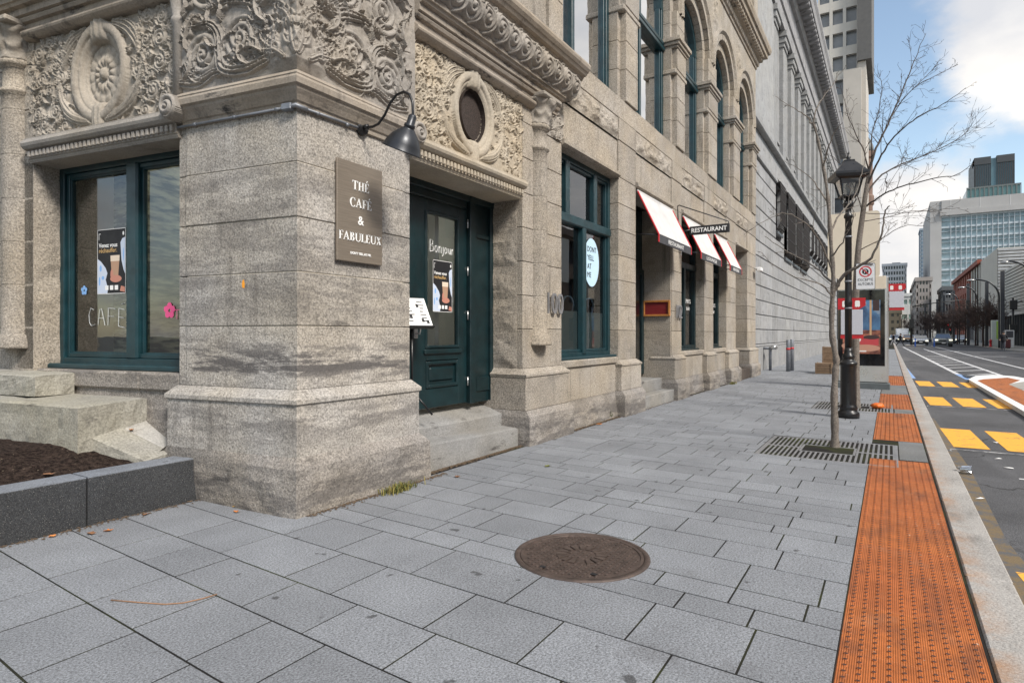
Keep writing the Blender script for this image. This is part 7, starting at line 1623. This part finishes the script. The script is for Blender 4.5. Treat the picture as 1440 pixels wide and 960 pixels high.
# traffic signals
p = gpt(1281.5, 486.3, gz); w_ = p.x * cy_ + p.y * sy_; S = w_ / 860; t = T('traffic_signal', 'black traffic signal mast with a long arm over the street', 'traffic light', p)
m = MB(); m.smooth = True; m.tube([p, p + Vector((0, 0, 71 * S))], [.14, .10], 8); m.tube([p + Vector((0, 0, 55 * S)), p + Vector((0, -22 * S, 59 * S)), p + Vector((0, -66 * S, 64 * S))], [.09, .07, .05], 6); m.build('mast', M['black'], t)
m = MB(); m.box(p.x - .25, p.x + .1, p.y - .3, p.y + .25, 25 * S + CAMH - 1.6, 38 * S + CAMH - 1.6, .03); m.build('signal_head', M['black'], t); m = MB(); m.box(p.x - .2, p.x + .2, p.y - 64 * S - .25, p.y - 64 * S + .2, 50 * S, 62 * S, .03); m.build('signal_head', M['black'], t)
m = MB(); m.prism([(p.x - 6, p.y - 1.2), (p.x + 3, p.y - 1.6), (p.x + 3, p.y + .6), (p.x - 2, p.y + .7)], -.05, .1, bev=.02); tag(m.build('median_nose', M['kerb'], None, p), 'dark kerbed median nose under the traffic signal mast', 'kerb island')
p = gpt(1424.5, 489, .09); w_ = p.x * cy_ + p.y * sy_; S = w_ / 860; t = T('traffic_signal', 'black traffic signal post with stacked heads at the right pavement', 'traffic light', p)
m = MB(); m.smooth = True; m.tube([p, p + Vector((0, 0, 70 * S))], .1, 8); m.tube([p + Vector((0, 0, 62 * S)), p + Vector((0, -.8, 66 * S))], .05, 6); m.build('post', M['black'], t)
for z0, z1 in ((22, 34), (55, 68)): m = MB(); m.box(p.x - .25, p.x + .2, p.y - .35, p.y + .3, z0 * S, z1 * S, .03); m.build('signal_head', M['black'], t)
for u, v, lab in ((1332.5, 457, 'signal with a lit red light beyond the trees, upper one'), (1336.5, 463, 'signal with a lit red light beyond the trees, lower one')):
    x = 135; y = yat(u, x); z = zat(u, v, x); t = T('traffic_signal', lab, 'traffic light', (x, y, 0)); m = MB(); m.tube([(x, y, 0), (x, y, z + .6)], .08, 6); m.box(x - .2, x + .2, y - .25, y + .25, z - .9, z + .4, .03); m.build('post', M['black'], t)
    m = MB(); m.smooth = True; m.lathe((0, 0), [(.13, 0), (.13, .05), (.05, .08)], 12, lambda a, b, c: (x - .2 - c, y + a, z + b)); m.build('red_light', M['redlight'], t)
# barricade with blue supports
p = gpt(1287, 487, .0); t = T('barricade', 'low barricade with blue uprights by the median nose', 'barrier', p)
for dy in (0, -2.0): m = MB(); m.box(p.x - .06, p.x + .06, p.y + dy - .08, p.y + dy + .08, -.03, 1.0, .01); m.build('upright', simple('blue_upright%d' % (dy < 0), (.03, .10, .40), .5), t)
m = MB(); m.box(p.x - .03, p.x + .03, p.y - 3.4, p.y + .4, .10, .18); m.box(p.x - .03, p.x + .03, p.y - 3.4, p.y - 3.3, .1, 1.1); m.box(p.x - .03, p.x + .03, p.y - 3.4, p.y, 1.0, 1.06); m.build('rail', M['galv'], t)
# far pavement odds and ends
p = gpt(1402, 487.5, .09); t = T('advert_column', 'green and white upright street panel between dark posts', 'sign', p); m = MB(); m.box(p.x - .3, p.x + .3, p.y - .55, p.y + .55, .09, 3.2, .06); m.build('panel', flat('pale_panel', (.5, .56, .52)), t); m = MB(); m.box(p.x - .32, p.x - .3, p.y - .5, p.y + .1, 1.0, 3.1); m.build('green_print', flat('lime_print', (.36, .55, .10)), t)
p = gpt(1415, 489.5, .09); t = T('newspaper_box', 'dark red street box at the foot of the tallest slab post', 'street box', p); m = MB(); m.box(p.x - .3, p.x + .3, p.y - .35, p.y + .35, .15, 1.05, .05); m.build('box', simple('dark_red_box', (.13, .03, .03), .5), t); m = MB(); m.box(p.x - .25, p.x + .25, p.y - .3, p.y + .3, .09, .16); m.build('foot', M['black'], t)
p = gpt(1419, 489, .09); t = T('utility_cabinet', 'white street cabinet with dark marks beside the traffic signal post', 'cabinet', p); m = MB(); m.box(p.x - .4, p.x + .4, p.y - .4, p.y + .4, .09, 2.0, .04); m.build('cabinet', M['white'], t); m = MB(); m.box(p.x - .41, p.x - .4, p.y - .3, p.y + .3, 1.2, 1.9); m.build('poster', flat('dark_poster', (.1, .1, .11)), t)
p = gpt(1393, 487.5, .09); t = T('fire_hydrant', 'red fire hydrant post on the far pavement', 'hydrant', p); m = MB(); m.smooth = True; m.lathe((p.x, p.y, .09), [(.16, 0), (.16, .08), (.11, .12), (.11, .65), (.15, .68), (.15, .72), (.1, .8), (.03, .9)], 14); m.build('barrel', M['red'], t)
# bare trees on the far pavement
q = random.Random(77); FTW = simple('far_twigs', (.07, .048, .042), .9)
def far_tree(seed):
    q = random.Random(seed); t = T('bare_tree', 'tree', 'tree', (0, 0, 0), 'bare trees on the far pavement'); m = MB(); m.smooth = True; m.tube(spline([(0, 0, -.05), (.05, .03, 1.2), (0, .1, 2.6), (.1, 0, 4.0)], 3), [.13, .11, .10, .09, .09, .08, .07, .06, .05, .04], 7, False); m.build('trunk', FTW, t)
    m = MB()
    for k in range(17):
        a = k * 2.4 + q.uniform(-.3, .3); b = Vector((0, .05, 1.9 + .13 * k)); d = Vector((math.cos(a), math.sin(a), q.uniform(.35, 1.0))); twig(m, b, d, q.uniform(1.9, 2.9), .055, q, 2, .3, .013, .8)
    m.build('branches', FTW, t); return t
ft = [far_tree(3), far_tree(8)]
spots = [(1398, 486.9, 1.0), (1383, 486.3, 1.05), (1372, 485.4, 1.0), (1357, 484.4, 1.0), (1346, 483.6, .95), (1335, 482.9, 1.0), (1322, 482, 1.0), (1312, 481.2, .95), (1304, 480.4, 1.0), (1276, 479.2, .9)]
for k, (u, v, s) in enumerate(spots):
    p = gpt(u, v, .09); o = ft[k] if k < 2 else dup(ft[k % 2], p); o.location = p; o.rotation_euler = (0, 0, k * 1.1); o.scale = (s, s, s)
    o['label'] = 'bare dark tree nearest in the row on the far pavement' if k == 0 else ('bare dark tree on the left verge beyond the signal mast' if k == 9 else 'bare dark leafless tree in the row on the far pavement')
SKYBLOBS = [(1410, 90, .26, .42), (1235, 70, .20, -.38), (1425, 235, .17, -.42), (1310, 290, .12, .38), (1275, 200, .14, -.28), (1280, 420, .2, .2), ((.82, -.43, .37), None, .40, .3), ((.72, -.55, .42), None, .5, .25), ((-.3, .2, .9), None, .8, .1)]
CLOUD_A, CLOUD_B = (8.5, 8.15, 7.7), (5.7, 5.8, 6.1)
SKY_ST, SUN_E, EXPO = .09, 3.2, 0.58
# ------------------------------------------------------------------ light and sky

SUN_EL, SUN_AZ = R(43), R(-112)        # azimuth in plan from +X
w = bpy.data.worlds.new('World'); scene.world = w; w.use_nodes = True; nt = w.node_tree; nt.nodes.clear()
def wn(t, **k):
    o = nt.nodes.new(t)
    for a, b in k.items(): setattr(o, a, b)
    return o
sky = wn('ShaderNodeTexSky', sky_type='NISHITA', sun_disc=False); sky.sun_elevation = SUN_EL; sky.sun_rotation = R(90) - SUN_AZ; sky.air_density = 1.0; sky.dust_density = .6; sky.ozone_density = 1.5
tcd = wn('ShaderNodeTexCoord'); mp = wn('ShaderNodeMapping'); mp.inputs['Scale'].default_value = (1, 1, 1.9); nt.links.new(tcd.outputs['Generated'], mp.inputs[0])
nz = wn('ShaderNodeTexNoise'); nz.inputs['Scale'].default_value = 3.4; nz.inputs['Detail'].default_value = 9; nz.inputs['Roughness'].default_value = .55; nt.links.new(mp.outputs[0], nz.inputs['Vector'])
def dirv(u, v):
    d = wpt(u, v, 1.0) - Vector((0, 0, CAMH)); return d.normalized()
acc = nz.outputs['Fac']
for (u, v, rad, amt) in SKYBLOBS:
    d = dirv(u, v) if isinstance(v, int) else Vector(u).normalized(); vm = wn('ShaderNodeVectorMath', operation='DISTANCE'); vm.inputs[1].default_value = d; nt.links.new(tcd.outputs['Generated'], vm.inputs[0])
    mr = wn('ShaderNodeMapRange', interpolation_type='SMOOTHSTEP'); mr.inputs[1].default_value = 0; mr.inputs[2].default_value = rad; mr.inputs[3].default_value = amt; mr.inputs[4].default_value = 0; nt.links.new(vm.outputs['Value'], mr.inputs[0])
    ad = wn('ShaderNodeMath', operation='ADD'); nt.links.new(acc, ad.inputs[0]); nt.links.new(mr.outputs[0], ad.inputs[1]); acc = ad.outputs[0]
cr = wn('ShaderNodeMapRange', interpolation_type='SMOOTHSTEP'); cr.inputs[1].default_value = .44; cr.inputs[2].default_value = .62; nt.links.new(acc, cr.inputs[0])
nz2 = wn('ShaderNodeTexNoise'); nz2.inputs['Scale'].default_value = 5; nz2.inputs['Detail'].default_value = 6; nt.links.new(mp.outputs[0], nz2.inputs['Vector'])
cc = wn('ShaderNodeMix', data_type='RGBA'); cm = wn('ShaderNodeMapRange'); cm.inputs[1].default_value = .36; cm.inputs[2].default_value = .62; nt.links.new(nz2.outputs['Fac'], cm.inputs[0]); nt.links.new(cm.outputs[0], cc.inputs[0]); cc.inputs[6].default_value = (*CLOUD_A, 1); cc.inputs[7].default_value = (*CLOUD_B, 1)
mx = wn('ShaderNodeMix', data_type='RGBA'); nt.links.new(cr.outputs[0], mx.inputs[0]); sc2 = wn('ShaderNodeMix', data_type='RGBA', blend_type='MULTIPLY'); sc2.inputs[0].default_value = 1; sc2.inputs[7].default_value = (2.0, 1.8, 1.55, 1); nt.links.new(sky.outputs[0], sc2.inputs[6]); nt.links.new(sc2.outputs[2], mx.inputs[6]); nt.links.new(cc.outputs[2], mx.inputs[7])
bg = wn('ShaderNodeBackground'); bg.inputs[1].default_value = SKY_ST; nt.links.new(mx.outputs[2], bg.inputs[0]); ow = wn('ShaderNodeOutputWorld'); nt.links.new(bg.outputs[0], ow.inputs[0])
sl = bpy.data.lights.new('sun', 'SUN'); sl.energy = SUN_E; sl.angle = R(14); sl.color = (1, .94, .86); so = bpy.data.objects.new('sun', sl); COL.objects.link(so)
sd = Vector((math.cos(SUN_EL) * math.cos(SUN_AZ), math.cos(SUN_EL) * math.sin(SUN_AZ), math.sin(SUN_EL))); so.rotation_euler = (-sd).to_track_quat('-Z', 'Y').to_euler()
so.location = (0, -10, 30)
vs = scene.view_settings; vs.view_transform = 'Standard'; vs.look = 'None'; vs.gamma = 1; vs.exposure = EXPO; vs.use_curve_mapping = False
scene.render.engine = 'CYCLES'; scene.cycles.max_bounces = 8; scene.cycles.transparent_max_bounces = 16; scene.cycles.use_denoising = True
